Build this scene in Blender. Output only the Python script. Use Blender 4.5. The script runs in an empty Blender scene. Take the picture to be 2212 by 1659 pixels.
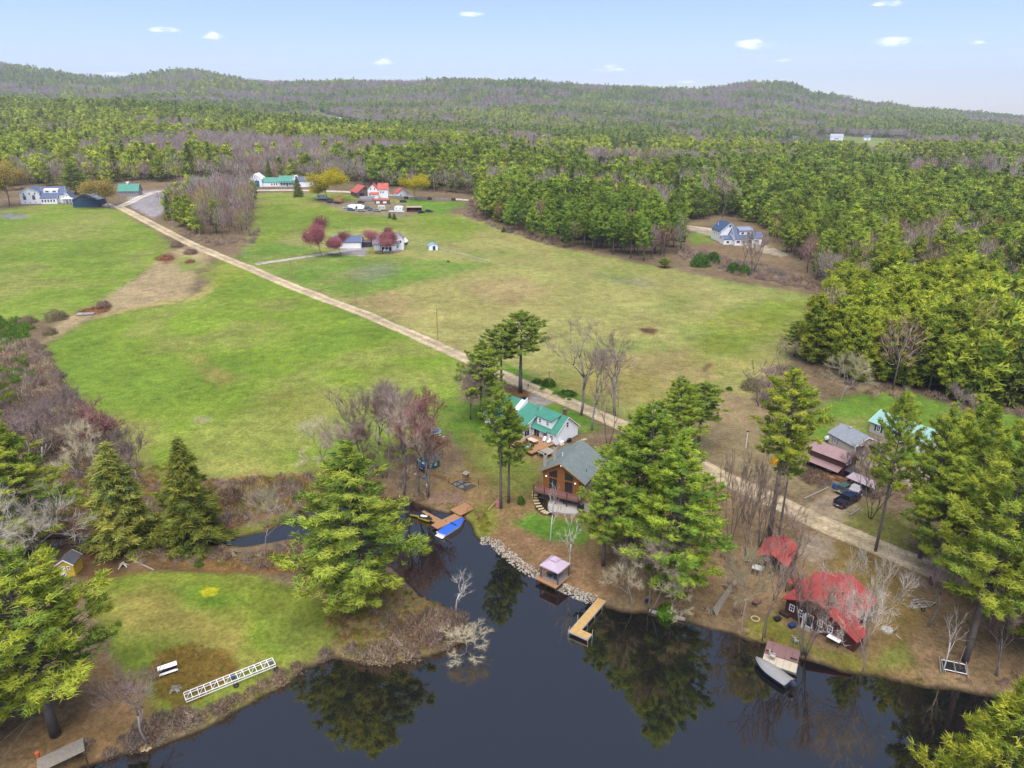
import bpy, bmesh, math, random
import numpy as np
from mathutils import Vector, Matrix, Euler
R = math.radians
# ------------------------------------------------------------------ camera, sky, sun, exposure
CAMH, PITCH, FPX, CX, CY = 66.0, R(20.8), 1536.0, 1106.0, 829.5
scn = bpy.context.scene
COL = scn.collection
cam_d = bpy.data.cameras.new('camera'); cam = bpy.data.objects.new('camera', cam_d); COL.objects.link(cam)
cam.location = (0, 0, CAMH); cam.rotation_euler = (R(90) - PITCH, 0, 0)
cam_d.sensor_width = 36.0; cam_d.lens = 36.0 * FPX / 2212.0
cam_d.clip_start = 0.5; cam_d.clip_end = 60000
scn.camera = cam
SUN_EL, SUN_AZ = R(68), R(185)          # azimuth measured clockwise from +Y (the view direction)
w = bpy.data.worlds.new('World'); scn.world = w; w.use_nodes = True
wn = w.node_tree.nodes; wl = w.node_tree.links
sky = wn.new('ShaderNodeTexSky'); sky.sky_type = 'NISHITA'; sky.sun_disc = False
sky.sun_elevation = SUN_EL; sky.sun_rotation = SUN_AZ
sky.air_density = 0.9; sky.dust_density = 0.25; sky.ozone_density = 3.0; sky.altitude = 100
bg = wn['Background']; bg.inputs['Strength'].default_value = 0.036
tint = wn.new('ShaderNodeMix'); tint.data_type = 'RGBA'; tint.blend_type = 'MULTIPLY'; tint.inputs[0].default_value = 1; tint.inputs[7].default_value = (.94, .90, 1.06, 1)
wl.new(sky.outputs[0], tint.inputs[6]); wl.new(tint.outputs[2], bg.inputs['Color'])
sl = bpy.data.lights.new('sun', 'SUN'); sun = bpy.data.objects.new('sun', sl); COL.objects.link(sun)
sl.energy = 1.5; sl.angle = R(64); sl.color = (1.0, 0.95, 0.88)
sun.rotation_euler = Vector((math.sin(SUN_AZ) * math.cos(SUN_EL), math.cos(SUN_AZ) * math.cos(SUN_EL), math.sin(SUN_EL))).to_track_quat('Z', 'Y').to_euler()
vs = scn.view_settings
scn.display_settings.display_device = 'sRGB'
vs.view_transform = 'Standard'; vs.look = 'None'; vs.gamma = 1.0; vs.use_curve_mapping = False
vs.exposure = 2.36
cy = scn.cycles
cy.max_bounces = 5; cy.diffuse_bounces = 3; cy.glossy_bounces = 2; cy.transmission_bounces = 2; cy.transparent_max_bounces = 48; cy.volume_bounces = 0
# ------------------------------------------------------------------ terrain model (numbers only)
rng = np.random.default_rng(7); random.seed(7)
_perm = rng.random((256, 256))
def vnoise(x, y):
    x = np.asarray(x, float); y = np.asarray(y, float)
    xi = np.floor(x).astype(int); yi = np.floor(y).astype(int); fx = x - xi; fy = y - yi
    fx = fx * fx * (3 - 2 * fx); fy = fy * fy * (3 - 2 * fy)
    a = _perm[xi % 256, yi % 256]; b = _perm[(xi + 1) % 256, yi % 256]; c = _perm[xi % 256, (yi + 1) % 256]; d = _perm[(xi + 1) % 256, (yi + 1) % 256]
    return (a * (1 - fx) + b * fx) * (1 - fy) + (c * (1 - fx) + d * fx) * fy
def fbm(x, y, s, o=4):
    t = 0; amp = 1; n = 0
    for k in range(o):
        t = t + amp * vnoise(x / s + 17.3 * k, y / s + 9.1 * k); n += amp; amp *= .5; s *= .5
    return t / n - .5
def sstep(a, b, x):
    t = np.clip((x - a) / (b - a), 0, 1); return t * t * (3 - 2 * t)
def ray(px, py):
    dx = (px - CX) / FPX; dy = (CY - py) / FPX; c, s = math.cos(PITCH), math.sin(PITCH)
    return np.array([dx, c + dy * s, -s + dy * c])
def on_plane(px, py, z):
    d = ray(px, py); t = (z - CAMH) / d[2]; return d[0] * t, d[1] * t
def project(x, y, z):
    c, s = math.cos(PITCH), math.sin(PITCH); dp = y * c - (z - CAMH) * s; up = y * s + (z - CAMH) * c
    return CX + FPX * x / dp, CY - FPX * up / dp
class Poly:
    def __init__(s, pts): s.p = np.array(pts, float); s.lo = s.p.min(0); s.hi = s.p.max(0)
    def sd(s, x, y):                      # positive inside
        x = np.asarray(x, float).ravel(); y = np.asarray(y, float).ravel()
        p = s.p; q = np.roll(p, -1, 0); best = np.full(x.shape, 1e18); ins = np.zeros(x.shape, bool)
        for (ax, ay), (bx, by) in zip(p, q):
            ex, ey = bx - ax, by - ay; L = ex * ex + ey * ey + 1e-12
            t = np.clip(((x - ax) * ex + (y - ay) * ey) / L, 0, 1)
            best = np.minimum(best, (x - ax - t * ex) ** 2 + (y - ay - t * ey) ** 2)
            if ay != by:
                c = ((ay > y) != (by > y)); ins ^= c & (x < (bx - ax) * (y - ay) / (by - ay) + ax)
        d = np.sqrt(best); return np.where(ins, d, -d)
WATER_PX = [(174,1659),(270,1628),(324,1622),(420,1583),(486,1550),(555,1511),(622,1478),(650,1450),(719,1420),(830,1438),(896,1424),(972,1402),(1002,1377),
 (1007,1346),(989,1325),(941,1304),(906,1290),(878,1259),(850,1228),(770,1190),(690,1172),(620,1167),(532,1181),(448,1176),(378,1166),(196,1177),(-60,1190),(-60,1172),(168,1161),(316,1158),(392,1158),(490,1164),(574,1150),(620,1120),
 (650,1098),(720,1082),(800,1078),(878,1078),(913,1093),(945,1103),(1000,1116),(1018,1130),(1030,1159),(1042,1172),(1061,1173),(1080,1195),(1112,1219),(1143,1240),(1162,1247),(1208,1272),(1249,1291),(1282,1301),(1304,1310),
 (1345,1322),(1402,1322),(1448,1329),(1479,1344),(1547,1360),(1583,1368),(1617,1382),(1650,1389),(1727,1420),(1782,1435),(1816,1450),(1888,1459),(1936,1471),(1998,1483),(2059,1488),(2120,1503),(2167,1506),(2230,1500)]
_w = [on_plane(a, b, 0) for a, b in WATER_PX]
_w = _w + [(90, 62), (144, 48), (168, 29), (53, 44), (33, 43.5), (29, 36), (24, 12), (-24, -48), (-72, 0), (-48, 45)]
WATER = Poly(_w)
XC = np.array([-900,-300,0,250,400,600,750,950,1100,1300,1500,1620,1700,1760,1900,2010,2212,2600,3200.])
DR = np.array([0,120,200,300,380,460,560,800,1050,1400,2000,2700,3300,4500,5800,9000.])
def _zp(y, d, t):
    return 55 + d * math.tan(math.atan((CY - y) / FPX) - PITCH) - t
_sky = [150,142,134,164,152,171,174,175,177,181,193,178,180,203,224,243,257,262,262]
ZT = np.array([
 [2.2]*19, [2.4]*19,
 [4]*7+[3.6]*12,
 [8]*6+[7.5,7,6.5,5.5]+[5]*9,
 [12]*6+[11.5,10.5,9,7.5]+[6.5]*9,
 [16]*7+[15,13,10]+[8]*9,
 [20]*6+[19,18,15,11]+[9]*9,
 [34,34,34,33,32,28,24,20,18,13]+[11]*9,
 [58,58,58,57,50,38,29,22,20,15]+[12]*9,
 [50,50,50,48,44,36,33,32,30,24,18,18,16,16,14,14,14,14,14],
 [95,95,95,85,85,66,64,64,64,54,45,52,48,40,34,26,16,14,14],
 [_zp(y, 2700, 13) for y in _sky],
 [_zp(y, 2700, 13)*.85 for y in _sky],
 [_zp(y, 2700, 13)*.5+15 for y in _sky],
 [50]*14+[52,53,54,54,52], [40]*19]) * 1.2
DR = DR * 1.2; DR[-1] = 12000
def base_z(x, y):
    x = np.asarray(x, float); y = np.asarray(y, float)
    r = np.where(y > 1, y, np.hypot(x, y)); r = np.maximum(r, np.hypot(x, y) * .6)
    xd = np.where(y > 1, CX + 1643 * x / np.maximum(y, 1), CX); xd = np.clip(xd, -900, 3200)
    ci = np.clip(np.searchsorted(XC, xd) - 1, 0, len(XC) - 2); u = (xd - XC[ci]) / (XC[ci + 1] - XC[ci]); u = np.clip(u, 0, 1); u = u * u * (3 - 2 * u)
    r = np.clip(r, 0, 11999); di = np.clip(np.searchsorted(DR, r) - 1, 0, len(DR) - 2); v = np.clip((r - DR[di]) / (DR[di + 1] - DR[di]), 0, 1)
    z = (ZT[di, ci] * (1 - u) + ZT[di, ci + 1] * u) * (1 - v) + (ZT[di + 1, ci] * (1 - u) + ZT[di + 1, ci + 1] * u) * v
    return z + fbm(x, y, 60, 3) * 1.0 * sstep(140, 310, r) + fbm(x, y, 420, 4) * 40 * sstep(1300, 3000, r)
def zt(x, y):
    x = np.asarray(x, float); y = np.asarray(y, float); sh = x.shape
    z = base_z(x.ravel(), y.ravel()); xr = x.ravel(); yr = y.ravel()
    near = (yr < 260) & (np.abs(xr) < 300)
    if near.any():
        d = -WATER.sd(xr[near], yr[near]) + fbm(xr[near], yr[near], 2.5, 2) * .5
        zz = z[near]
        land = np.minimum(zz, .12 + .55 * np.tanh(np.maximum(d, 0) / 1.6) + .06 * np.maximum(d - 1, 0)) + fbm(xr[near], yr[near], 9, 3) * .25 * sstep(1, 6, d)
        z[near] = np.where(d > 0, land, np.maximum(.12 + d * .4, -1.2))
    return z.reshape(sh)
def z1(x, y): return float(zt(np.array([x]), np.array([y]))[0])
_TS = np.geomspace(25, 11000, 700)
def G(px, py):
    """point of the ground seen at photograph position px, py"""
    d = ray(px, py); xs = d[0] * _TS; ys = d[1] * _TS; zs = CAMH + d[2] * _TS
    h = zs - zt(xs, ys); k = np.argmax(h < 0)
    if h[k] >= 0: k = len(_TS) - 1
    a, b = _TS[max(k - 1, 0)], _TS[k]
    for _ in range(12):
        m = (a + b) / 2
        if CAMH + d[2] * m - z1(d[0] * m, d[1] * m) < 0: b = m
        else: a = m
    return Vector((d[0] * b, d[1] * b, z1(d[0] * b, d[1] * b)))
def GP(pts): return [tuple(G(*p)[:2]) for p in pts]
def top_h(g, py):
    """height of a vertical thing standing at g whose top shows at picture height py"""
    a, b = 0, 80
    for _ in range(30):
        m = (a + b) / 2
        if project(g.x, g.y, g.z + m)[1] > py: a = m
        else: b = m
    return a
# ------------------------------------------------------------------ helpers
def hx(s, k=1.0):
    s = s.lstrip('#'); o = []
    for i in (0, 2, 4):
        c = int(s[i:i+2], 16) / 255; o.append((c / 12.92 if c <= .04045 else ((c + .055) / 1.055) ** 2.4) * k)
    return tuple(o)
_mats = {}
def M(name, col='#808080', rough=.75, var=.18, scale=2.0, metal=0.0, bump=0.0, lines=None, emit=None, k=.68, spec=.35):
    """procedural material: base colour varied by two noises, optional board / seam lines (axis, spacing, depth)"""
    if name in _mats: return _mats[name]
    c = hx(col, k) if isinstance(col, str) else col
    m = bpy.data.materials.new(name); m.use_nodes = True; nt = m.node_tree; n = nt.nodes; l = nt.links
    p = n['Principled BSDF']; p.inputs['Roughness'].default_value = rough; p.inputs['Metallic'].default_value = metal
    p.inputs['Specular IOR Level'].default_value = spec
    tc = n.new('ShaderNodeTexCoord')
    n1 = n.new('ShaderNodeTexNoise'); n1.inputs['Scale'].default_value = scale; n1.inputs['Detail'].default_value = 6; n1.inputs['Roughness'].default_value = .65
    l.new(tc.outputs['Object'], n1.inputs['Vector'])
    mr = n.new('ShaderNodeMapRange'); mr.inputs[1].default_value = .25; mr.inputs[2].default_value = .75; mr.inputs[3].default_value = 1 - var; mr.inputs[4].default_value = 1 + var
    l.new(n1.outputs['Fac'], mr.inputs[0])
    mul = n.new('ShaderNodeMix'); mul.data_type = 'RGBA'; mul.blend_type = 'MULTIPLY'; mul.inputs[0].default_value = 1
    mul.inputs[6].default_value = (*c, 1); l.new(mr.outputs[0], mul.inputs[7]); out = mul.outputs[2]
    hgt = None
    if lines:
        ax, sp, dep = lines
        sx = n.new('ShaderNodeSeparateXYZ'); l.new(tc.outputs['Object'], sx.inputs[0])
        d = n.new('ShaderNodeMath'); d.operation = 'DIVIDE'; l.new(sx.outputs['XYZ'.index(ax)], d.inputs[0]); d.inputs[1].default_value = sp
        fr = n.new('ShaderNodeMath'); fr.operation = 'FRACT'; l.new(d.outputs[0], fr.inputs[0])
        st = n.new('ShaderNodeMapRange'); st.inputs[1].default_value = 0; st.inputs[2].default_value = .16; st.inputs[3].default_value = 1 - dep; st.inputs[4].default_value = 1
        l.new(fr.outputs[0], st.inputs[0])
        m2 = n.new('ShaderNodeMix'); m2.data_type = 'RGBA'; m2.blend_type = 'MULTIPLY'; m2.inputs[0].default_value = 1
        l.new(out, m2.inputs[6]); l.new(st.outputs[0], m2.inputs[7]); out = m2.outputs[2]; hgt = st.outputs[0]
    l.new(out, p.inputs['Base Color'])
    if bump or hgt is not None:
        b = n.new('ShaderNodeBump'); b.inputs['Strength'].default_value = bump or .3; b.inputs['Distance'].default_value = .05
        l.new(hgt if hgt is not None else n1.outputs['Fac'], b.inputs['Height']); l.new(b.outputs[0], p.inputs['Normal'])
    if emit:
        p.inputs['Emission Color'].default_value = (*c, 1); p.inputs['Emission Strength'].default_value = emit
    _mats[name] = m; return m
def link(o, parent=None):
    COL.objects.link(o)
    if parent is not None: o.parent = parent
    return o
class MB:
    def __init__(s): s.v = []; s.f = []
    def add(s, vs, fs):
        b = len(s.v); s.v += [tuple(v) for v in vs]; s.f += [tuple(b + i for i in f) for f in fs]; return s
    def box(s, x0, x1, y0, y1, z0, z1):
        return s.add([(x0,y0,z0),(x1,y0,z0),(x1,y1,z0),(x0,y1,z0),(x0,y0,z1),(x1,y0,z1),(x1,y1,z1),(x0,y1,z1)],
                     [(3,2,1,0),(4,5,6,7),(0,1,5,4),(1,2,6,5),(2,3,7,6),(3,0,4,7)])
    def cbox(s, c, size, rz=0, rx=0, ry=0):
        m = Euler((rx, ry, rz)).to_matrix(); a, b, d = size[0]/2, size[1]/2, size[2]/2
        vs = [Vector(c) + m @ Vector((x, y, z)) for z in (-d, d) for x, y in ((-a,-b),(a,-b),(a,b),(-a,b))]
        return s.add(vs, [(3,2,1,0),(4,5,6,7),(0,1,5,4),(1,2,6,5),(2,3,7,6),(3,0,4,7)])
    def tube(s, p0, p1, r0, r1=None, n=6, cap=True):
        r1 = r0 if r1 is None else r1; p0 = Vector(p0); p1 = Vector(p1); d = (p1 - p0).normalized()
        a = d.orthogonal().normalized(); b = d.cross(a); vs = []
        for p, r in ((p0, r0), (p1, r1)):
            for i in range(n): t = 2*math.pi*i/n; vs.append(p + (a*math.cos(t) + b*math.sin(t))*r)
        fs = [(i, (i+1) % n, n+(i+1) % n, n+i) for i in range(n)]
        if cap: fs += [tuple(range(n-1, -1, -1)), tuple(range(n, 2*n))]
        return s.add(vs, fs)
    def slab(s, pts, t):
        """polygon in 3-D given thickness t downwards along its normal"""
        P = [Vector(p) for p in pts]; nrm = (P[1]-P[0]).cross(P[2]-P[0]).normalized()
        if nrm.z < 0: P.reverse(); nrm = -nrm
        n = len(P); vs = P + [p - nrm*t for p in P]
        return s.add(vs, [tuple(range(n)), tuple(range(2*n-1, n-1, -1))] + [(i, n+i, n+(i+1) % n, (i+1) % n) for i in range(n)])
    def prism(s, poly, z0, z1):
        n = len(poly); vs = [(x, y, z0) for x, y in poly] + [(x, y, z1) for x, y in poly]
        return s.add(vs, [tuple(range(n-1, -1, -1)), tuple(range(n, 2*n))] + [(i, (i+1) % n, n+(i+1) % n, n+i) for i in range(n)])
    def ext(s, prof, ax, a, b):
        """profile (p, z) extruded along axis ax ('x' or 'y') from a to b"""
        n = len(prof); mk = (lambda q, u: (u, q[0], q[1])) if ax == 'x' else (lambda q, u: (q[0], u, q[1]))
        vs = [mk(q, a) for q in prof] + [mk(q, b) for q in prof]
        return s.add(vs, [tuple(range(n)), tuple(range(2*n-1, n-1, -1))] + [(i, n+i, n+(i+1) % n, (i+1) % n) for i in range(n)])
    def loft(s, rings, cap=True):
        n = len(rings[0]); vs = [p for r in rings for p in r]; fs = []
        for k in range(len(rings)-1):
            for i in range(n): j = (i+1) % n; fs.append((k*n+i, k*n+j, (k+1)*n+j, (k+1)*n+i))
        if cap: fs += [tuple(range(n-1, -1, -1)), tuple(range((len(rings)-1)*n, len(rings)*n))]
        return s.add(vs, fs)
    def ball(s, c, r, n=8, m=5, jit=0, rn=random):
        rings = []
        for k in range(m+1):
            ph = -math.pi/2 + math.pi*k/m; cr = max(math.cos(ph), .02)
            rings.append([(c[0]+r[0]*cr*math.cos(2*math.pi*i/n)*(1+rn.uniform(-jit, jit)), c[1]+r[1]*cr*math.sin(2*math.pi*i/n)*(1+rn.uniform(-jit, jit)), c[2]+r[2]*math.sin(ph)*(1+rn.uniform(-jit, jit))) for i in range(n)])
        return s.loft(rings)
    def torus(s, c, R0, r, n=16, m=6, ax='z'):
        rings = []
        for i in range(n):
            t = 2*math.pi*i/n; ring = []
            for k in range(m):
                u = 2*math.pi*k/m; q = R0 + r*math.cos(u); a, b, h = q*math.cos(t), q*math.sin(t), r*math.sin(u)
                ring.append((c[0]+a, c[1]+b, c[2]+h) if ax == 'z' else ((c[0]+a, c[1]+h, c[2]+b) if ax == 'y' else (c[0]+h, c[1]+a, c[2]+b)))
            rings.append(ring)
        rings.append(rings[0]); return s.loft(rings, cap=False)
    def build(s, name, mat, parent=None, smooth=False, fix=True):
        me = bpy.data.meshes.new(name); me.from_pydata(s.v, [], s.f); me.materials.append(mat)
        if fix:
            bm = bmesh.new(); bm.from_mesh(me); bmesh.ops.recalc_face_normals(bm, faces=bm.faces); bm.to_mesh(me); bm.free()
        if smooth: me.polygons.foreach_set('use_smooth', [True]*len(me.polygons))
        me.update(); return link(bpy.data.objects.new(name, me), parent)
def raw_mesh(name, V, F, mat, cols=None):
    """mesh from numpy arrays, equal sized faces"""
    me = bpy.data.meshes.new(name); V = np.asarray(V, np.float32); F = np.asarray(F, np.int32); k = F.shape[1]
    me.vertices.add(len(V)); me.vertices.foreach_set('co', V.ravel())
    me.loops.add(F.size); me.loops.foreach_set('vertex_index', F.ravel())
    me.polygons.add(len(F)); me.polygons.foreach_set('loop_start', np.arange(0, F.size, k, dtype=np.int32))
    if cols is not None:
        at = me.color_attributes.new('Col', 'FLOAT_COLOR', 'POINT'); c4 = np.ones((len(V), 4), np.float32); c4[:, :3] = cols; at.data.foreach_set('color', c4.ravel())
    for m in (mat if isinstance(mat, (list, tuple)) else [mat]): me.materials.append(m)
    me.update(calc_edges=True); return me
def tag(o, label=None, cat=None, group=None, kind=None):
    if label: o['label'] = label
    if cat: o['category'] = cat
    if group: o['group'] = group
    if kind: o['kind'] = kind
    return o
def thing(name, label, cat, loc=(0, 0, 0), rz=0, group=None):
    o = bpy.data.objects.new(name, None); o.empty_display_size = .2; COL.objects.link(o); o.location = loc; o.rotation_euler = (0, 0, rz)
    return tag(o, label, cat, group)
def kids(o): return [c for c in list(bpy.data.objects) if c.parent is o]
def dup(o, parent=None, loc=None, rz=None, scale=None, label=None, group=None):
    c = o.copy(); COL.objects.link(c)
    if parent is not None: c.parent = parent
    if loc is not None: c.location = loc
    if rz is not None: c.rotation_euler = (0, 0, rz)
    if scale is not None: c.scale = scale if not isinstance(scale, (int, float)) else (scale,)*3
    if label: c['label'] = label
    if group: c['group'] = group
    for ch in o.children: dup(ch, c)
    return c
# ------------------------------------------------------------------ setting: ground, water, sky air
def ground_mat():
    m = bpy.data.materials.new('ground'); m.use_nodes = True; n = m.node_tree.nodes; l = m.node_tree.links; p = n['Principled BSDF']
    p.inputs['Roughness'].default_value = .95; p.inputs['Specular IOR Level'].default_value = .1
    at = n.new('ShaderNodeAttribute'); at.attribute_name = 'Col'; tc = n.new('ShaderNodeTexCoord'); out = at.outputs['Color']
    for sc, lo, hi in ((1.7, .68, 1.32), (.35, .74, 1.26), (.06, .82, 1.18), (6.0, .72, 1.28)):
        t = n.new('ShaderNodeTexNoise'); t.inputs['Scale'].default_value = sc; t.inputs['Detail'].default_value = 5; t.inputs['Roughness'].default_value = .6
        l.new(tc.outputs['Object'], t.inputs['Vector'])
        r = n.new('ShaderNodeMapRange'); r.inputs[1].default_value = .3; r.inputs[2].default_value = .7; r.inputs[3].default_value = lo; r.inputs[4].default_value = hi
        l.new(t.outputs['Fac'], r.inputs[0])
        x = n.new('ShaderNodeMix'); x.data_type = 'RGBA'; x.blend_type = 'MULTIPLY'; x.inputs[0].default_value = 1
        l.new(out, x.inputs[6]); l.new(r.outputs[0], x.inputs[7]); out = x.outputs[2]
    tf = n.new('ShaderNodeTexNoise'); tf.inputs['Scale'].default_value = .55; tf.inputs['Detail'].default_value = 9; tf.inputs['Roughness'].default_value = .72; l.new(tc.outputs['Object'], tf.inputs['Vector'])
    rf = n.new('ShaderNodeMapRange'); rf.inputs[1].default_value = .54; rf.inputs[2].default_value = .66; rf.inputs[3].default_value = 0; rf.inputs[4].default_value = .55; l.new(tf.outputs['Fac'], rf.inputs[0])
    sc_ = n.new('ShaderNodeMix'); sc_.data_type = 'RGBA'; sc_.blend_type = 'MULTIPLY'; sc_.inputs[0].default_value = 1; l.new(out, sc_.inputs[6]); sc_.inputs[7].default_value = (1.45, 1.22, 1.5, 1)
    fx_ = n.new('ShaderNodeMix'); fx_.data_type = 'RGBA'; l.new(rf.outputs[0], fx_.inputs[0]); l.new(out, fx_.inputs[6]); l.new(sc_.outputs[2], fx_.inputs[7]); out = fx_.outputs[2]
    l.new(out, p.inputs['Base Color'])
    b = n.new('ShaderNodeBump'); b.inputs['Strength'].default_value = .5; b.inputs['Distance'].default_value = .12
    l.new(t.outputs['Fac'], b.inputs['Height']); l.new(b.outputs[0], p.inputs['Normal'])
    return m
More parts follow.
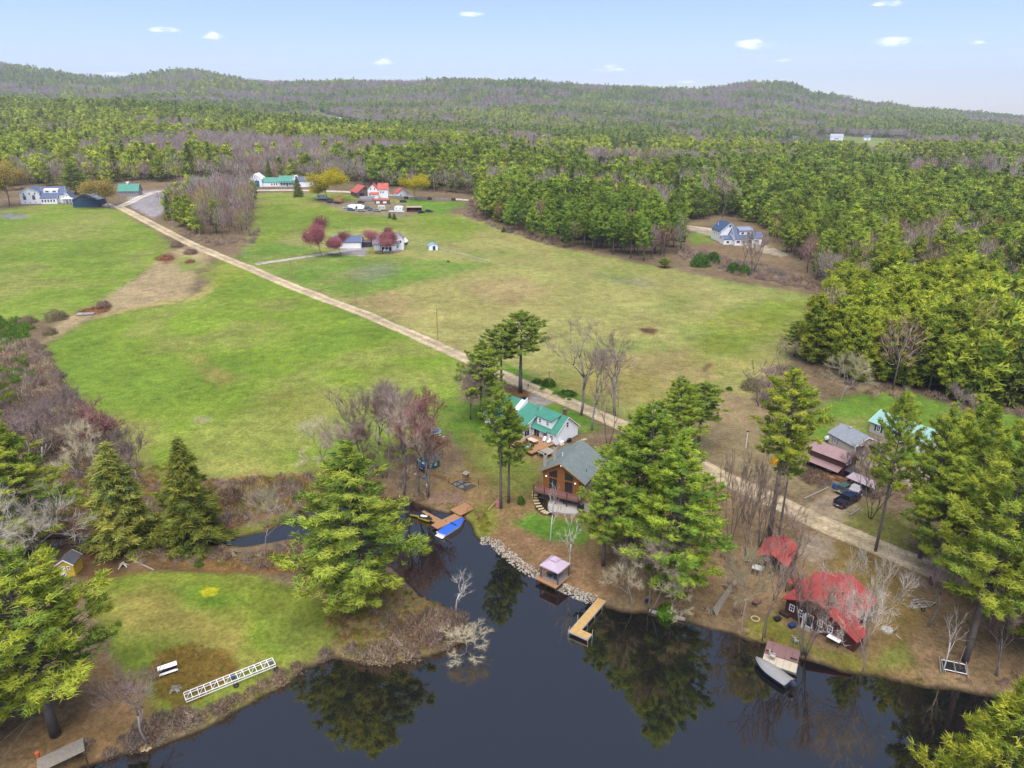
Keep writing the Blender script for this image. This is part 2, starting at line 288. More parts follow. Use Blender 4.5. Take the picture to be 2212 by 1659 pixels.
# zones of ground cover, drawn round what the photograph shows: polygon, colour, soft edge (m), raggedness (m)
GK = .415
LITTER, FIELD, FIELD2, LAWN, DRY, MUD = '#948062', '#7FA22F', '#A09F4A', '#6F9C2E', '#C3AF80', '#5C4A36'
ZONES = [
 # forest floor beyond, fields
 ([(-700,475),(0,452),(120,440),(262,452),(350,510),(372,545),(340,572),(300,602),(235,642),(200,662),(110,690),(0,690),(-400,720),(-900,700)], '#90A940', 3, 5),
 ([(95,745),(190,692),(350,662),(440,640),(490,600),(470,560),(540,583),(640,624),(760,670),(880,719),(1000,772),(1010,830),(985,900),(930,960),(840,1010),(720,1022),(600,1028),(480,1032),(330,1040),(285,985),(220,905),(140,845),(95,800)], '#8EA93A', 2.5, 4),
 ([(530,572),(545,470),(555,418),(700,415),(830,425),(930,448),(1000,466),(1090,497),(1200,532),(1400,572),(1600,612),(1840,648),(1745,702),(1730,760),(1660,800),(1620,860),(1500,900),(1400,930),(1320,895),(1230,855),(1160,826),(1090,802),(1000,762),(880,708),(760,660),(640,614)], '#B3B168', 2.5, 4),
 ([(500,560),(560,520),(700,540),(830,555),(1060,572),(1000,590),(900,615),(820,640),(745,640),(640,612),(560,578)], '#80A340', 6, 8),
 ([(545,470),(555,420),(700,416),(830,430),(930,455),(1000,470),(1060,490),(1000,520),(800,490),(640,500),(540,540)], '#8FA53C', 8, 10),
 ([(760,650),(900,610),(1080,590),(1180,610),(1230,650),(1160,690),(1000,690),(960,720),(860,700)], '#B4AE68', 8, 14),
 ([(1000,612),(1120,600),(1200,640),(1110,655),(1020,640)], '#B5A46E', 5, 12),
 ([(770,645),(850,628),(905,655),(880,690),(800,672)], '#BCAB72', 4, 9),
 ([(1180,830),(1260,790),(1420,760),(1560,770),(1640,800),(1560,840),(1400,870),(1280,870)], '#B2A860', 6, 12),
 ([(1500,700),(1650,650),(1800,655),(1700,720),(1620,770),(1520,760)], '#94A33F', 8, 12),
 ([(1290,770),(1420,745),(1560,800),(1560,840),(1440,830)], '#B1A468', 5, 14),
 ([(1508,786),(1540,778),(1548,796),(1520,803)], '#7A5A42', 1, 3), ([(1385,709),(1420,712),(1410,722),(1390,718)], '#7E6047', 1, 2),
 ([(770,578),(830,572),(860,592),(800,612),(762,600)], '#92A075', 6, 9), ([(1290,590),(1380,600),(1410,622),(1320,616)], '#A0A077', 5, 9),
 ([(1080,780),(1160,812),(1230,845),(1290,870),(1240,880),(1160,850),(1085,812)], '#6E982F', 2, 3),
 # dry wash and its outlet
 ([(455,548),(415,532),(360,542),(335,572),(275,612),(228,645),(190,672),(120,702),(92,742),(110,735),(200,684),(330,660),(412,640),(425,612),(410,590),(445,572)], '#C2AE82', 2, 4),
 ([(385,552),(440,560),(425,585),(390,588),(375,570)], '#9AA757', 3, 5), ([(345,552),(375,540),(385,560),(352,572)], '#8C6A4B', 2, 4),
 ([(410,640),(470,600),(500,596),(470,620),(430,646),(300,668),(200,690),(205,684),(300,660)], '#B9B06A', 1.5, 2),
 ([(470,560),(500,560),(560,590),(480,620),(440,600)], '#93A43A', 5, 6),
 # worn patches in the lower field
 ([(400,760),(450,765),(490,800),(520,815),(470,825),(430,800)], '#A7A355', 3, 7), ([(415,905),(465,895),(450,912),(420,918)], '#9C9A70', .8, 2), ([(560,850),(690,840),(740,880),(640,900)], '#95A43E', 6, 10),
 ([(270,880),(330,960),(340,1030),(260,1010),(200,920)], '#A5A652', 4, 6), ([(330,1035),(480,1030),(600,1026),(690,1010),(700,990),(560,1000),(420,1005),(330,1000)], '#9DA648', 4, 5),
 # banks of the stream: rust and straw
 ([(60,1010),(150,980),(280,1000),(340,1040),(480,1036),(600,1030),(720,1020),(800,1040),(880,1085),(640,1110),(480,1165),(160,1160),(0,1170),(0,1080)], '#8A6B4D', 3, 5),
 ([(500,1040),(640,1030),(720,1040),(680,1080),(600,1100),(520,1110),(490,1080)], '#A5825B', 2, 4),
 ([(480,1150),(560,1130),(640,1095),(650,1105),(620,1125),(570,1148),(490,1163)], '#8F9440', 1, 2),
 ([(20,740),(95,745),(95,800),(140,845),(220,905),(285,985),(150,985),(0,990),(-200,900),(-100,740)], '#74604A', 2, 4),
 # lower left lawn and its edges
 ([(200,1245),(270,1235),(400,1232),(520,1236),(620,1260),(720,1300),(745,1345),(722,1395),(650,1440),(560,1488),(480,1530),(400,1565),(320,1570),(260,1480),(215,1360)], '#93A23D', 1.2, 2.5),
 ([(235,1290),(330,1270),(420,1300),(520,1330),(600,1390),(560,1440),(440,1420),(330,1380),(250,1360)], '#ACA354', 3, 4), ([(380,1270),(460,1262),(520,1300),(470,1320),(400,1300)], '#7CA032', 2, 3), ([(540,1330),(640,1330),(690,1380),(600,1420),(540,1400)], '#86A034', 2, 3),
 ([(335,1400),(420,1385),(480,1410),(500,1450),(430,1500),(390,1520),(345,1500),(330,1440)], '#8C7434', .8, 3.2),
 ([(360,1480),(400,1478),(420,1510),(370,1520)], '#7C7030', .8, 1.5),
 ([(428,1278),(448,1266),(474,1270),(470,1285),(440,1290)], '#C7C62E', .2, .6),
 ([(200,1400),(300,1480),(330,1560),(300,1610),(240,1640),(170,1659),(60,1700),(-100,1700),(60,1500)], '#B08E60', 1.5, 2.5),
 ([(620,1260),(700,1250),(800,1220),(880,1270),(960,1310),(1005,1350),(1002,1380),(960,1402),(830,1436),(740,1420),(720,1395),(745,1345),(700,1300)], '#AB9862', 1, 2.5),
 ([(130,1180),(260,1195),(300,1235),(220,1260),(140,1240)], '#7A5F41', 1.5, 2.5),
 ([(250,1195),(640,1190),(700,1250),(520,1236),(300,1232)], '#7D6444', 1, 2), ([(380,1205),(560,1215),(640,1240),(560,1236),(400,1226)], '#9A7447', 1, 2),
 # middle lots
 ([(880,1080),(1000,1010),(1080,900),(1180,960),(1250,1000),(1330,1090),(1350,1200),(1300,1300),(1200,1265),(1100,1210),(1040,1165),(1000,1110)], '#9D8458', 2, 3),
 ([(960,860),(1080,880),(1120,960),(1040,980),(960,940),(930,900)], '#6F9630', 3, 4),
 ([(1000,930),(1110,970),(1170,1000),(1165,1060),(1100,1070),(1020,1010)], '#8E9145', 2.5, 3),
 ([(1010,1100),(1060,1090),(1075,1130),(1050,1165),(1025,1150)], '#90923F', 1, 2),
 ([(1060,1165),(1110,1140),(1180,1160),(1240,1190),(1330,1200),(1350,1290),(1300,1305),(1200,1262),(1120,1215)], '#9C7D5A', 1, 2),
 ([(1110,1130),(1150,1112),(1260,1125),(1290,1160),(1260,1185),(1180,1160)], '#6E9A34', 1, 1.8),
 ([(1180,870),(1250,890),(1300,925),(1260,935),(1180,880)], '#6C9A30', 1.5, 2), ([(1095,840),(1140,838),(1150,860),(1120,872),(1090,865)], '#8A6840', .6, 1),
 ([(930,1060),(985,1062),(1000,1085),(960,1098),(920,1088)], '#9A7E66', .8, 1.5),
 # cottage apron, patio, planting beds
 ([(1138,862),(1160,840),(1215,862),(1185,872),(1172,882),(1150,878)], '#ABA49A', .4, .5),
 ([(1165,1062),(1155,1080),(1158,1100),(1172,1112),(1200,1118),(1186,1098),(1178,1075),(1182,1062)], '#332D2A', .25, .3),
 ([(1182,1062),(1190,1095),(1208,1112),(1225,1112),(1220,1070)], '#4A382E', .25, .3),
 ([(1186,1100),(1190,1082),(1204,1070),(1285,1090),(1270,1105),(1240,1112),(1205,1110)], '#A9A29A', .15, .2),
 # right bank
 ([(1340,1200),(1400,1000),(1500,990),(1640,1080),(1720,1115),(1900,1190),(2212,1330),(2300,1500),(2120,1500),(1940,1470),(1780,1430),(1600,1370),(1450,1328),(1340,1318)], '#9F8561', 2, 3),
 ([(1440,960),(1600,880),(1760,900),(1780,1020),(1740,1080),(1640,1050),(1520,1000)], '#9E8E68', 3, 4),
 ([(1600,1340),(1680,1320),(1700,1350),(1780,1400),(1880,1430),(1880,1455),(1780,1430),(1700,1400),(1620,1378)], '#8E8A3E', 1, 2),
 ([(1780,1190),(1850,1170),(1960,1220),(1990,1330),(1960,1440),(1880,1440),(1890,1310),(1820,1240)], '#97804A', 2, 3),
 ([(1900,1400),(1960,1380),(1970,1430),(1900,1440)], '#7D8638', 1, 2),
 ([(1730,1100),(1790,1062),(1850,1090),(1880,1110),(1800,1140),(1760,1125)], '#BBA789', .5, .8),
 ([(1845,985),(1900,975),(1960,1000),(2060,1040),(2040,1080),(1960,1060),(1890,1020)], '#C3B296', .6, .8),
 ([(1735,900),(1785,865),(1880,846),(1990,852),(2060,880),(2010,935),(1930,950),(1880,930),(1800,940),(1760,960)], '#7CA23A', 2, 3),
 ([(1770,905),(1870,900),(1880,925),(1800,935)], '#A0A458', 2, 3),
 ([(1880,1000),(1960,960),(2080,890),(2240,888),(2400,930),(2400,1010),(2212,1000),(2100,980),(1980,1010)], '#7BA035', 2, 3),
 ([(1880,1090),(1830,1130),(1900,1170),(1960,1190),(1960,1130)], '#8F9345', 1.5, 2),
 ([(1740,1150),(1790,1165),(1800,1200),(1750,1215),(1720,1190)], '#B4A389', 1, 1.2),
 # right hand house on its clearing
 ([(1480,490),(1560,495),(1640,515),(1700,545),(1720,560),(1660,590),(1560,560),(1490,545),(1440,545)], '#9C8565', 2, 3),
 ([(1478,505),(1540,500),(1548,520),(1500,530)], '#8FA04A', 2, 2), ([(1480,488),(1560,498),(1640,525),(1705,550),(1690,556),(1630,540),(1540,512),(1478,494)], '#C9BCA2', .6, 1),
 # far yards and lots
 ([(270,412),(400,406),(395,440),(330,470),(285,450)], '#B5AEAE', 1.5, 3), ([(380,398),(480,396),(470,405),(390,405)], '#9DB04C', 2, 3),
 ([(690,430),(900,440),(930,455),(860,470),(760,460),(700,445)], '#A09474', 3, 5), ([(870,428),(1010,440),(960,462),(880,452)], '#80AA3C', 3, 4),
 ([(120,432),(160,440),(200,440),(190,430),(140,426)], '#C2B394', 1, 2), ([(0,462),(50,460),(60,470),(10,474)], '#9A9A90', 1.5, 2),
 ([(735,540),(760,528),(795,535),(790,552),(740,552)], '#B4AFAC', .6, .8),
 ([(1300,325),(1380,318),(1430,332),(1380,352),(1320,345)], '#A5AE55', 5, 9), ([(1780,290),(1950,300),(2000,318),(1900,320)], '#9DAD58', 6, 10), ([(1960,350),(2100,365),(2090,380),(2000,375)], '#B9A98A', 4, 8), ([(1430,305),(1500,300),(1520,312),(1450,318)], '#A5A05A', 5, 8), ([(640,235),(760,262),(860,285),(800,290),(700,262)], '#9AAB3E', 12, 25),
 ([(1660,905),(1690,900),(1620,860),(1560,850),(1530,880),(1600,930)], '#AE9970', 2, 3),
]
def build_ground():
    th_in = np.linspace(-R(41), R(41), 500); out = np.linspace(R(41), R(319), 64)[1:-1]
    th = np.concatenate([th_in, out]); nt_ = len(th)
    ang = np.linspace(R(55), R(2.4), 400); r1 = CAMH / np.tan(ang)
    r = np.concatenate([[1, 10, 22, 34], r1[r1 > 40], np.geomspace(r1[-1] * 1.012, 7600, 140)]); nr = len(r)
    RR, TT = np.meshgrid(r, th, indexing='ij'); X = (RR * np.sin(TT)).ravel(); Y = (RR * np.cos(TT)).ravel()
    Z = zt(X, Y)
    c = np.empty((len(X), 3)); c[:] = hx(LITTER, GK)
    n20 = fbm(X, Y, 22, 4)[:, None]; c *= 1 + n20 * .5
    far = sstep(700, 1500, np.hypot(X, Y))[:, None]; c = c * (1 - far) + far * np.array(hx('#6E6552', GK))
    nA = fbm(X, Y, 14, 5); nB = fbm(X + 300, Y, 5, 4); nC = fbm(X, Y + 500, 45, 4); inview = (Y > 30) & (np.abs(TT.ravel()) < R(48))
    for pts, col, soft, rag in ZONES:
        P = Poly(GP(pts)); lo = P.lo - soft - rag; hi = P.hi + soft + rag
        k = np.nonzero(inview & (X > lo[0]) & (X < hi[0]) & (Y > lo[1]) & (Y < hi[1]))[0]
        if not len(k): continue
        d = P.sd(X[k], Y[k]) + rag * (nA[k] * 1.3 + nB[k] * 1.1)
        a = sstep(-soft, soft, d)[:, None]; cc = np.array(hx(col, GK))[None] * (1 + .22 * nB[k][:, None] + .3 * nC[k][:, None])
        if cc[0, 1] > cc[0, 0] * .95 and col != '#C7C62E':                      # grass: straw-coloured and lush patches
            t = np.clip((nA[k] + nC[k] * 1.2) * 1.5, -.4, .45)[:, None]
            cc = cc * (1 - np.maximum(t, 0)) + np.maximum(t, 0) * np.array(hx('#B0A766', GK)); cc = cc * (1 + np.minimum(t, 0)) - np.minimum(t, 0) * np.array(hx('#7C9E3C', GK))
        c[k] = c[k] * (1 - a) + cc * a
    wet = (1 - sstep(0.02, .3, Z))[:, None]; c = c * (1 - wet) + wet * np.array(hx('#3B3126', GK))
    i = np.arange(nr - 1)[:, None] * nt_; j = np.arange(nt_)[None]; j2 = (j + 1) % nt_
    F = np.stack([i + j, i + j2, i + nt_ + j2, i + nt_ + j], -1).reshape(-1, 4)[:, ::-1]
    me = raw_mesh('ground', np.stack([X, Y, Z], -1), F, ground_mat(), c); me.polygons.foreach_set('use_smooth', [True] * len(me.polygons))
    o = link(bpy.data.objects.new('ground', me)); tag(o, kind='structure')
build_ground()
def water_mat():
    m = bpy.data.materials.new('pond_water'); m.use_nodes = True; n = m.node_tree.nodes; l = m.node_tree.links; p = n['Principled BSDF']
    p.inputs['Base Color'].default_value = (.006, .006, .007, 1); p.inputs['Roughness'].default_value = .015; p.inputs['IOR'].default_value = 2.1; p.inputs['Specular Tint'].default_value = (1, .84, .6, 1); p.inputs['Specular IOR Level'].default_value = .85
    tc = n.new('ShaderNodeTexCoord'); b = None
    for sc, di in ((.5, .004), (6.0, .0004)):
        t = n.new('ShaderNodeTexNoise'); t.inputs['Scale'].default_value = sc; t.inputs['Detail'].default_value = 3; l.new(tc.outputs['Object'], t.inputs['Vector'])
        q = n.new('ShaderNodeBump'); q.inputs['Strength'].default_value = .5; q.inputs['Distance'].default_value = di; l.new(t.outputs['Fac'], q.inputs['Height'])
        if b: l.new(b.outputs[0], q.inputs['Normal'])
        b = q
    l.new(b.outputs[0], p.inputs['Normal']); return m
tag(MB().add([(-220, -160, 0), (230, -160, 0), (230, 190, 0), (-220, 190, 0)], [(0, 1, 2, 3)]).build('pond_water', water_mat()), kind='structure')
def road(name, px, wid, mat, lift=.06, step=1.4, world=None):
    P = [Vector(p[:2]) for p in (world or [G(*q) for q in px])]; pts = []
    for k in range(len(P) - 1):                                   # Catmull-Rom
        p0, p1, p2, p3 = P[max(k-1, 0)], P[k], P[k+1], P[min(k+2, len(P)-1)]
        n = max(2, int((p2 - p1).length / step))
        for i in range(n):
            t = i / n; pts.append(.5 * (2*p1 + (p2-p0)*t + (2*p0-5*p1+4*p2-p3)*t*t + (3*p1-p0-3*p2+p3)*t**3))
    pts.append(P[-1]); nn = len(pts); NC = 9; V = np.zeros((nn, NC, 3)); C = np.zeros((nn, NC, 3))
    for i, p in enumerate(pts):
        d = (pts[min(i+1, nn-1)] - pts[max(i-1, 0)]).normalized(); s = Vector((-d.y, d.x)); wv = wid if not isinstance(wid, tuple) else wid[0] + (wid[1]-wid[0])*i/nn
        wv *= 1 + .30 * float(fbm(np.array(p.x), np.array(p.y), 9, 4)); p = p + s * .9 * float(fbm(np.array(p.x+50), np.array(p.y), 14, 3))
        for j in range(NC):
            u = (j/(NC-1) - .5); q = p + s * u * wv; V[i, j] = (q.x, q.y, 0)
    X = V[:, :, 0].ravel(); Y = V[:, :, 1].ravel(); Z = zt(X, Y) + lift; V = np.stack([X, Y, Z], -1)
    V[:, 2].reshape(nn, NC)[:, 0] -= lift + .05; V[:, 2].reshape(nn, NC)[:, -1] -= lift + .05
    u = np.tile(np.abs(np.linspace(-1, 1, NC)), nn); base = np.array(mat)[None] * (1 + .35 * fbm(X, Y, 6, 4)[:, None])
    track = np.exp(-((u - .45) / .16) ** 2)[:, None]; edge = sstep(.72, 1, u)[:, None]
    c = base * (1 + .16 * track - .30 * edge * (1 + fbm(X, Y, 3, 3)[:, None])) * (1 - .2 * np.exp(-(u / .2) ** 2)[:, None])
    i = np.arange(nn-1)[:, None]*NC; j = np.arange(NC-1)[None]
    F = np.stack([i+j, i+j+1, i+NC+j+1, i+NC+j], -1).reshape(-1, 4)[:, ::-1]
    o = link(bpy.data.objects.new(name, raw_mesh(name, V, F, bpy.data.materials['ground'], c))); o.data.polygons.foreach_set('use_smooth', [True]*len(o.data.polygons)); return tag(o, kind='structure')
ROAD_PX = [(255,446),(330,484),(420,530),(540,580),(640,622),(760,668),(880,717),(1000,771),(1090,812),(1160,842),(1230,870),(1320,908),(1400,946),(1480,986),(1560,1030),(1640,1066),(1720,1104),(1800,1140),(1870,1170),(1960,1208),(2050,1246),(2140,1282),(2300,1345)]
road('dirt_road', ROAD_PX, (6.2, 5.2), hx('#CAB894', .53))
road('village_road', [(200,430),(255,446),(330,416),(420,411),(540,411),(650,411),(740,414),(830,421),(930,428),(1010,432),(1090,436)], 6.5, hx('#CBC2B2', .6), lift=.09)
road('house_drive', [(552,571),(620,561),(700,549),(745,541),(780,537)], 4.2, hx('#BDB3A6', .6), lift=.09)
road('woods_drive', [(1480,488),(1530,494),(1560,505)], 4.0, hx('#C9BCA2', .6), lift=.09)
# ------------------------------------------------------------------ tree builders
def leaf_mat(name, inst):
    m = bpy.data.materials.new(name); m.use_nodes = True; n = m.node_tree.nodes; l = m.node_tree.links; n.clear()
    o = n.new('ShaderNodeOutputMaterial'); at = n.new('ShaderNodeAttribute'); at.attribute_name = 'Col'
    if inst:
        t = n.new('ShaderNodeAttribute'); t.attribute_type = 'INSTANCER'; t.attribute_name = 'tint'; tint = t.outputs['Color']
    else: tint = n.new('ShaderNodeObjectInfo').outputs['Color']
    x = n.new('ShaderNodeMix'); x.data_type = 'RGBA'; x.blend_type = 'MULTIPLY'; x.inputs[0].default_value = 1
    l.new(at.outputs['Color'], x.inputs[6]); l.new(tint, x.inputs[7])
    d = n.new('ShaderNodeBsdfDiffuse'); tr = n.new('ShaderNodeBsdfTranslucent'); s = n.new('ShaderNodeAddShader'); hv = n.new('ShaderNodeMix'); hv.data_type = 'RGBA'; hv.blend_type = 'MULTIPLY'; hv.inputs[0].default_value = 1; hv.inputs[7].default_value = (.62, .62, .5, 1)
    l.new(x.outputs[2], hv.inputs[6]); l.new(x.outputs[2], d.inputs[0]); l.new(hv.outputs[2], tr.inputs[0]); l.new(d.outputs[0], s.inputs[0]); l.new(tr.outputs[0], s.inputs[1]); l.new(s.outputs[0], o.inputs[0]); return m
LEAF, LEAFI = leaf_mat('foliage', False), leaf_mat('foliage_massed', True)
def bark_mat():
    return M('bark', (.13, .115, .105), .9, .35, 3.0, bump=.6, k=1)
BARK = bark_mat(); BARKP = M('bark_pale', (.20, .18, .165), .9, .3, 3.0, bump=.4); BARKB = M('birch_bark', (.42, .40, .38), .85, .25, 4.0, k=1); BARKPINE = M('pine_bark', (.12, .105, .095), .9, .35, 3.0, bump=.6)
class TM:
    """triangle collector with colours (numpy)"""
    def __init__(s): s.V = []; s.C = []
    def tris(s, A, B, Cc, col): s.V.append(np.stack([A, B, Cc], 1).reshape(-1, 3)); s.C.append(np.repeat(col, 3, 0))
    def mesh(s, name, mat, soft=None):
        V = np.concatenate(s.V); C = np.concatenate(s.C); n = len(V)//3
        if soft is not None:                       # leaf sprays face out of the crown; shading normals follow the crown's bulk
            T3 = V.reshape(n, 3, 3); g = np.cross(T3[:, 1]-T3[:, 0], T3[:, 2]-T3[:, 0]); m = T3.mean(1); o = m.copy(); o[:, 2] = 0; o = unit(o)*.75; o[:, 2] = .5
            fl = (g*o).sum(1) < 0; T3[fl] = T3[fl][:, [0, 2, 1]]; g[fl] *= -1; V = T3.reshape(-1, 3); N = unit(unit(g)*soft + o)
        me = raw_mesh(name, V, np.arange(len(V)).reshape(-1, 3), mat, C)
        if soft is not None: me.polygons.foreach_set('use_smooth', [True]*n); me.normals_split_custom_set_from_vertices(np.repeat(N, 3, 0).tolist())
        return me
def unit(v): return v / np.maximum(np.linalg.norm(v, axis=-1, keepdims=True), 1e-6)
def spikes(tm, c, out, n, ln, wd, col, up=.5, spread=1.0, rg=rng, fl=.15):
    """needle sprays: n pointed triangles from every centre c, leaning along out"""
    N = len(c); c = np.repeat(c, n, 0); out = np.repeat(out, n, 0); col = np.repeat(col, n, 0)
    d = rg.normal(size=(N*n, 3)) * spread; d[:, 2] = d[:, 2] * .7 + up; d = unit(d + out * .9)
    s = unit(np.cross(d, rg.normal(size=d.shape))); L = ln * rg.uniform(.6, 1.25, (N*n, 1)); W = wd * rg.uniform(.7, 1.3, (N*n, 1))
    b = c - d * L * fl + rg.normal(size=c.shape) * ln * .22
    tm.tris(b - s*W/2, b + s*W/2, b + d*L, col * rg.uniform(.8, 1.2, (N*n, 1)))
def limb_tube(mb, pts, r0, r1, n=5):
    rings = []
    for i, p in enumerate(pts):
        p = Vector(p); q = Vector(pts[min(i+1, len(pts)-1)]) - Vector(pts[max(i-1, 0)]); q = q.normalized() if q.length > 1e-5 else Vector((0, 0, 1))
        a = q.orthogonal().normalized(); b = q.cross(a); r = r0 + (r1-r0)*i/(len(pts)-1)
        rings.append([p + (a*math.cos(2*math.pi*k/n) + b*math.sin(2*math.pi*k/n))*r for k in range(n)])
    mb.loft(rings)
def mesh_of(mb, name, mats):
    me = bpy.data.meshes.new(name); me.from_pydata(mb.v, [], mb.f)
    for m in mats: me.materials.append(m)
    me.polygons.foreach_set('use_smooth', [True]*len(me.polygons)); me.update(); return me
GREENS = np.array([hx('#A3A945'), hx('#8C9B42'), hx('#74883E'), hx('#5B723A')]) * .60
def pine(seed, h=20., cw=8., cs=.3, dens=1., nk=10, ln=.6, wd=.13, ex=1.6, kind='pine', mat=None, trunk_n=7, dead=True):
    """a conifer: (trunk mesh, crown mesh). Whorls of limbs carry flat plumes of needle sprays."""
    rg = np.random.default_rng(seed); tm = TM(); mb = MB()
    tr = .011*h + .07; bend = rg.normal(0, .012*h, 2)
    ax = lambda z: np.array([bend[0]*(z/h)**2, bend[1]*(z/h)**2, z])
    limb_tube(mb, [ax(z) - np.array([0, 0, .4 if z == 0 else 0]) for z in np.linspace(0, h*.97, 7)], tr, .03, trunk_n)
    z = cs*h; C = []; O = []; K = []; T = []
    step = (.62 if kind == 'pine' else .42)/dens
    while z < h*.985:
        t = (z - cs*h)/(h - cs*h)
        if kind == 'pine': prof = .42 + .58*math.sin(min(1, (t+.12)/.45)*math.pi/2) if t < .33 else max(.1, 1 - ((t-.33)/.67)**ex)
        elif kind == 'round': prof = max(.12, math.sqrt(max(0, 1 - (2*t - .9)**2/1.25)))
        else: prof = max(.05, (1-t)**.85)
        nb = int(rg.integers(4, 8)); a0 = rg.uniform(0, 6.28)
        if kind == 'pine' and rg.random() < .12: nb = 2
        for b in range(nb):
            az = a0 + 6.283*b/nb + rg.normal(0, .22); L = cw/2*prof*rg.uniform(.55, 1.18)
            el = (.02 + .75*t**1.5 + rg.normal(0, .09)) if kind != 'spruce' else (-.28 + .55*t + rg.normal(0, .06))
            dh = np.array([math.cos(az), math.sin(az), 0]); side = np.array([-dh[1], dh[0], 0]); o = ax(z)
            pos = lambda s: o + dh*L*s*math.cos(el) + np.array([0, 0, L*s*math.sin(el) + .16*L*s*s*(1 if kind != 'spruce' else -.4)])
            if L > 1 and dens > .45: limb_tube(mb, [pos(s) for s in (0, .4, .85)], .018+.014*L, .012, 3)
            m = max(2, int(L*(4.6 if kind != 'spruce' else 5.5)*dens))
            s = np.sqrt(rg.uniform(.06 if kind != 'pine' else .12, 1.0, m)); lat = rg.normal(0, .17, m)*L*(1.25 - s)
            P = np.array([pos(q) for q in s]) + side[None]*lat[:, None]; P[:, 2] += rg.normal(0, .10, m)
            C.append(P); O.append(np.repeat((dh + side*0)[None], m, 0) + side[None]*np.sign(lat)[:, None]*.5)
            T.append(s)
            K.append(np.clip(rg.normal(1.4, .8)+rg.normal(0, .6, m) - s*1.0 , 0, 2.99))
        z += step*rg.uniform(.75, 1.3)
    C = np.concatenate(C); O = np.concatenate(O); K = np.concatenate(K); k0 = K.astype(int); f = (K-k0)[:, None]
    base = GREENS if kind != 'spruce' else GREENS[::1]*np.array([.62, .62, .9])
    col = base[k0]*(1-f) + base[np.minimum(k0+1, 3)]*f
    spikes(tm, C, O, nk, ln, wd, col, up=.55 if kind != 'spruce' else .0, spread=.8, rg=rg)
    if dead and cs > .15:                                  # bare grey stubs under the crown
        for _ in range(int(10*min(1, dens))):
            z = rg.uniform(.35*cs, cs*1.15)*h; az = rg.uniform(0, 6.28); L = rg.uniform(.5, .3*cw); o = ax(z)
            limb_tube(mb, [o, o+np.array([math.cos(az)*L*.6, math.sin(az)*L*.6, .1*L]), o+np.array([math.cos(az)*L, math.sin(az)*L, -.1*L])], .035, .01, 3)
    return mesh_of(mb, 'trunk', [BARKPINE]), tm.mesh('crown', mat or LEAF, .8)
def bare(seed, h=15., cw=8., fork=.35, lev=4, twig='#8D7C74', bark=None, nt=26, tl=.9, leaf=None, nl=0, lsz=.22, upr=.55, multi=1, rod=.0125, ls=.4):
    """a leafless (or budding) broadleaf tree: (trunk mesh, crown mesh of fine twigs and buds)"""
    rg = np.random.default_rng(seed); mb = MB(); tm = TM(); ends = []; sk = []
    def grow(p, d, L, r, k):
        ref = np.array([.31, .95, .05]) if abs(d[2]) > .8 else np.array([0, 0, 1.])
        n = 3 if k < 2 else 2; pts = [p]; q = p; dd = d
        for i in range(n):
            dd = unit(dd + rg.normal(0, .13, 3) + np.array([0, 0, .10*upr])); q = q + dd*L/n; pts.append(q)
        sk.append((pts, r, r*.66, 6 if k == 0 else (4 if k < 3 else 3)))
        if k >= lev-1: ends.append((pts[0], q, dd))
        elif k >= 2: ends.append((pts[1], q, dd))
        if k >= lev: return
        m = int(rg.integers(2, 4)) if k else int(rg.integers(3, 5)); a0 = rg.uniform(0, 6.28)
        for b in range(m):
            az = a0 + 6.283*b/m + rg.normal(0, .3); tilt = rg.uniform(.35, .8)*(1.15 - upr*.45)
            s = unit(np.cross(dd, ref)); t2 = np.cross(s, dd); nd = unit(dd*math.cos(tilt) + (s*math.cos(az) + t2*math.sin(az))*math.sin(tilt))
            nd[2] = max(nd[2], -.05) + .22*upr; pp = pts[-1] if b < 2 else pts[-2]
            grow(pp, unit(nd), L*rg.uniform(.6, .82)*(1 if k else .62), r*.58, k+1)
    for s in range(multi):
        a = rg.uniform(0, 6.28); lean = .05 if multi == 1 else .22
        grow(np.array([math.cos(a)*.25*(multi > 1), math.sin(a)*.25*(multi > 1), -.3]), unit(np.array([math.cos(a)*lean, math.sin(a)*lean, 1])), fork*h*(1 if multi == 1 else rg.uniform(.6, 1)), rod*h*(1 if multi == 1 else .6), 0)
    allp = np.array([e[1] for e in ends]); sc = np.array([cw/2/max(np.percentile(np.abs(allp[:, :2]), 92), .1)]*2 + [h*.95/max(allp[:, 2].max(), .1)])
    for pts, ra_, rb_, n_ in sk: limb_tube(mb, [np.array(q)*sc for q in pts], ra_, max(rb_, .012), n_)
    A = np.array([e[0] for e in ends])*sc; B = np.array([e[1] for e in ends])*sc; D = unit(np.array([e[2] for e in ends])*sc)
    N = len(ends); u = rg.uniform(0, 1, (N*nt, 1)); c = np.repeat(A, nt, 0)*(1-u) + np.repeat(B, nt, 0)*u
    d = unit(np.repeat(D, nt, 0)*.9 + rg.normal(size=(N*nt, 3))*.42 + np.array([0, 0, .22])); L = tl*1.35*rg.uniform(.5, 1.4, (N*nt, 1)); sd = unit(np.cross(d, rg.normal(size=d.shape)))
    tw = np.array(hx(twig, .70))[None]*rg.uniform(.75, 1.3, (N*nt, 1)); wv = .022 + .012*tl
    tm.tris(c - sd*wv/2, c + sd*wv/2, c + d*L, tw)
    if nl:
        u = rg.uniform(0, 1.1, (N*nl, 1)); c = np.repeat(A, nl, 0)*(1-u) + np.repeat(B, nl, 0)*u + rg.normal(0, ls, (N*nl, 3))
        lc = np.array(hx(leaf, .52))[None]*rg.uniform(.65, 1.3, (N*nl, 1)); a = unit(rg.normal(size=c.shape)); b = unit(np.cross(a, rg.normal(size=c.shape)))
        tm.tris(c, c + a*lsz, c + b*lsz, lc)
    return mesh_of(mb, 'trunk', [bark or BARK]), tm.mesh('crown', LEAF, .8)
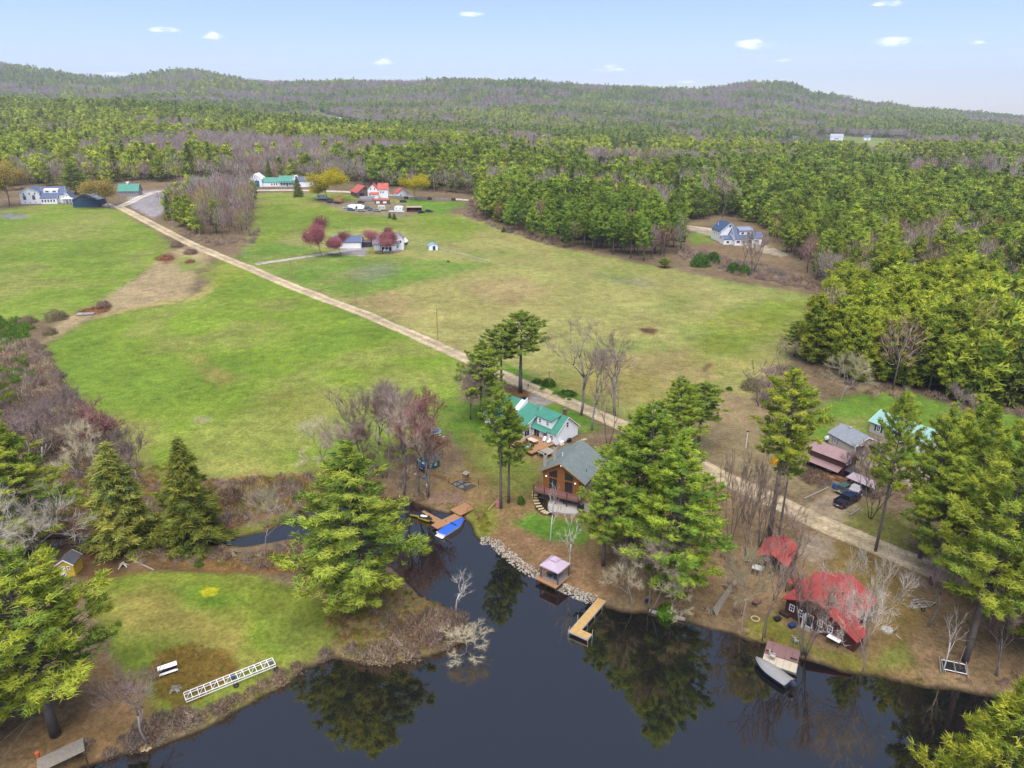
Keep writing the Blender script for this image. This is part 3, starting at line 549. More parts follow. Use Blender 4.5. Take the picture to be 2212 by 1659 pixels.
def bare_far(seed, h=14., cw=7., n=260, wd=.16, tl=1.8, twig='#8D7C74', mat=None, buds=None):
    """leafless tree seen from far: trunk, a few limbs and a veil of twigs"""
    rg = np.random.default_rng(seed); mb = MB(); tm = TM(); limb_tube(mb, [(0, 0, -.4), (rg.normal(0, .2), rg.normal(0, .2), h*.45), (rg.normal(0, .5), rg.normal(0, .5), h*.85)], .012*h, .03, 5)
    for k in range(7):
        z = h*rg.uniform(.3, .65); a = rg.uniform(0, 6.28); e = np.array([math.cos(a)*cw*.36, math.sin(a)*cw*.36, h*rg.uniform(.2, .32)]); p = np.array([0, 0, z])
        limb_tube(mb, [p, p+e*.5, p+e], .05+.003*h, .02, 3)
    d = unit(rg.normal(size=(n, 3))); rr = rg.uniform(.25, 1, (n, 1))**.55; c = d*rr*np.array([cw/2, cw/2, h*.33]); c[:, 2] += h*.64
    o = unit(c - np.array([0, 0, h*.35])); dd = unit(o + rg.normal(size=(n, 3))*.35 + np.array([0, 0, .35])); s = unit(np.cross(dd, rg.normal(size=(n, 3)))); L = tl*rg.uniform(.6, 1.4, (n, 1))
    col = np.array(hx(twig, .62))[None]*rg.uniform(.75, 1.3, (n, 1))
    if buds: k = rg.random(n) < .5; col[k] = np.array(hx(buds, .6))*rg.uniform(.7, 1.25, (k.sum(), 1))
    tm.tris(c - s*wd/2, c + s*wd/2, c + dd*L, col)
    return mesh_of(mb, 'trunk', [BARKP]), tm.mesh('crown', mat or LEAF, .8)
def bush(seed, w=3., h=2., n=900, ln=.5, wd=.05, cols=('#8B7868', '#7A6656'), up=.6, mat=None):
    rg = np.random.default_rng(seed); tm = TM(); d = unit(rg.normal(size=(n, 3))); d[:, 2] = np.abs(d[:, 2]); c = d*np.array([w/2, w/2, h*.75])*rg.uniform(.1, 1, (n, 1))**.6
    cc = np.array([hx(q, .66) for q in cols]); k = rg.integers(0, len(cols), n); col = cc[k]*rg.uniform(.75, 1.25, (n, 1))
    spikes(tm, c, d, 2, ln, wd, col, up=up, spread=.5, rg=rg); return tm.mesh('foliage', mat or LEAF, .8)
def joined(name, parts):
    """one mesh with two slots from (trunk, crown) meshes, for the massed woods"""
    V = []; F = []; C = []; MI = []; b = 0
    for k, me in enumerate(parts):
        nv = len(me.vertices); v = np.empty(nv*3, np.float32); me.vertices.foreach_get('co', v); me.calc_loop_triangles(); nt = len(me.loop_triangles); f = np.empty(nt*3, np.int32); me.loop_triangles.foreach_get('vertices', f)
        V.append(v.reshape(-1, 3)); F.append(f.reshape(-1, 3)+b); b += nv; MI += [k]*nt
        if k: c = np.empty(nv*4, np.float32); me.color_attributes['Col'].data.foreach_get('color', c); C.append(c.reshape(-1, 4)[:, :3])
        else: C.append(np.full((nv, 3), .12))
    me = raw_mesh(name, np.concatenate(V), np.concatenate(F), [parts[0].materials[0], LEAFI], np.concatenate(C)); me.polygons.foreach_set('material_index', MI)
    NN = []
    for p in parts: q = np.empty(len(p.loops)*3, np.float32); p.corner_normals.foreach_get('vector', q); vi = np.empty(len(p.loops), np.int32); p.loops.foreach_get('vertex_index', vi); a = np.zeros((len(p.vertices), 3), np.float32); a[vi] = q.reshape(-1, 3); NN.append(a)
    me.polygons.foreach_set('use_smooth', [True]*len(me.polygons)); me.normals_split_custom_set_from_vertices(np.concatenate(NN).tolist()); return me
def tree_thing(name, label, meshes, loc, rz=0, sc=(1, 1, 1), tint=(1, 1, 1), group=None, cat='tree'):
    t = thing(name, label, cat, loc, rz, group); t.scale = sc
    o = bpy.data.objects.new('trunk', meshes[0]); link(o, t)
    c = bpy.data.objects.new('crown', meshes[1]); link(c, t); c.color = (*tint, 1); return t
def massed(name, pts, idx, rz, sc, tint, meshes):
    """very many plants as one object: points that carry one of the given meshes each"""
    me = bpy.data.meshes.new(name); n = len(pts); me.vertices.add(n); me.vertices.foreach_set('co', np.asarray(pts, np.float32).ravel())
    for nm, ty, arr in (('pick', 'INT', np.asarray(idx, np.int32)), ('turn', 'FLOAT', np.asarray(rz, np.float32)), ('size', 'FLOAT', np.asarray(sc, np.float32))):
        me.attributes.new(nm, ty, 'POINT').data.foreach_set('value', arr)
    t4 = np.ones((n, 4), np.float32); t4[:, :3] = tint; me.attributes.new('tint', 'FLOAT_COLOR', 'POINT').data.foreach_set('color', t4.ravel())
    cl = bpy.data.collections.new(name + '_kinds')
    for k, q in enumerate(meshes): cl.objects.link(bpy.data.objects.new('%s_kind_%02d' % (name, k), q))
    g = bpy.data.node_groups.new(name, 'GeometryNodeTree'); g.interface.new_socket('Geometry', in_out='INPUT', socket_type='NodeSocketGeometry'); g.interface.new_socket('Geometry', in_out='OUTPUT', socket_type='NodeSocketGeometry')
    N = g.nodes; L = g.links; gi = N.new('NodeGroupInput'); go = N.new('NodeGroupOutput'); ip = N.new('GeometryNodeInstanceOnPoints'); ci = N.new('GeometryNodeCollectionInfo')
    ci.inputs['Collection'].default_value = cl; ci.inputs['Separate Children'].default_value = True; ci.inputs['Reset Children'].default_value = True
    def na(nm, ty): q = N.new('GeometryNodeInputNamedAttribute'); q.data_type = ty; q.inputs['Name'].default_value = nm; return [s for s in q.outputs if s.enabled and s.name == 'Attribute'][0]
    cx = N.new('ShaderNodeCombineXYZ'); L.new(na('turn', 'FLOAT'), cx.inputs[2])
    L.new(gi.outputs[0], ip.inputs['Points']); L.new(ci.outputs[0], ip.inputs['Instance']); ip.inputs['Pick Instance'].default_value = True
    L.new(na('pick', 'INT'), ip.inputs['Instance Index']); L.new(cx.outputs[0], ip.inputs['Rotation']); L.new(na('size', 'FLOAT'), ip.inputs['Scale']); L.new(ip.outputs[0], go.inputs[0])
    o = link(bpy.data.objects.new(name, me)); o.modifiers.new('scatter', 'NODES').node_group = g; return tag(o, kind='stuff')
# ------------------------------------------------------------------ buildings
WHITE = M('white_clapboard', '#F4F5F8', .6, .05, 1.5, k=.85, lines=('Z', .16, .18)); TRIM = M('white_trim', '#F6F6F8', .5, .04, k=.85); GLASS = M('window_glass', (.018, .022, .03), .08, .3, .6, k=1, spec=.6)
GREENR = M('green_metal_roof', '#458A76', .55, .14, .8, lines=('X', .45, .14)); GREENR2 = M('green_roof_far', '#4E9482', .65, .12, .3); SLATE = M('slate_shingle', '#8A9097', .9, .16, 1.2, lines=('Z', .16, .16)); SLATEB = M('blue_grey_roof', '#5F6C8A', .8, .12, .6, lines=('Z', .2, .1))
GREYG = M('grey_green_shingle', '#737E7C', .92, .2, 1.0, lines=('Z', .14, .16)); LOG = M('log_siding', '#9E6838', .6, .2, 2.5, lines=('Z', .24, .4)); BEIGE = M('beige_siding', '#CBC6B8', .7, .06, 1.0, lines=('Z', .16, .15)); AQUA = M('aqua_metal_roof', '#92BDB5', .55, .08, .8, lines=('X', .4, .1))
DKBROWN = M('dark_brown_board', '#5A3331', .85, .22, 2.0, lines=('Z', .2, .3)); BROWNM = M('brown_metal', '#6D4A47', .55, .15, 1.2, lines=('X', .3, .15)); PINKM_ = M('weathered_brown_metal', '#9B7F7E', .55, .14, .9, lines=('X', .3, .12)); REDR = M('red_metal_roof', '#AE4A45', .6, .13, .7, lines=('Y', .5, .1)); REDR2 = M('faded_red_roof', '#BC5F54', .7, .22, .5)
DECK = M('deck_board', '#A57C56', .75, .2, 2.5, lines=('X', .15, .3)); DECKP = M('purple_brown_deck', '#8A6A66', .75, .18, 2.0, lines=('X', .15, .3)); DECKG = M('weathered_deck', '#9D9486', .85, .2, 2.0, lines=('X', .15, .3)); DECKB = M('beige_deck', '#C4B8A4', .75, .12, 1.5, lines=('X', .2, .2)); DECKY = M('honey_deck', '#BF9C62', .7, .18, 2.0, lines=('Y', .15, .25)); WOOD = M('raw_wood', '#B08E62', .85, .22, 3.0); WOODG = M('grey_wood', '#9A9184', .9, .25, 3.0); DARKW = M('dark_wood', '#4B382E', .9, .25, 3.0)
STONE = M('pale_stone', '#B9B4AA', .9, .25, 4.0, bump=.5); FLAG = M('flagstone', '#C2AE84', .9, .2, 3.0, bump=.3); CONC = M('concrete', '#A8A49E', .9, .15, 1.5); GREYM = M('grey_metal', '#8B8F94', .45, .12, 2.0, metal=.6); ALU = M('aluminium', '#D5D6D8', .4, .08, 2.0, metal=.5); BLACK = M('black_plastic', (.015, .015, .017), .5, .2, k=1); RUBBER = M('rubber', (.02, .02, .02), .85, .2, k=1); BRICK = M('brick', '#8A5A48', .9, .25, 5.0)
NAVY = M('navy_clapboard', '#35506B', .8, .12, .8, lines=('Z', .3, .2)); BLUER = M('sky_blue_roof', '#86B6E0', .5, .1, 1.0); SHEDG = M('green_shed_board', '#1F6A58', .75, .12, 1.5, lines=('X', .3, .25)); CHAR = M('charcoal_shingle', '#57575C', .9, .2, 1.5); YELLOW = M('yellow_board', '#D9B545', .7, .1, 1.5); DKBLUE = M('dark_blue_paint', '#27406E', .6, .1); TEAL = M('teal_paint', '#2F6F86', .6, .1); REDW = M('red_board', '#8E4440', .8, .2, 1.0)
LAMP = M('lamp_globe', (1, .93, .78), .4, .02, k=1, emit=.35)
def frame(A, B): return math.atan2(B.y - A.y, B.x - A.x), math.hypot(B.x - A.x, B.y - A.y)
def V3(t, z=None): return Vector((t[0], t[1], z1(t[0], t[1]) if z is None else z))
def W(px, py, z): x, y = on_plane(px, py, z); return Vector((x, y, z))
def bx(mb, face, u0, u1, z0, z1_, d0, d1, B):
    x0, x1, y0, y1 = B
    if face == 'f': mb.box(u0, u1, y0-d1, y0-d0, z0, z1_)
    elif face == 'b': mb.box(u0, u1, y1+d0, y1+d1, z0, z1_)
    elif face == 'l': mb.box(x0-d1, x0-d0, u0, u1, z0, z1_)
    else: mb.box(x1+d0, x1+d1, u0, u1, z0, z1_)
def win(root, B, face, u, z, w, h, grid=(2, 2), shut=None, fm=None, name='window', pm=None):
    """a window: frame with muntins, its pane one level deeper, shutters beside it"""
    fm = fm or TRIM; t = min(.09, w*.14); m = MB(); u0, u1, z0, z1_ = u-w/2, u+w/2, z-h/2, z+h/2
    for a in ((u0, u1, z0, z0+t), (u0, u1, z1_-t, z1_), (u0, u0+t, z0+t, z1_-t), (u1-t, u1, z0+t, z1_-t)): bx(m, face, *a, .004, .07, B)
    for k in range(1, grid[0]): q = u0 + w*k/grid[0]; bx(m, face, q-.02, q+.02, z0+t, z1_-t, .004, .05, B)
    for k in range(1, grid[1]): q = z0 + h*k/grid[1]; bx(m, face, u0+t, u1-t, q-.02, q+.02, .004, .046, B)
    f = m.build(name, fm, root); p = MB(); bx(p, face, u0+t*.5, u1-t*.5, z0+t*.5, z1_-t*.5, .002, .025, B); p.build('pane', pm or GLASS, f)
    if shut:
        for s in (u0-.06-.38, u1+.06): q = MB(); bx(q, face, s, s+.38, z0, z1_, .004, .045, B); q.build('shutter', shut, root)
    return f
def block(root, B, hw, hr, axis, wm, rm, oh=.35, z0=-.6, t=.14, ridge=None, hw2=None, rname='roof', fascia=True, wname='wall'):
    """walls with gables and a two-slope roof over footprint B=(x0,x1,y0,y1); ridge position and second eave may differ"""
    x0, x1, y0, y1 = B; a0, a1 = (y0, y1) if axis == 'x' else (x0, x1); r = (a0+a1)/2 if ridge is None else ridge; h2 = hw if hw2 is None else hw2
    e0, e1 = (x0, x1) if axis == 'x' else (y0, y1)
    MB().ext([(a0, z0), (a1, z0), (a1, h2), (r, hr), (a0, hw)], axis, e0, e1).build(wname, wm, root)
    s0 = (hr-hw)/(r-a0); s1 = (hr-h2)/(a1-r); m = MB(); q = t+.03
    P = (lambda a, e, z: (e, a, z)) if axis == 'x' else (lambda a, e, z: (a, e, z))
    m.slab([P(a0-oh, e0-oh, hw-oh*s0+q), P(a0-oh, e1+oh, hw-oh*s0+q), P(r, e1+oh, hr+q), P(r, e0-oh, hr+q)], t)
    m.slab([P(r+.004, e0-oh, hr+q), P(r+.004, e1+oh, hr+q), P(a1+oh, e1+oh, h2-oh*s1+q), P(a1+oh, e0-oh, h2-oh*s1+q)], t)
    ro = m.build(rname, rm, root)
    if fascia:
        for e, d in ((e0-oh-.04, .035), (e1+oh+.005, .035)):
            for (aa, zz, bb, zb) in ((a0-oh, hw-oh*s0, r, hr), (r, hr, a1+oh, h2-oh*s1)):
                f = MB(); f.add([P(aa, e, zz+.0), P(aa, e+d, zz), P(bb, e+d, zb), P(bb, e, zb), P(aa, e, zz+q), P(aa, e+d, zz+q), P(bb, e+d, zb+q), P(bb, e, zb+q)], [(0,1,2,3), (4,7,6,5), (0,4,5,1), (1,5,6,2), (2,6,7,3), (3,7,4,0)]); f.build('fascia', TRIM, root)
    return ro
def PB(root, name, mat, boxes):
    for b in boxes: part(root, name, mat, lambda m: m.box(*b))
def part(root, name, mat, fn): m = MB(); fn(m); return m.build(name, mat, root)
# --- white cottage with the green roof
A = G(1201, 963); ct = thing('cottage', 'white cottage with green metal roof, dormer and brown deck beside the dirt road', 'house', A, R(-47))
B1 = (-7, 0, 0, 6.6); block(ct, B1, 2.6, 5.4, 'x', WHITE, GREENR); B2 = (-18.5, -7.004, -3.2, 6.58); block(ct, B2, 2.3, 5.2, 'x', WHITE, GREENR, ridge=3.3, hw2=2.6)
dm = MB(); dm.ext([(.35, 2.7), (2.9, 2.7), (2.9, 5.2), (.35, 4.8)], 'x', -5.9, -1.7); d_ = dm.build('dormer', WHITE, ct); MB().slab([(-6.2, .05, 4.9), (-1.4, .05, 4.9), (-1.4, 3.3, 5.62), (-6.2, 3.3, 5.62)], .12).build('dormer_roof', GREENR, d_)
BD = (-5.9, -1.7, .35, 3); win(ct, BD, 'f', -5.0, 3.95, .75, 1.05); win(ct, BD, 'f', -2.8, 3.95, .75, 1.05)
MB().slab([(-6.6, -.9, 2.35), (-2.2, -.9, 2.35), (-2.2, .1, 2.78), (-6.6, .1, 2.78)], .1).build('pent_roof', GREENR, ct)
win(ct, B1, 'f', -5.6, 1.25, 1.7, 2.0, (2, 1), name='glass_door'); win(ct, B1, 'f', -3.1, 1.4, 1.2, 1.1); win(ct, B1, 'f', -1.3, 1.4, .9, 1.1)
win(ct, B2, 'r', -1.6, 1.25, 1.6, 2.0, (2, 1), name='glass_door'); win(ct, B1, 'r', 3.3, 3.75, .75, 1.25, (1, 2))
for u in (-8.6, -10.8, -13): win(ct, B2, 'f', u, 1.3, 1.3, 1.5, (2, 1))
part(ct, 'wall_lamp', BLACK, lambda m: m.box(-6.99, -6.88, -.35, -.2, 1.5, 1.8)); PB(ct, 'porch_post', TRIM, [(x, x+.14, -4.6, -4.46, -.3, 2.0) for x in (-8, -10.5, -13)]); MB().slab([(-13.4, -4.8, 2.05), (-7.3, -4.8, 2.05), (-7.3, -3.3, 2.3), (-13.4, -3.3, 2.3)], .1).build('porch_roof', GREENR, ct)
ch = part(ct, 'chimney', WHITE, lambda m: m.add([(-12.6,-1.5,3.0),(-11.5,-1.5,3.0),(-11.5,3.0,4.8),(-12.6,3.0,4.8),(-12.6,-1.5,3.3),(-11.5,-1.5,3.3),(-11.5,3.0,6.4),(-12.6,3.0,6.4)], [(0,3,2,1),(4,5,6,7),(0,1,5,4),(1,2,6,5),(2,3,7,6),(3,0,4,7)])); part(ch, 'chimney_cap', BLACK, lambda m: m.box(-12.5, -11.6, 2.2, 2.9, 6.2, 6.6))
c2 = part(ct, 'chimney', BRICK, lambda m: m.box(-2.6, -2.0, 4.6, 5.2, 3.5, 6.0)); part(c2, 'chimney_cap', GREYM, lambda m: m.box(-2.68, -1.92, 4.52, 5.28, 6.0, 6.12))
part(ct, 'vent_pipe', GREYM, lambda m: m.tube((-7.6, 2.2, 4.5), (-7.6, 2.2, 5.7), .07)); part(ct, 'vent_pipe', GREYM, lambda m: m.tube((-9.6, 4.4, 4.2), (-9.6, 4.4, 5.2), .06))
dk = part(ct, 'deck', DECK, lambda m: m.box(-6.4, -.3, -6.7, -.02, .18, .42)); part(dk, 'deck_skirt', DARKW, lambda m: m.box(-6.3, -.4, -6.6, -.1, -.5, .17))
lo = part(ct, 'deck', DECKG, lambda m: m.box(.1, 2.6, -5.6, -2.6, .5, .62)); PB(lo, 'rail', DARKW, ((.1, .2, -5.6, -5.5, -.5, .5), (2.5, 2.6, -5.6, -5.5, -.5, 1.0), (.1, .2, -2.7, -2.6, -.5, .5), (2.5, 2.6, -2.7, -2.6, -.5, 1.0), (.2, 2.5, -5.58, -5.52, 1.0, 1.08)))
part(ct, 'foundation', CONC, lambda m: m.box(-6.99, .03, -.03, 6.63, -.7, .12))
# --- log cabin
fz = 3.4; cz = Vector((*on_plane(1173, 1051, fz), fz)); cb = thing('log_cabin', 'orange log cabin with grey green roof, tall dark windows and a railed deck', 'house', cz, R(-27))
B = (0, 6.9, 0, 9.6); gz = z1(cz.x+3, cz.y-2) - fz
MB().ext([(0, -.02), (6.9, -.02), (6.9, 3.5), (3.45, 5.6), (0, 3.5)], 'y', 0, 9.6).build('wall', LOG, cb); part(cb, 'foundation', CONC, lambda m: m.box(.06, 6.84, .06, 9.5, gz-.8, -.02))
m = MB(); q = .17; m.slab([(-.75, -.7, 3.04+q), (-.75, 10, 3.04+q), (3.446, 10, 5.6+q), (3.446, -.7, 5.6+q)], .15); m.slab([(3.454, -.7, 5.6+q), (3.454, 10, 5.6+q), (8.4, 10, 2.6+q), (8.4, -.7, 2.6+q)], .15); m.build('roof', GREYG, cb)
[MB().add([(a, -.78, za), (a, -.74, za), (b, -.74, zb), (b, -.78, zb), (a, -.78, za+.2), (a, -.74, za+.2), (b, -.74, zb+.2), (b, -.78, zb+.2)], [(0,1,2,3),(4,7,6,5),(0,4,5,1),(1,5,6,2),(2,6,7,3),(3,7,4,0)]).build('fascia', WOOD, cb) for a, za, b, zb in ((-.75, 3.0, 3.45, 5.58), (3.45, 5.58, 8.4, 2.58))]
for u in (1.95, 4.95):
    win(cb, B, 'f', u, 1.1, 1.45, 2.0, (2, 1), fm=DARKW, name='glass_door')
    s = 1 if u < 3.4 else -1; p = MB(); hA, hB = (3.15, 3.95) if s > 0 else (3.95, 3.15); g = [(u-.72, 2.5), (u+.72, 2.5), (u+.72, hB), (u-.72, hA)]
    p.ext(g, 'y', -.03, -.004); wf = p.build('pane', GLASS); fr = MB()
    for k in range(4): a, b = g[k], g[(k+1) % 4]; fr.tube((a[0], -.03, a[1]), (b[0], -.03, b[1]), .055, n=4)
    fo = fr.build('window', DARKW, cb); wf.parent = fo
for u, z in ((3.45, 5.05), (.65, 2.35), (6.2, 2.2)): part(cb, 'wall_lamp', LAMP, lambda m: m.ball((u, -.14, z), (.13, .13, .13)))
for x, y, zt_ in ((-.35, .7, 5.9), (.5, 3.2, 6.6)):
    c = part(cb, 'chimney', STONE, lambda m: m.box(x, x+.55, y, y+.55, gz if x < 0 else 3.0, zt_)); part(c, 'chimney_cap', BLACK, lambda m: m.box(x+.08, x+.47, y+.08, y+.47, zt_, zt_+.2))
part(cb, 'vent_pipe', TRIM, lambda m: m.tube((2.2, 3.4, 4.7), (2.2, 3.4, 5.8), .07)); part(cb, 'vent_pipe', GREYM, lambda m: m.tube((7.2, 2.6, 3.3), (7.2, 2.6, 4.1), .06))
for k in range(14): part(cb, 'log_end', WOOD, lambda m: m.tube((-.12, .02, .12+.24*k), (.0, .02, .12+.24*k), .11, n=6)) if k < 14 else 0
dk = part(cb, 'deck', DECKP, lambda m: m.box(-1.0, 7.6, -2.0, -.03, -.2, -.03)); part(dk, 'deck_beam', DARKW, lambda m: m.box(-.98, 7.58, -1.98, -1.9, -.42, -.2))
rl = part(cb, 'railing', REDW, lambda m: [m.box(*b) for b in ((-1, 7.6, -2.0, -1.92, .92, 1.0), (-1, 7.6, -1.98, -1.94, .08, .14), (-1, -.92, -2, -.1, .92, 1.0))]); part(rl, 'balusters', REDW, lambda m: [m.box(x, x+.035, -1.98, -1.945, .1, .95) for x in np.arange(-.9, 7.6, .15)])['kind'] = 'stuff'
for x in (-1, 1.1, 3.3, 5.4, 7.5): part(cb, 'deck_post', DARKW, lambda m: m.box(x, x+.13, -2.03, -1.9, gz-.6, 1.08))
win(cb, (0.06, 6.84, .06, 9.6), 'f', 4.6, -.95, 1.6, 1.3, (2, 1), fm=DARKW)
# --- garage, beige house, brown house, carport
A = Vector((67.2, 126.2, z1(67.2, 126.2))); ga = thing('garage', 'beige two bay garage with grey shingle roof and both doors open', 'garage', A, R(19.3)); Lg, Dg = 6.0, 6.6
part(ga, 'wall', BEIGE, lambda m: [m.box(0, .12, 0, Dg, -.5, 2.2), m.box(Lg-.12, Lg, 0, Dg, -.5, 2.2), m.box(.12, Lg-.12, Dg-.12, Dg, -.5, 2.2), m.box(.12, .4, 0, .12, -.5, 2.2), m.box(2.75, 3.25, 0, .12, -.5, 2.2), m.box(Lg-.4, Lg-.12, 0, .12, -.5, 2.2), m.box(.4, 2.75, 0, .12, 2.0, 2.2), m.box(3.25, Lg-.4, 0, .12, 2.0, 2.2), m.ext([(0, 2.204), (Lg, 2.204), (Lg/2, 3.6)], 'y', 0, .12), m.ext([(0, 2.204), (Lg, 2.204), (Lg/2, 3.6)], 'y', Dg-.12, Dg)])
part(ga, 'slab', CONC, lambda m: m.box(.13, Lg-.13, .13, Dg-.13, -.3, .05)); q = .16; m = MB(); m.slab([(-.35, -.4, 2.04+q), (-.35, Dg+.4, 2.04+q), (Lg/2-.003, Dg+.4, 3.6+q), (Lg/2-.003, -.4, 3.6+q)], .13); m.slab([(Lg/2+.003, -.4, 3.6+q), (Lg/2+.003, Dg+.4, 3.6+q), (Lg+.35, Dg+.4, 2.04+q), (Lg+.35, -.4, 2.04+q)], .13); rf = m.build('roof', SLATE, ga); part(rf, 'roof_vent', ALU, lambda m: m.box(2.7, 3.3, 4.2, 4.8, 3.6, 3.95))
for u in (1.57, 4.43):
    part(ga, 'door_frame', TRIM, lambda m: [m.box(u-1.24, u-1.1, -.05, -.004, 0, 2.1), m.box(u+1.1, u+1.24, -.05, -.004, 0, 2.1), m.box(u-1.1, u+1.1, -.05, -.004, 1.97, 2.1)]); part(ga, 'garage_door', TRIM, lambda m: m.box(u-1.05, u+1.05, .5, 2.7, 1.96, 2.02))
[MB().add([(a, -.45, za), (a, -.41, za), (b, -.41, zb), (b, -.45, zb), (a, -.45, za+.17), (a, -.41, za+.17), (b, -.41, zb+.17), (b, -.45, zb+.17)], [(0,1,2,3),(4,7,6,5),(0,4,5,1),(1,5,6,2),(2,6,7,3),(3,7,4,0)]).build('fascia', TRIM, ga) for a, za, b, zb in ((-.35, 2.04, 3, 3.6), (3, 3.6, 6.35, 2.04))]; win(ga, (0, Lg, 0, Dg), 'l', 4.9, 1.2, .7, .9, (1, 2), shut=M('grey_shutter', '#8D97A0', .7)); part(ga, 'wall_lamp', BLACK, lambda m: m.box(2.92, 3.08, -.12, -.004, 1.85, 2.05)); part(ga, 'gas_tank', TRIM, lambda m: m.tube((-.5, 6.9, 1.0), (.5, 6.9, 1.0), .42, n=8))
A = G(1876.7, 933); be = thing('beige_house', 'beige house with aqua metal roof and green shutters, half hidden by pines', 'house', A, R(-61.7)); B = (0, 12, 0, 6.4); block(be, B, 2.5, 4.3, 'x', BEIGE, AQUA); part(be, 'foundation', CONC, lambda m: m.box(-.04, 12.04, -.04, 6.44, -.7, .3))
for u in (2.0, 5.2, 8.6): win(be, B, 'f', u, 1.5, .9, 1.2, (2, 2), shut=M('dark_green_shutter', '#2C4A44', .7))
win(be, B, 'l', 3.2, 1.5, .9, 1.2); part(be, 'vent_pipe', GREYM, lambda m: m.tube((6, 4, 3.6), (6, 4, 4.9), .08)); win(be, B, 'f', 11, 1.1, .9, 2.0, (1, 1), name='door', pm=TRIM)
O = V3((56.6, 121.2)); bh = thing('brown_house', 'brown metal clad house with stepped roofs and a wooden porch stair', 'house', O, R(-53))
MB().ext([(1.3, -.6), (5.6, -.6), (5.6, 2.4), (3.5, 4.35), (1.3, 3.4)], 'x', -1.2, 6.0).build('wall', DKBROWN, bh)
part(bh, 'metal_cladding', BROWNM, lambda m: m.add([(-1.2, 1.22, 2.0), (6.02, 1.22, 2.0), (6.02, .95, 3.38), (-1.2, .95, 3.38), (-1.2, 1.29, 2.0), (6.02, 1.29, 2.0), (6.02, 1.29, 3.4), (-1.2, 1.29, 3.4)], [(0,1,2,3), (4,7,6,5), (0,4,5,1), (1,5,6,2), (2,6,7,3), (3,7,4,0)]))
m = MB(); m.slab([(-1.5, .7, 3.46), (6.5, .7, 3.46), (6.5, 3.5, 4.52), (-1.5, 3.5, 4.52)], .12); m.slab([(-1.5, 3.506, 4.52), (6.5, 3.506, 4.52), (6.5, 6.0, 2.3), (-1.5, 6.0, 2.3)], .12); m.build('roof', PINKM_, bh); MB().slab([(-1.3, -.25, 1.5), (5.8, -.25, 1.5), (5.8, 1.2, 2.1), (-1.3, 1.2, 2.1)], .1).build('porch_roof', PINKM_, bh)
win(bh, (-1.2, 6.0, 1.3, 5.6), 'r', 2.2, 2.9, .7, .9, (2, 1)); win(bh, (-1.2, 6.0, 1.3, 5.6), 'r', 3.4, 2.9, .6, .9, (1, 1)); win(bh, (-1.2, 6.0, 1.3, 5.6), 'f', 3.5, 1.0, 1.0, 1.1)
for x in (-1.1, 1.2, 3.5, 5.6): part(bh, 'porch_post', DARKW, lambda m: m.box(x, x+.12, -.1, .02, -.6, 1.42))
part(bh, 'porch_floor', DECK, lambda m: m.box(3.0, 6.2, -.6, 1.25, .1, .25)); st = part(bh, 'stairs', DECK, lambda m: [m.box(4.2, 5.4, -.9-.32*k, -.62-.32*k, -.05-.17*k, .05-.17*k) for k in range(5)]); part(st, 'stair_rail', DECK, lambda m: [m.tube((x, -.7, 1.0), (x, -2.2, .2), .05, n=4) for x in (4.2, 5.4)]); part(bh, 'porch_rail', DECK, lambda m: [m.box(5.6, 7.8, -.6, -.5, .3, .95), m.box(7.7, 7.8, -.5, 1.2, .3, .95)]); part(bh, 'porch_roof', CHAR, lambda m: m.slab([(6.1, 1.4, 1.7), (8.2, 1.4, 1.6), (8.2, 3.6, 1.7), (6.1, 3.6, 1.9)], .08))
P = [Vector((*on_plane((1900+x/3.687)*.8848, (950+y/3.687)*.8848, 4.9), 4.9)) for x, y in ((610,790),(680,745),(880,830),(870,900))]; c0 = (P[0]+P[2])/2; gz = z1(c0.x, c0.y); cp = thing('carport', 'open carport with pale pinkish metal roof behind the parked cars', 'carport', (c0.x, c0.y, gz))
MB().slab([(p.x-c0.x, p.y-c0.y, p.z-gz) for p in P], .1).build('roof', M('pale_pink_metal', '#BBA9AE', .5, .16, 1.2, lines=('X', .35, .1)), cp)
for p in P: q = (p-c0)*.92; part(cp, 'post', WOODG, lambda m: m.tube((q.x, q.y, -.4), (q.x, q.y, p.z-gz-.1), .07))
part(cp, 'back_wall', DARKW, lambda m: m.slab([((P[1]-c0).x*.9, (P[1]-c0).y*.9, .0), ((P[2]-c0).x*.9, (P[2]-c0).y*.9, 0), ((P[2]-c0).x*.9, (P[2]-c0).y*.9, 1.5), ((P[1]-c0).x*.9, (P[1]-c0).y*.9, 1.5)], .08))
# --- red roofed cabin and its shed
A = G(1693.8, 1325.6); rc = thing('red_roofed_cabin', 'dark brown cabin with broad red metal roof and white windows facing the pond', 'house', A, R(-49.7))
MB().ext([(0, -.7), (8.1, -.7), (8.1, 2.75), (4.3, 4.6), (0, 2.6)], 'y', 2.4, 8.6).build('wall', DKBROWN, rc); MB().ext([(0, -.7), (9.8, -.7), (9.8, 1.93), (4.3, 4.598), (0, 2.598)], 'y', 0, 2.396).build('wall', DKBROWN, rc)
q = .15; m = MB(); m.slab([(-.5, -.5, 2.37+q), (-.5, 9.0, 2.37+q), (4.297, 9.0, 4.6+q), (4.297, -.5, 4.6+q)], .12); m.slab([(4.303, -.5, 4.6+q), (4.303, 9.0, 4.6+q), (8.5, 9.0, 2.56+q), (8.5, 2.7, 2.56+q), (10.2, 2.7, 1.73+q), (10.2, -.5, 1.73+q)], .12); m.build('roof', REDR, rc)
part(rc, 'porch_roof', REDR, lambda m: m.slab([(-2.4, 4.0, 2.0), (-.02, 4.0, 2.5), (-.02, 6.2, 2.5), (-2.4, 6.2, 2.0)], .1)); PB(rc, 'porch_post', DARKW, [(-2.3, -2.2, y, y+.1, -.6, 1.9) for y in (4.1, 6.0)])
B = (0, 9.8, 0, 8.6)
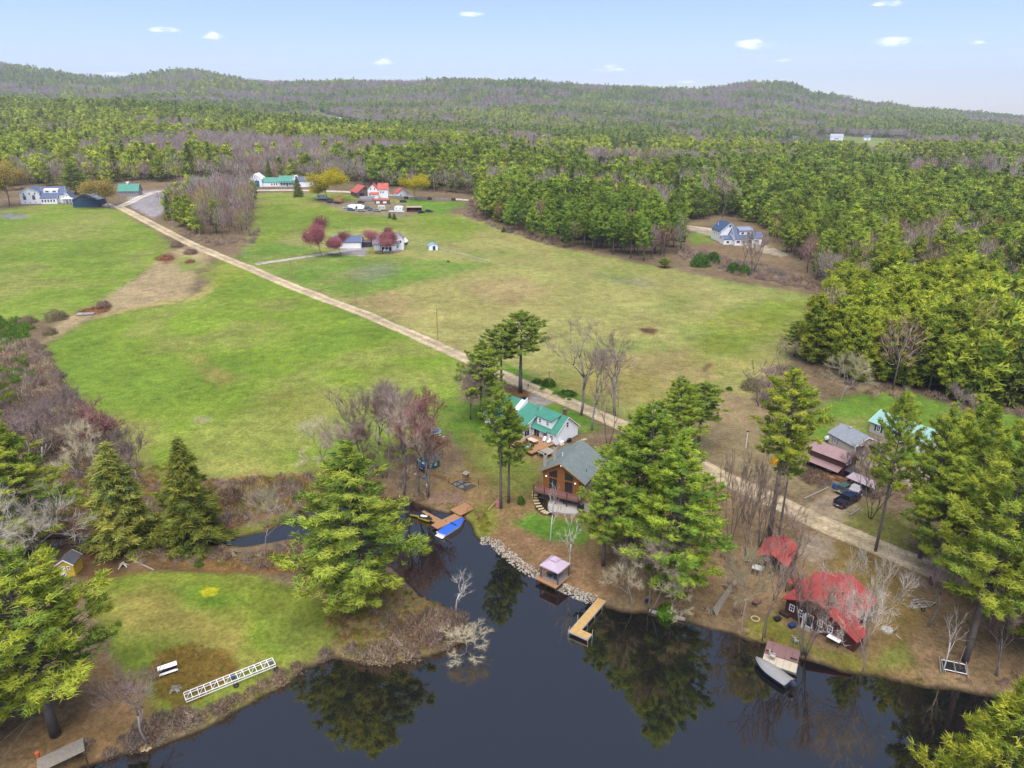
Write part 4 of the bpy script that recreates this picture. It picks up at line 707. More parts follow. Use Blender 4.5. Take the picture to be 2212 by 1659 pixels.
for u, z in ((.95, 1.55), (2.3, 1.45), (5.0, 1.5), (6.4, 1.4)): win(rc, B, 'f', u, z, .72, 1.05, (2, 2))
win(rc, B, 'f', 3.6, 1.0, .95, 2.0, (1, 1), name='glass_door'); part(rc, 'door', TRIM, lambda m: m.cbox((3.0, -.45, 1.0), (.06, .9, 2.0))); part(rc, 'steps', DECKG, lambda m: [m.box(2.6, 4.4, -1.0, -.02, -.2, .02), m.box(2.7, 4.3, -1.5, -1.02, -.4, -.15)])
win(rc, (0, 8.1, 0, 8.6), 'r', 4.0, 1.7, 1.3, .7, (2, 1)); win(rc, (0, 8.1, 0, 8.6), 'r', 6.6, 1.2, .9, 1.7, (1, 1), name='door', pm=TRIM); part(rc, 'vent_pipe', BLACK, lambda m: m.tube((5.6, 4.0, 3.8), (5.6, 4.0, 4.9), .1)); part(rc, 'lean_to', DARKW, lambda m: m.box(-.5, .9, -.6, -.02, -.4, .45))
O = Vector((36.6, 90.8, z1(38, 91))); rs = thing('red_roofed_shed', 'open dark shed with a smaller red metal roof near the dirt road', 'shed', O, R(-36.4))
q = .14; m = MB(); m.slab([(-.1, -.2, 2.3+q), (-.1, 6.2, 2.3+q), (2.297, 6.2, 3.6+q), (2.297, -.2, 3.6+q)], .1); m.slab([(2.303, -.2, 3.6+q), (2.303, 6.2, 3.6+q), (4.8, 6.2, 2.3+q), (4.8, -.2, 2.3+q)], .1); m.build('roof', REDR, rs)
for x in (.15, 2.3, 4.45):
    for y in (.2, 3, 5.7): part(rs, 'post', DARKW, lambda m: m.box(x, x+.12, y, y+.12, -.5, 2.25))
part(rs, 'wall', DKBROWN, lambda m: [m.box(.2, 4.5, 5.85, 5.95, -.5, 2.3), m.box(.06, .14, 2.5, 5.85, -.5, 2.3), m.box(4.6, 4.68, 1.0, 5.85, -.5, 2.3)]); part(rs, 'shelf', WOODG, lambda m: [m.box(.5, 4.2, 4.8, 5.8, .9, 1.0), m.box(.5, 4.2, 4.8, 5.8, .2, .28)])
# --- small green shed
A = G(923, 1019); gs = thing('green_shed', 'small green garden shed with dark gambrel roof and two white windows', 'shed', A, R(40)); B = (0, 2.9, 0, 2.6)
MB().ext([(0, -.3), (2.6, -.3), (2.6, 1.65), (2.1, 2.25), (1.3, 2.55), (.5, 2.25), (0, 1.65)], 'x', 0, 2.9).build('wall', SHEDG, gs); m = MB(); pr = [(-.2, 1.5), (.5, 2.34), (1.3, 2.66), (2.1, 2.34), (2.8, 1.5)]
for k in range(4): (a, za), (b, zb) = pr[k], pr[k+1]; m.slab([(-.15, a, za+.1), (3.05, a, za+.1), (3.05, b-.004, zb+.1), (-.15, b-.004, zb+.1)], .08)
m.build('roof', CHAR, gs); win(gs, B, 'f', .85, 1.0, .5, .62, (2, 2)); win(gs, B, 'f', 2.0, 1.0, .5, .62, (2, 2)); win(gs, B, 'l', 1.3, .85, .9, 1.6, (1, 1), fm=DARKW, name='door', pm=BLACK)
part(gs, 'kayak_rack', DARKW, lambda m: [m.box(-.9, -.1, -.2+.0, -.12, -.3, 1.6), m.box(-.9, -.1, 2.2, 2.28, -.3, 1.6), m.box(-.95, -.05, -.2, 2.28, .45, .5), m.box(-.95, -.05, -.2, 2.28, .95, 1.0)])
# --- yellow hut, weathered roof at the lower left
A = G(141, 1243); yh = thing('yellow_hut', 'small yellow hut with dark roof peeping over the lower left pine', 'shed', A + Vector((-.6, -.4, 0)), R(5)); B = (0, 2.3, 0, 2.4); block(yh, B, 2.1, 2.9, 'y', YELLOW, CHAR, oh=.2); win(yh, B, 'f', 1.6, 1.5, .4, .6, (1, 2)); win(yh, B, 'f', .7, .95, .8, 1.8, (1, 1), name='door', pm=TRIM)
P = [Vector((*on_plane((x/2.949)*.8848, (1450+y/2.949)*.8848, 2.2), 2.2)) for x, y in ((262,1190),(595,1035),(622,1145),(270,1290))]; c0 = sum(P, Vector())/4; gz = z1(c0.x, c0.y); wr = thing('weathered_shelter', 'flat roofed shelter of weathered grey boards at the lower left shore', 'shelter', (c0.x, c0.y, gz))
d1 = (P[1]-P[0]); d2 = (P[3]-P[0])
for k in range(9): a = P[0]+d2*(k/9)-c0; b = P[0]+d2*((k+.93)/9)-c0; part(wr, 'plank', WOODG, lambda m: m.slab([(a.x, a.y, 2.2-gz), (a.x+d1.x, a.y+d1.y, 2.2-gz), (b.x+d1.x, b.y+d1.y, 2.2-gz), (b.x, b.y, 2.2-gz)], .06+.01*(k % 3)))
for p in P: q = (p-c0)*.93; part(wr, 'post', DARKW, lambda m: m.tube((q.x, q.y, -1.2), (q.x, q.y, 2.1-gz), .07))
# --- far houses
A = G(1587, 530.5); Bp = G(1614, 527); wh = thing('white_farmhouse', 'white house with dark blue gable roof, dormer and wings on the wooded clearing', 'house', A, R(8))
B = (0, 9.5, 0, 8.5); block(wh, B, 3.4, 8.2, 'x', WHITE, SLATEB, oh=.4, t=.2); dm = MB(); dm.ext([(1.2, 4.2), (4.0, 4.2), (4.0, 7.6), (1.2, 7.0)], 'x', 2.4, 8.6); d_ = dm.build('dormer', WHITE, wh); MB().slab([(2.0, .7, 7.05), (9.0, .7, 7.05), (9.0, 4.6, 8.5), (2.0, 4.6, 8.5)], .2).build('dormer_roof', PINKM_ if False else M('lavender_grey_roof', '#8E90A6', .8, .1, .6), d_)
for u in (4.0, 7.0): win(wh, (2.4, 8.6, 1.2, 4), 'f', u, 5.7, 1.5, 1.1, (2, 1))
for u in (1.6, 4.6, 7.6): win(wh, B, 'f', u, 1.8, 1.8, 1.4, (3, 1))
for u, z in ((2.2, 1.9), (5.6, 1.9), (3.6, 5.4), (5.0, 5.4)): win(wh, B, 'l', u, z, 1.0, 1.5, (2, 1))
B = (9.504, 14.5, 1.5, 7.5); block(wh, B, 3.2, 5.4, 'x', WHITE, SLATEB, oh=.4, t=.2); win(wh, B, 'f', 11.8, 1.8, 1.6, 1.3, (3, 1))
B = (-4.5, -.004, 3, 8.0); block(wh, B, 2.6, 4.0, 'x', WHITE, SLATEB, oh=.3, t=.2); win(wh, B, 'f', -2.4, 1.3, 1.4, 1.3, (2, 1)); part(wh, 'steps', CONC, lambda m: m.box(4.8, 6.2, -1.4, -.02, -.4, .4))
B = (-3.5, 5.5, 9.5, 21); block(wh, B, 5.6, 9.4, 'y', WHITE, M('deep_blue_roof', '#41587A', .75, .12, .6), oh=.4, t=.2); win(wh, B, 'f', 1.0, 8.0, 1.1, 1.2, (1, 1))
for u in (12, 14.5, 17): win(wh, B, 'l', u, 3.8, .8, 1.0, (1, 1))
part(wh, 'vent_pipe', TRIM, lambda m: m.tube((-1.5, 18, 6.5), (-1.5, 18, 8.6), .12))
A = G(46, 441); lh = thing('white_inn', 'large white house with slate roof, dormers and arched windows at the far left', 'house', A, R(14)); B = (0, 11, 0, 13); block(lh, B, 7.0, 9.6, 'y', WHITE, SLATEB, oh=.4, t=.2)
for u in (2.4, 5.6, 8.6): win(lh, B, 'f', u, 6.0, .9, 1.2, (1, 1))
for u in (2.6, 7.6):
    f_ = win(lh, B, 'f', u, 3.4, 1.8, 2.0, (3, 1)); part(f_, 'arch', GLASS, lambda m: m.ext([(u-.9, 4.42), (u+.9, 4.42), (u+.6, 5.0), (u, 5.25), (u-.6, 5.0)], 'y', -.05, -.004))
for u in (2.4, 5.2, 8.2): win(lh, B, 'f', u, .9, .7, .7, (1, 1))
B = (11.004, 24, 1.0, 12); block(lh, B, 5.2, 9.4, 'x', WHITE, SLATEB, oh=.4, t=.2); part(lh, 'dormer', WHITE, lambda m: m.ext([(2.0, 5.6), (5.0, 5.6), (5.0, 8.6), (2.0, 8.0)], 'x', 13, 21))
for u in (15, 19): win(lh, (13, 21, 2.0, 5), 'f', u, 7.0, 2.0, 1.1, (3, 1))
B = (12, 21, -3, .996); block(lh, B, 3.4, 4.9, 'x', WHITE, SLATEB, oh=.3, t=.2, ridge=.6)
for u in np.arange(13, 21, 1.6): win(lh, B, 'f', u, 1.9, 1.0, 1.6, (1, 1))
B = (24.004, 29, -2, 6); block(lh, B, 3.0, 6.6, 'y', WHITE, SLATEB, oh=.4, t=.2); win(lh, B, 'f', 26.5, 4.6, .8, 1.0, (1, 1)); part(lh, 'porch_roof', TRIM, lambda m: m.slab([(23.6, -5, 3.0), (30, -5, 3.0), (30, -2.05, 3.3), (23.6, -2.05, 3.3)], .2)); PB(lh, 'porch_post', TRIM, [(x, x+.25, -4.9, -4.65, -.5, 2.8) for x in (24, 26, 28, 29.6)]); part(lh, 'skylight', GLASS, lambda m: [m.cbox((9.2+k*1.2, 4+k*2, 9.0-.55*(9.2+k*1.2-5.5)+.25), (.8, 1.0, .15), ry=.45) for k in range(2)])
for u in (2.5, 4.5): win(lh, B, 'r', u, 1.5, 1.2, 1.5, (2, 1))
A = G(149, 449); Bp = G(213, 447); bn = thing('blue_barn', 'dark blue barn with grey metal roof and a white capped cupola', 'barn', A, R(9)); B = (2.6, 16.5, 0, 14); block(bn, B, 4.4, 8.4, 'y', NAVY, M('pale_metal_roof', '#A9AEBB', .5, .08, .4), oh=.4, t=.2, fascia=False)
for u, z, w, h in ((9.6, 6.2, 1.4, 1.0), (7.6, 5.9, .8, .7), (11.6, 5.9, .8, .7), (9.6, 4.3, 3.6, .4)): win(bn, B, 'f', u, z, w, h, (1, 1), fm=NAVY)
part(bn, 'trim_board', M('navy_trim', '#3E5C7A', .8), lambda m: m.box(2.5, 16.6, -.08, -.004, 3.3, 3.6)); cu = part(bn, 'cupola', NAVY, lambda m: m.box(8.4, 10.7, 5, 7.3, 7.0, 10.6)); part(cu, 'cupola_roof', TRIM, lambda m: m.add([(7.9, 4.5, 10.6), (11.2, 4.5, 10.6), (11.2, 7.8, 10.6), (7.9, 7.8, 10.6), (9.55, 6.15, 12.4)], [(3,2,1,0), (0,1,4), (1,2,4), (2,3,4), (3,0,4)]))
A = G(257, 424); gb = thing('green_roofed_shed', 'long grey shed with green roof and tiny cupola behind the round tan tree', 'shed', A, R(6)); B = (0, 12.5, 0, 7); block(gb, B, 3.4, 7.4, 'x', M('grey_boards', '#A39C98', .85, .15), GREENR2, oh=.5, t=.2, fascia=False); [win(gb, B, 'f', u, 1.9, .9, 1.3, (1, 1)) for u in (2, 3.6, 6, 7.4, 8.8, 10.2)]; part(gb, 'cupola', TRIM, lambda m: [m.box(5, 6.2, 2.9, 4.1, 7.2, 8.6), m.slab([(4.7, 2.6, 8.6), (6.5, 2.6, 8.6), (6.5, 4.4, 8.8), (4.7, 4.4, 8.8)], .2)])
A = G(539, 404); wf = thing('white_farmstead', 'long white farmhouse with teal green roofs and a gabled barn end', 'house', A, R(4)); B = (0, 9, 0, 12); block(wf, B, 5.2, 8.8, 'y', WHITE, WHITE, oh=.3, t=.2); win(wf, B, 'f', 5.6, 2.2, 3.2, 4.2, (1, 1), fm=TEAL, name='barn_door', pm=TEAL); win(wf, B, 'f', 4.5, 6.8, .8, 1.0, (1, 1))
B = (9.004, 21, 1, 8); block(wf, B, 3.0, 6.0, 'x', WHITE, GREENR2, oh=.3, t=.2); [win(wf, B, 'f', u, 1.7, 1.0, 1.5, (1, 1)) for u in (15.5, 17.2, 18.9)]; B = (21.004, 32, 0, 8); block(wf, B, 3.8, 7.2, 'x', WHITE, GREENR2, oh=.4, t=.2); [win(wf, B, 'f', u, 1.9, .9, 1.6, (1, 1)) for u in (22.5, 24.5, 28.5, 30.5)]; win(wf, B, 'f', 26.5, 1.5, 1.2, 2.4, (1, 1), name='door', pm=TEAL); part(wf, 'porch_roof', GREENR2, lambda m: m.slab([(21, -1.6, 3.0), (31.5, -1.6, 3.0), (31.5, -.05, 3.5), (21, -.05, 3.5)], .2)); part(wf, 'chimney', BRICK, lambda m: m.box(18, 18.8, 4.2, 5, 5.5, 7.4))
A = G(655, 404); gw = thing('white_outbuilding', 'low white building with blue grey roof behind the dark roadside spruce', 'house', A, R(2)); B = (-4, 11.5, 0, 8); block(gw, B, 4.0, 6.6, 'x', WHITE, SLATEB, oh=.4, t=.2, fascia=False); win(gw, B, 'f', 5.5, 2.0, 2.0, .8, (2, 1)); B = (-9, -4.004, 3, 10); block(gw, B, 4.5, 7.5, 'y', WHITE, TRIM, oh=.4, t=.2)
A = G(772, 428); rb = thing('red_roofed_barn', 'weathered barn with rusty red roof in the cluttered farmyard', 'barn', A, R(28)); B = (0, 11, 0, 15); block(rb, B, 3.2, 7.2, 'y', M('weathered_barn_board', '#7B6A66', .9, .25, .8, lines=('X', .4, .3)), REDR2, oh=.4, t=.2, fascia=False); win(rb, B, 'f', 5.6, 5.4, 1.0, .9, (1, 1), fm=DARKW); win(rb, B, 'f', 3, 1.6, 3.0, 3.0, (1, 1), fm=DARKW, name='barn_door', pm=BLACK); B = (7, 16, -4.5, -.3); block(rb, B, 2.4, 4.0, 'x', M('grey_lean_to', '#857A7C', .9, .25, .8), M('grey_tin', '#8C8688', .7, .25, .4), oh=.3, t=.15, fascia=False)
A = G(795, 428); rh = thing('red_roofed_house', 'tall white house with faded red tin roof at the cluttered farmyard', 'house', A, R(4)); B = (0, 6.5, 0, 10); block(rh, B, 5.6, 8.6, 'y', WHITE, REDR2, oh=.3, t=.2, fascia=False); [win(rh, B, 'f', u, 5.8, .8, 1.2, (1, 1)) for u in (2, 4.6)]; B = (6.504, 13, 1, 9); block(rh, B, 5.2, 8.8, 'x', WHITE, REDR2, oh=.3, t=.2, fascia=False); [win(rh, B, 'f', u, 3.6, .6, 1.4, (1, 1)) for u in (8.2, 9.2, 10.2)]; part(rh, 'chimney', BRICK, lambda m: m.box(9, 9.8, 4.6, 5.4, 8.2, 10.2)); B = (2, 7, -4, -.004); block(rh, B, 2.6, 3.8, 'x', WHITE, REDR2, oh=.3, t=.15, fascia=False); win(rh, B, 'f', 4.4, 1.3, 1.0, 1.0, (1, 1))
A = G(809, 441); rk = thing('rusty_roofed_shed', 'low shed with rusty roof standing below the tall white house', 'shed', A, R(3)); B = (0, 9, 0, 4.5); block(rk, B, 2.2, 3.0, 'x', M('shed_red_wood', '#86605C', .9, .2), M('rusty_tin', '#A65E52', .7, .25, .6), oh=.3, t=.15, fascia=False); [win(rk, B, 'f', u, 1.1, 2.2, 1.3, (1, 1), pm=TRIM) for u in (2.2, 6.4)]
A = G(859, 429); rw = thing('white_cottage', 'small white shed with red roof beside the rounder yellow willow', 'shed', A, R(24)); B = (0, 7.5, 0, 9); block(rw, B, 3.2, 6.0, 'y', WHITE, REDR2, oh=.3, t=.2, fascia=False); win(rw, B, 'f', 3.8, 4.4, .7, .8, (1, 1)); win(rw, B, 'f', 2.2, 2.2, 1.2, .7, (1, 1)); win(rw, B, 'r', 4, 1.8, 1.0, 1.4, (1, 1))
A = G(879, 458); bs = thing('timber_stall', 'open fronted brown timber shelter at the end of the farmyard', 'shed', A, R(2)); part(bs, 'wall', DARKW, lambda m: [m.box(0, 8.5, 3.2, 3.35, -.3, 2.6), m.box(0, .15, 0, 3.2, -.3, 2.6), m.box(8.35, 8.5, 0, 3.2, -.3, 2.6)]); MB().slab([(-.3, -.4, 2.7), (8.8, -.4, 2.7), (8.8, 3.7, 3.1), (-.3, 3.7, 3.1)], .15).build('roof', M('tan_roof', '#B59E86', .8), bs); part(bs, 'stored_logs', REDW, lambda m: [m.box(.5+1.4*k, 1.6+1.4*k, .6, 2.8, -.1, .7+.3*(k % 3)) for k in range(5)])
A = G(741, 536.5); fg = thing('field_garage', 'white garage with blue grey roof behind the pink budding maple', 'garage', A, R(2)); B = (-4.5, 8.2, 0, 7); block(fg, B, 2.9, 5.2, 'x', WHITE, SLATEB, oh=.4, t=.18); win(fg, B, 'f', 5.6, 1.35, 4.4, 2.4, (4, 4), name='garage_door', pm=TRIM); win(fg, B, 'f', -1.5, 1.6, 1.0, 1.0); B = (8.3, 12.5, 3, 7); block(fg, B, 2.2, 3.0, 'x', M('dark_link', '#3E4048', .8), CHAR, oh=.3, t=.12, fascia=False, wname='link_wall')
A = G(808, 541); fh = thing('field_house', 'grey white house with sunroom and curved deck behind the pink maples', 'house', A, R(6)); B = (0, 11.5, 0, 8); block(fh, B, 3.0, 5.8, 'x', WHITE, M('dusty_roof', '#8D7F92', .85, .15, .5), oh=.4, t=.18); B = (3.5, 10, -3.4, -.004); block(fh, B, 2.6, 3.4, 'x', WHITE, M('pale_grey_roof', '#B9B4B0', .8), oh=.2, t=.15, fascia=False); [win(fh, B, 'f', u, 1.2, 1.3, 1.9, (1, 1)) for u in (4.4, 6.0, 7.6)]; win(fh, (0, 11.5, 0, 8), 'f', 10.8, 1.6, .9, 1.3); B = (8.5, 13.5, 1, 8.6); block(fh, B, 4.6, 7.0, 'y', WHITE, M('dusty_roof', '#8D7F92'), oh=.3, t=.18); win(fh, B, 'f', 11.8, 3.6, 1.6, 1.3, (2, 1)); part(fh, 'deck', WOODG, lambda m: m.prism([(3, -3.5), (3, -5.4), (6, -6.0), (9.5, -6.0), (12, -4.6), (12, -1), (10.05, -1), (10.05, -3.5)], -.3, .45)); [win(fh, (0, 11.5, 0, 8), 'l', u, 1.5, 1.2, 1.3) for u in (2.2, 5.4)]
A = G(926.5, 541); sb = thing('little_blue_shed', 'tiny white shed with sky blue roof and dark blue doors by the fence', 'shed', A, R(14)); B = (0, 4.2, 0, 3.2); block(sb, B, 2.0, 3.0, 'y', TRIM, BLUER, oh=.2, t=.12, fascia=False); win(sb, B, 'f', 2.4, 1.0, 1.2, 1.8, (1, 1), fm=DKBLUE, name='door', pm=DKBLUE); win(sb, B, 'l', 1.6, 1.1, .9, 1.5, (1, 1), fm=DKBLUE, pm=DKBLUE)
for px, py, wd, la, roofm in ((1793, 297, 26, 'distant white barn with pale metal roof on the far wooded plain', 'pale_metal_roof'), (1711, 298, 11, 'distant tiny white house left of the far pale roofed barn', 'blue_grey_roof'), (1866, 297, 14, 'distant low grey building right of the far pale roofed barn', 'blue_grey_roof'), (1459, 417, 14, 'pale blue tank like shed glimpsed between pines beyond the field', 'pale_metal_roof'), (725, 257, 12, 'distant pale house on the hillside clearing, above the left forest', 'pale_metal_roof'), (655, 238, 10, 'faint distant roof on the upper hillside', 'blue_grey_roof')):
    A = G(px, py+6); dp = A.y*math.cos(PITCH); L_ = max(6, wd*dp/FPX); h = thing('distant_house', la, 'house', A, R(random.uniform(-20, 25))); block(h, (0, L_, 0, L_*.6), 4+L_*.10, 7+L_*.2, 'x', M('pale_blue_wall', '#A9C4CC') if px == 1459 else WHITE, _mats[roofm], oh=.3, t=.3, fascia=False); win(h, (0, L_, 0, L_*.6), 'f', L_*.5, 3, L_*.3, 1.6, (1, 1))
# ------------------------------------------------------------------ docks, boats, vehicles, yard things
def cpx(reg, s): return lambda x, y: ((reg[0]+x/s)*.8848, (reg[1]+y/s)*.8848)
K1, K2, K3, K4, K5, K6, K7, K8, KZ, KF, KH = cpx((0,1050),3.16), cpx((0,1450),2.949), cpx((640,1000),2.552), cpx((1140,1250),3.687), cpx((2050,1300),2.884), cpx((950,900),4.022), cpx((1900,950),3.687), cpx((1700,1250),3.687), cpx((1960,1060),8.295), cpx((740,420),7.373), cpx((750,530),6.32)
def grid_dock(root, u0, u1, v0, v1, n, mat, along='u', z=0, nm='deck_panel'):
    for k in range(n):
        a, b = ((u0+(u1-u0)*k/n, u0+(u1-u0)*(k+1)/n-.03) if along == 'u' else (v0+(v1-v0)*k/n, v0+(v1-v0)*(k+1)/n-.03)); dz = .008*(k % 2)
        part(root, nm, mat, lambda m: m.box(a, b, v0, v1, z-.09, z+dz) if along == 'u' else m.box(u0, u1, a, b, z-.09, z+dz))
# L shaped dock
Y = Vector((7.7, 78.0, .6)); ld = thing('wooden_dock', 'L shaped honey coloured wooden dock with white poles, reaching from the rock edge', 'dock', Y, math.atan2(6.8, 4.6))
grid_dock(ld, 1.27, 8.6, -1.2, 0, 7, DECKY); grid_dock(ld, 0, 1.25, -2.8, 0, 3, DECKY, 'v'); part(ld, 'dock_frame', ALU, lambda m: [m.box(-.05, 8.6, .005, .06, -.22, .0), m.box(1.2, 8.6, -1.26, -1.205, -.22, 0), m.box(-.06, -.005, -2.85, .05, -.22, 0), m.box(0, 1.25, -2.86, -2.805, -.22, 0)])
for u, v, t in ((.3, .1, .5), (2.6, .1, .9), (5, -1.3, .2), (2.8, -1.3, .3), (7.2, -1.3, .2), (.0, -2.9, .25), (1.25, -2.9, .7), (0, .1, .3)): part(ld, 'dock_pole', ALU, lambda m: m.tube((u, v, -1.9), (u, v, t), .045))
# gazebo on its deck
gzb = thing('gazebo', 'gazebo with pale lilac canopy and dark curtains on a small deck over the water edge', 'gazebo', Vector((3.5, 89.4, .8)), R(-38.4))
for k in range(6): part(gzb, 'deck_panel', DECK, lambda m: m.box(.63*k, .63*k+.61, -.0, 4.2, -.12, .006*(k % 2)))
part(gzb, 'deck_skirt', DARKW, lambda m: [m.box(.02, 3.75, .05, .12, -.4, -.12), m.box(3.68, 3.75, .12, 4.1, -.6, -.12)]); part(gzb, 'deck_post', DARKW, lambda m: [m.tube((x, .15, -2), (x, .15, -.12), .07) for x in (.2, 1.9, 3.6)]); part(gzb, 'rug', M('grey_rug', '#8E8A8C', .95, .1), lambda m: m.box(.5, 3.5, .95, 3.8, .012, .03))
CAN = M('lilac_canopy', '#BDABBC', .8, .08, 1.5); m = MB(); m.add([(.25,.65,2.2),(3.7,.65,2.2),(3.7,3.85,2.2),(.25,3.85,2.2),(1.5,1.8,3.05),(2.45,1.8,3.05),(2.45,2.7,3.05),(1.5,2.7,3.05),(.25,.65,2.0),(3.7,.65,2.0),(3.7,3.85,2.0),(.25,3.85,2.0)], [(0,1,5,4),(1,2,6,5),(2,3,7,6),(3,0,4,7),(0,8,9,1),(1,9,10,2),(2,10,11,3),(3,11,8,0)]); ca = m.build('canopy', CAN, gzb, fix=False)
part(ca, 'canopy_vent', CAN, lambda m: m.add([(1.35,1.65,3.12),(2.6,1.65,3.12),(2.6,2.85,3.12),(1.35,2.85,3.12),(1.7,2.0,3.42),(2.25,2.0,3.42),(2.25,2.5,3.42),(1.7,2.5,3.42)], [(0,1,5,4),(1,2,6,5),(2,3,7,6),(3,0,4,7),(4,5,6,7),(3,2,1,0)]))
for x, y in ((.4, .8), (3.5, .8), (3.5, 3.7), (.4, 3.7)): po = part(gzb, 'post', DARKW, lambda m: m.box(x, x+.1, y-.05, y+.05, .0, 2.15)); part(po, 'curtain', M('dark_curtain', '#5A5660', .9), lambda m: m.ball((x+.05, y, 1.0), (.17, .17, .95), 7, 5, .15))
def chair(label, loc, rz, mat, cat='chair', name='garden_chair', s=1.0):
    t = thing(name, label, cat, loc, rz); t.scale = (s,)*3
    part(t, 'seat', mat, lambda m: m.cbox((0, 0, .38), (.55, .55, .06), rx=.06)); part(t, 'backrest', mat, lambda m: m.cbox((0, .32, .72), (.55, .06, .75), rx=-.3))
    for x in (-.27, .27): part(t, 'arm', mat, lambda m: m.cbox((x, .02, .58), (.08, .6, .04))); part(t, 'leg', mat, lambda m: m.cbox((x, -.24, .28), (.06, .06, .58)))
    for x in (-.24, .24): part(t, 'leg', mat, lambda m: m.cbox((x, .26, .2), (.06, .06, .4)))
    return t
c, s_ = math.cos(R(-38.4)), math.sin(R(-38.4)); GZ = lambda x, y, z=.83: Vector((3.5+x*c-y*s_, 89.4+x*s_+y*c, z))
DCH = M('dark_chair', '#3A3C42', .7); chair('dark patio chair under the gazebo, at its water side', GZ(1.5, 1.6), R(140), DCH); chair('dark patio chair under the gazebo, at its land side', GZ(2.6, 1.7), R(150), DCH); chair('dark patio chair under the gazebo, at the rear curtain', GZ(1.6, 3.2), R(-20), DCH)
t = thing('patio_table', 'low dark table between the chairs under the gazebo', 'table', GZ(2.2, 2.5), 0); part(t, 'table_top', DCH, lambda m: m.cbox((0, 0, .5), (.8, .8, .05))); [part(t, 'leg', DCH, lambda m: m.cbox((x, y, .24), (.06, .06, .48))) for x in (-.33, .33) for y in (-.33, .33)]
# riprap along the shore
m = MB(); rs_ = random.Random(5)
for seg in ([(1038,1170),(1063,1170),(1082,1188),(1112,1214),(1143,1236),(1165,1245)], [(1206,1270),(1249,1289),(1286,1300)]):
    P = [G(*p) for p in seg]
    for a, b in zip(P, P[1:]):
        n = int((b-a).length*34)
        for _ in range(n):
            u = rs_.random(); p = a.lerp(b, u); d = (b-a).normalized(); nrm = Vector((-d.y, d.x, 0)); off = rs_.uniform(-.75, 1.05); q = p + nrm*off; z = max(z1(q.x, q.y), -.25); r = rs_.uniform(.08, .19); m.ball((q.x, q.y, z+r*.3), (r, r*rs_.uniform(.7, 1.1), r*.7), 5, 3, .25, rs_)
tag(m.build('riprap', M('riprap_stone', '#BDB6AA', .9, .4, 1.6, bump=.4, k=.55)), kind='stuff')
# left dock with blue boat and two jet skis
Y = Vector((-17.1, 107.7, .6)); dd = math.atan2(-3.7, 4.1); d2 = thing('swimming_dock', 'brown T shaped dock below the green shed with a blue boat tied to it', 'dock', Y, dd)
for k in range(6): part(d2, 'deck_panel', DECK, lambda m: m.box(.05+.98*k, 1.0+.98*k, .9, 2.3, -.1, .006*(k % 2)))
rz2 = math.atan2(3.7, 3.8) - dd; x0 = Matrix.Rotation(-dd, 3, 'Z') @ Vector((-13.8+17.1, 104.6-107.7, 0)); arm = part(d2, 'cross_deck', DECK, lambda m: m.box(0, 5.6, -1.75, 0, -.1, .012)); arm.location = x0; arm.rotation_euler = (0, 0, rz2)
part(d2, 'dock_frame', DARKW, lambda m: m.box(.1, 5.8, .84, .89, -.3, -.02)); part(d2, 'dock_pole', DARKW, lambda m: [m.tube((x, 2.36, -2), (x, 2.36, .3), .05) for x in (.2, 3, 5.6)])
t = thing('shore_deck', 'raised brown deck with end railing on the bank beside the blue boat dock', 'deck', Vector((-10.9, 109.1, .9)), math.atan2(-1.9, 1.9))
for k in range(5): part(t, 'deck_panel', DECK, lambda m: m.box(.55*k, .55*k+.53, 0, 3.4, -.12, .006*(k % 2)))
part(t, 'deck_skirt', DARKW, lambda m: m.box(.02, 2.7, .03, .1, -.6, -.12)); rl = part(t, 'railing', WOOD, lambda m: [m.box(1.6, 2.75, 3.2, 3.28, .75, .85), m.box(2.68, 2.76, 1.6, 3.3, .75, .85), m.box(1.6, 2.75, 3.2, 3.26, .35, .42)] + [m.box(x, x+.09, y, y+.09, -.1, .85) for x, y in ((1.6, 3.2), (2.67, 3.2), (2.67, 1.6))]); part(t, 'steps', DECK, lambda m: [m.box(-.1, 1.4, 3.42+.3*k, 3.7+.3*k, -.2+.12*k, -.1+.12*k) for k in range(2)])
def hull(L, Wd, H, n=9, flare=.78, z0=0, bowp=2.2):
    rings = []
    for i in range(n+1):
        u = i/n; wdt = Wd/2*(1 - max(0, (u-.45)/.55)**bowp)*(.92 + .08*math.sin(u*3.1)) + .015; sh = H*(1+.18*u*u); k = z0 + (H*.55*max(0, (u-.7)/.3)**2); x = u*L
        rings.append([(x, wdt, z0+sh), (x, wdt*flare, k+H*.35*(1-u*.2)), (x, 0, k), (x, -wdt*flare, k+H*.35*(1-u*.2)), (x, -wdt, z0+sh)])
    return rings
def boat(name, label, cat, loc, rz, L, Wd, H, hm_, cover, coverh=.3, group=None):
    t = thing(name, label, cat, loc, rz); rg = hull(L, Wd, H); MB().loft([r for r in rg]).build('hull', hm_, t, smooth=False)
    m = MB(); m.loft([[(r[0][0], r[0][1]+.03, r[0][2]-.06), (r[0][0], r[0][1]*.96, r[0][2]+.03), (r[0][0], r[0][1]*.5, r[0][2]+coverh*math.sin(.25+2.4*i/len(rg))), (r[0][0], -r[0][1]*.5, r[0][2]+coverh*math.sin(.25+2.4*i/len(rg))), (r[0][0], -r[0][1]*.96, r[0][2]+.03), (r[0][0], -r[0][1]-.03, r[0][2]-.06)] for i, r in enumerate(rg)]); m.build('cover', cover, t, smooth=True); return t
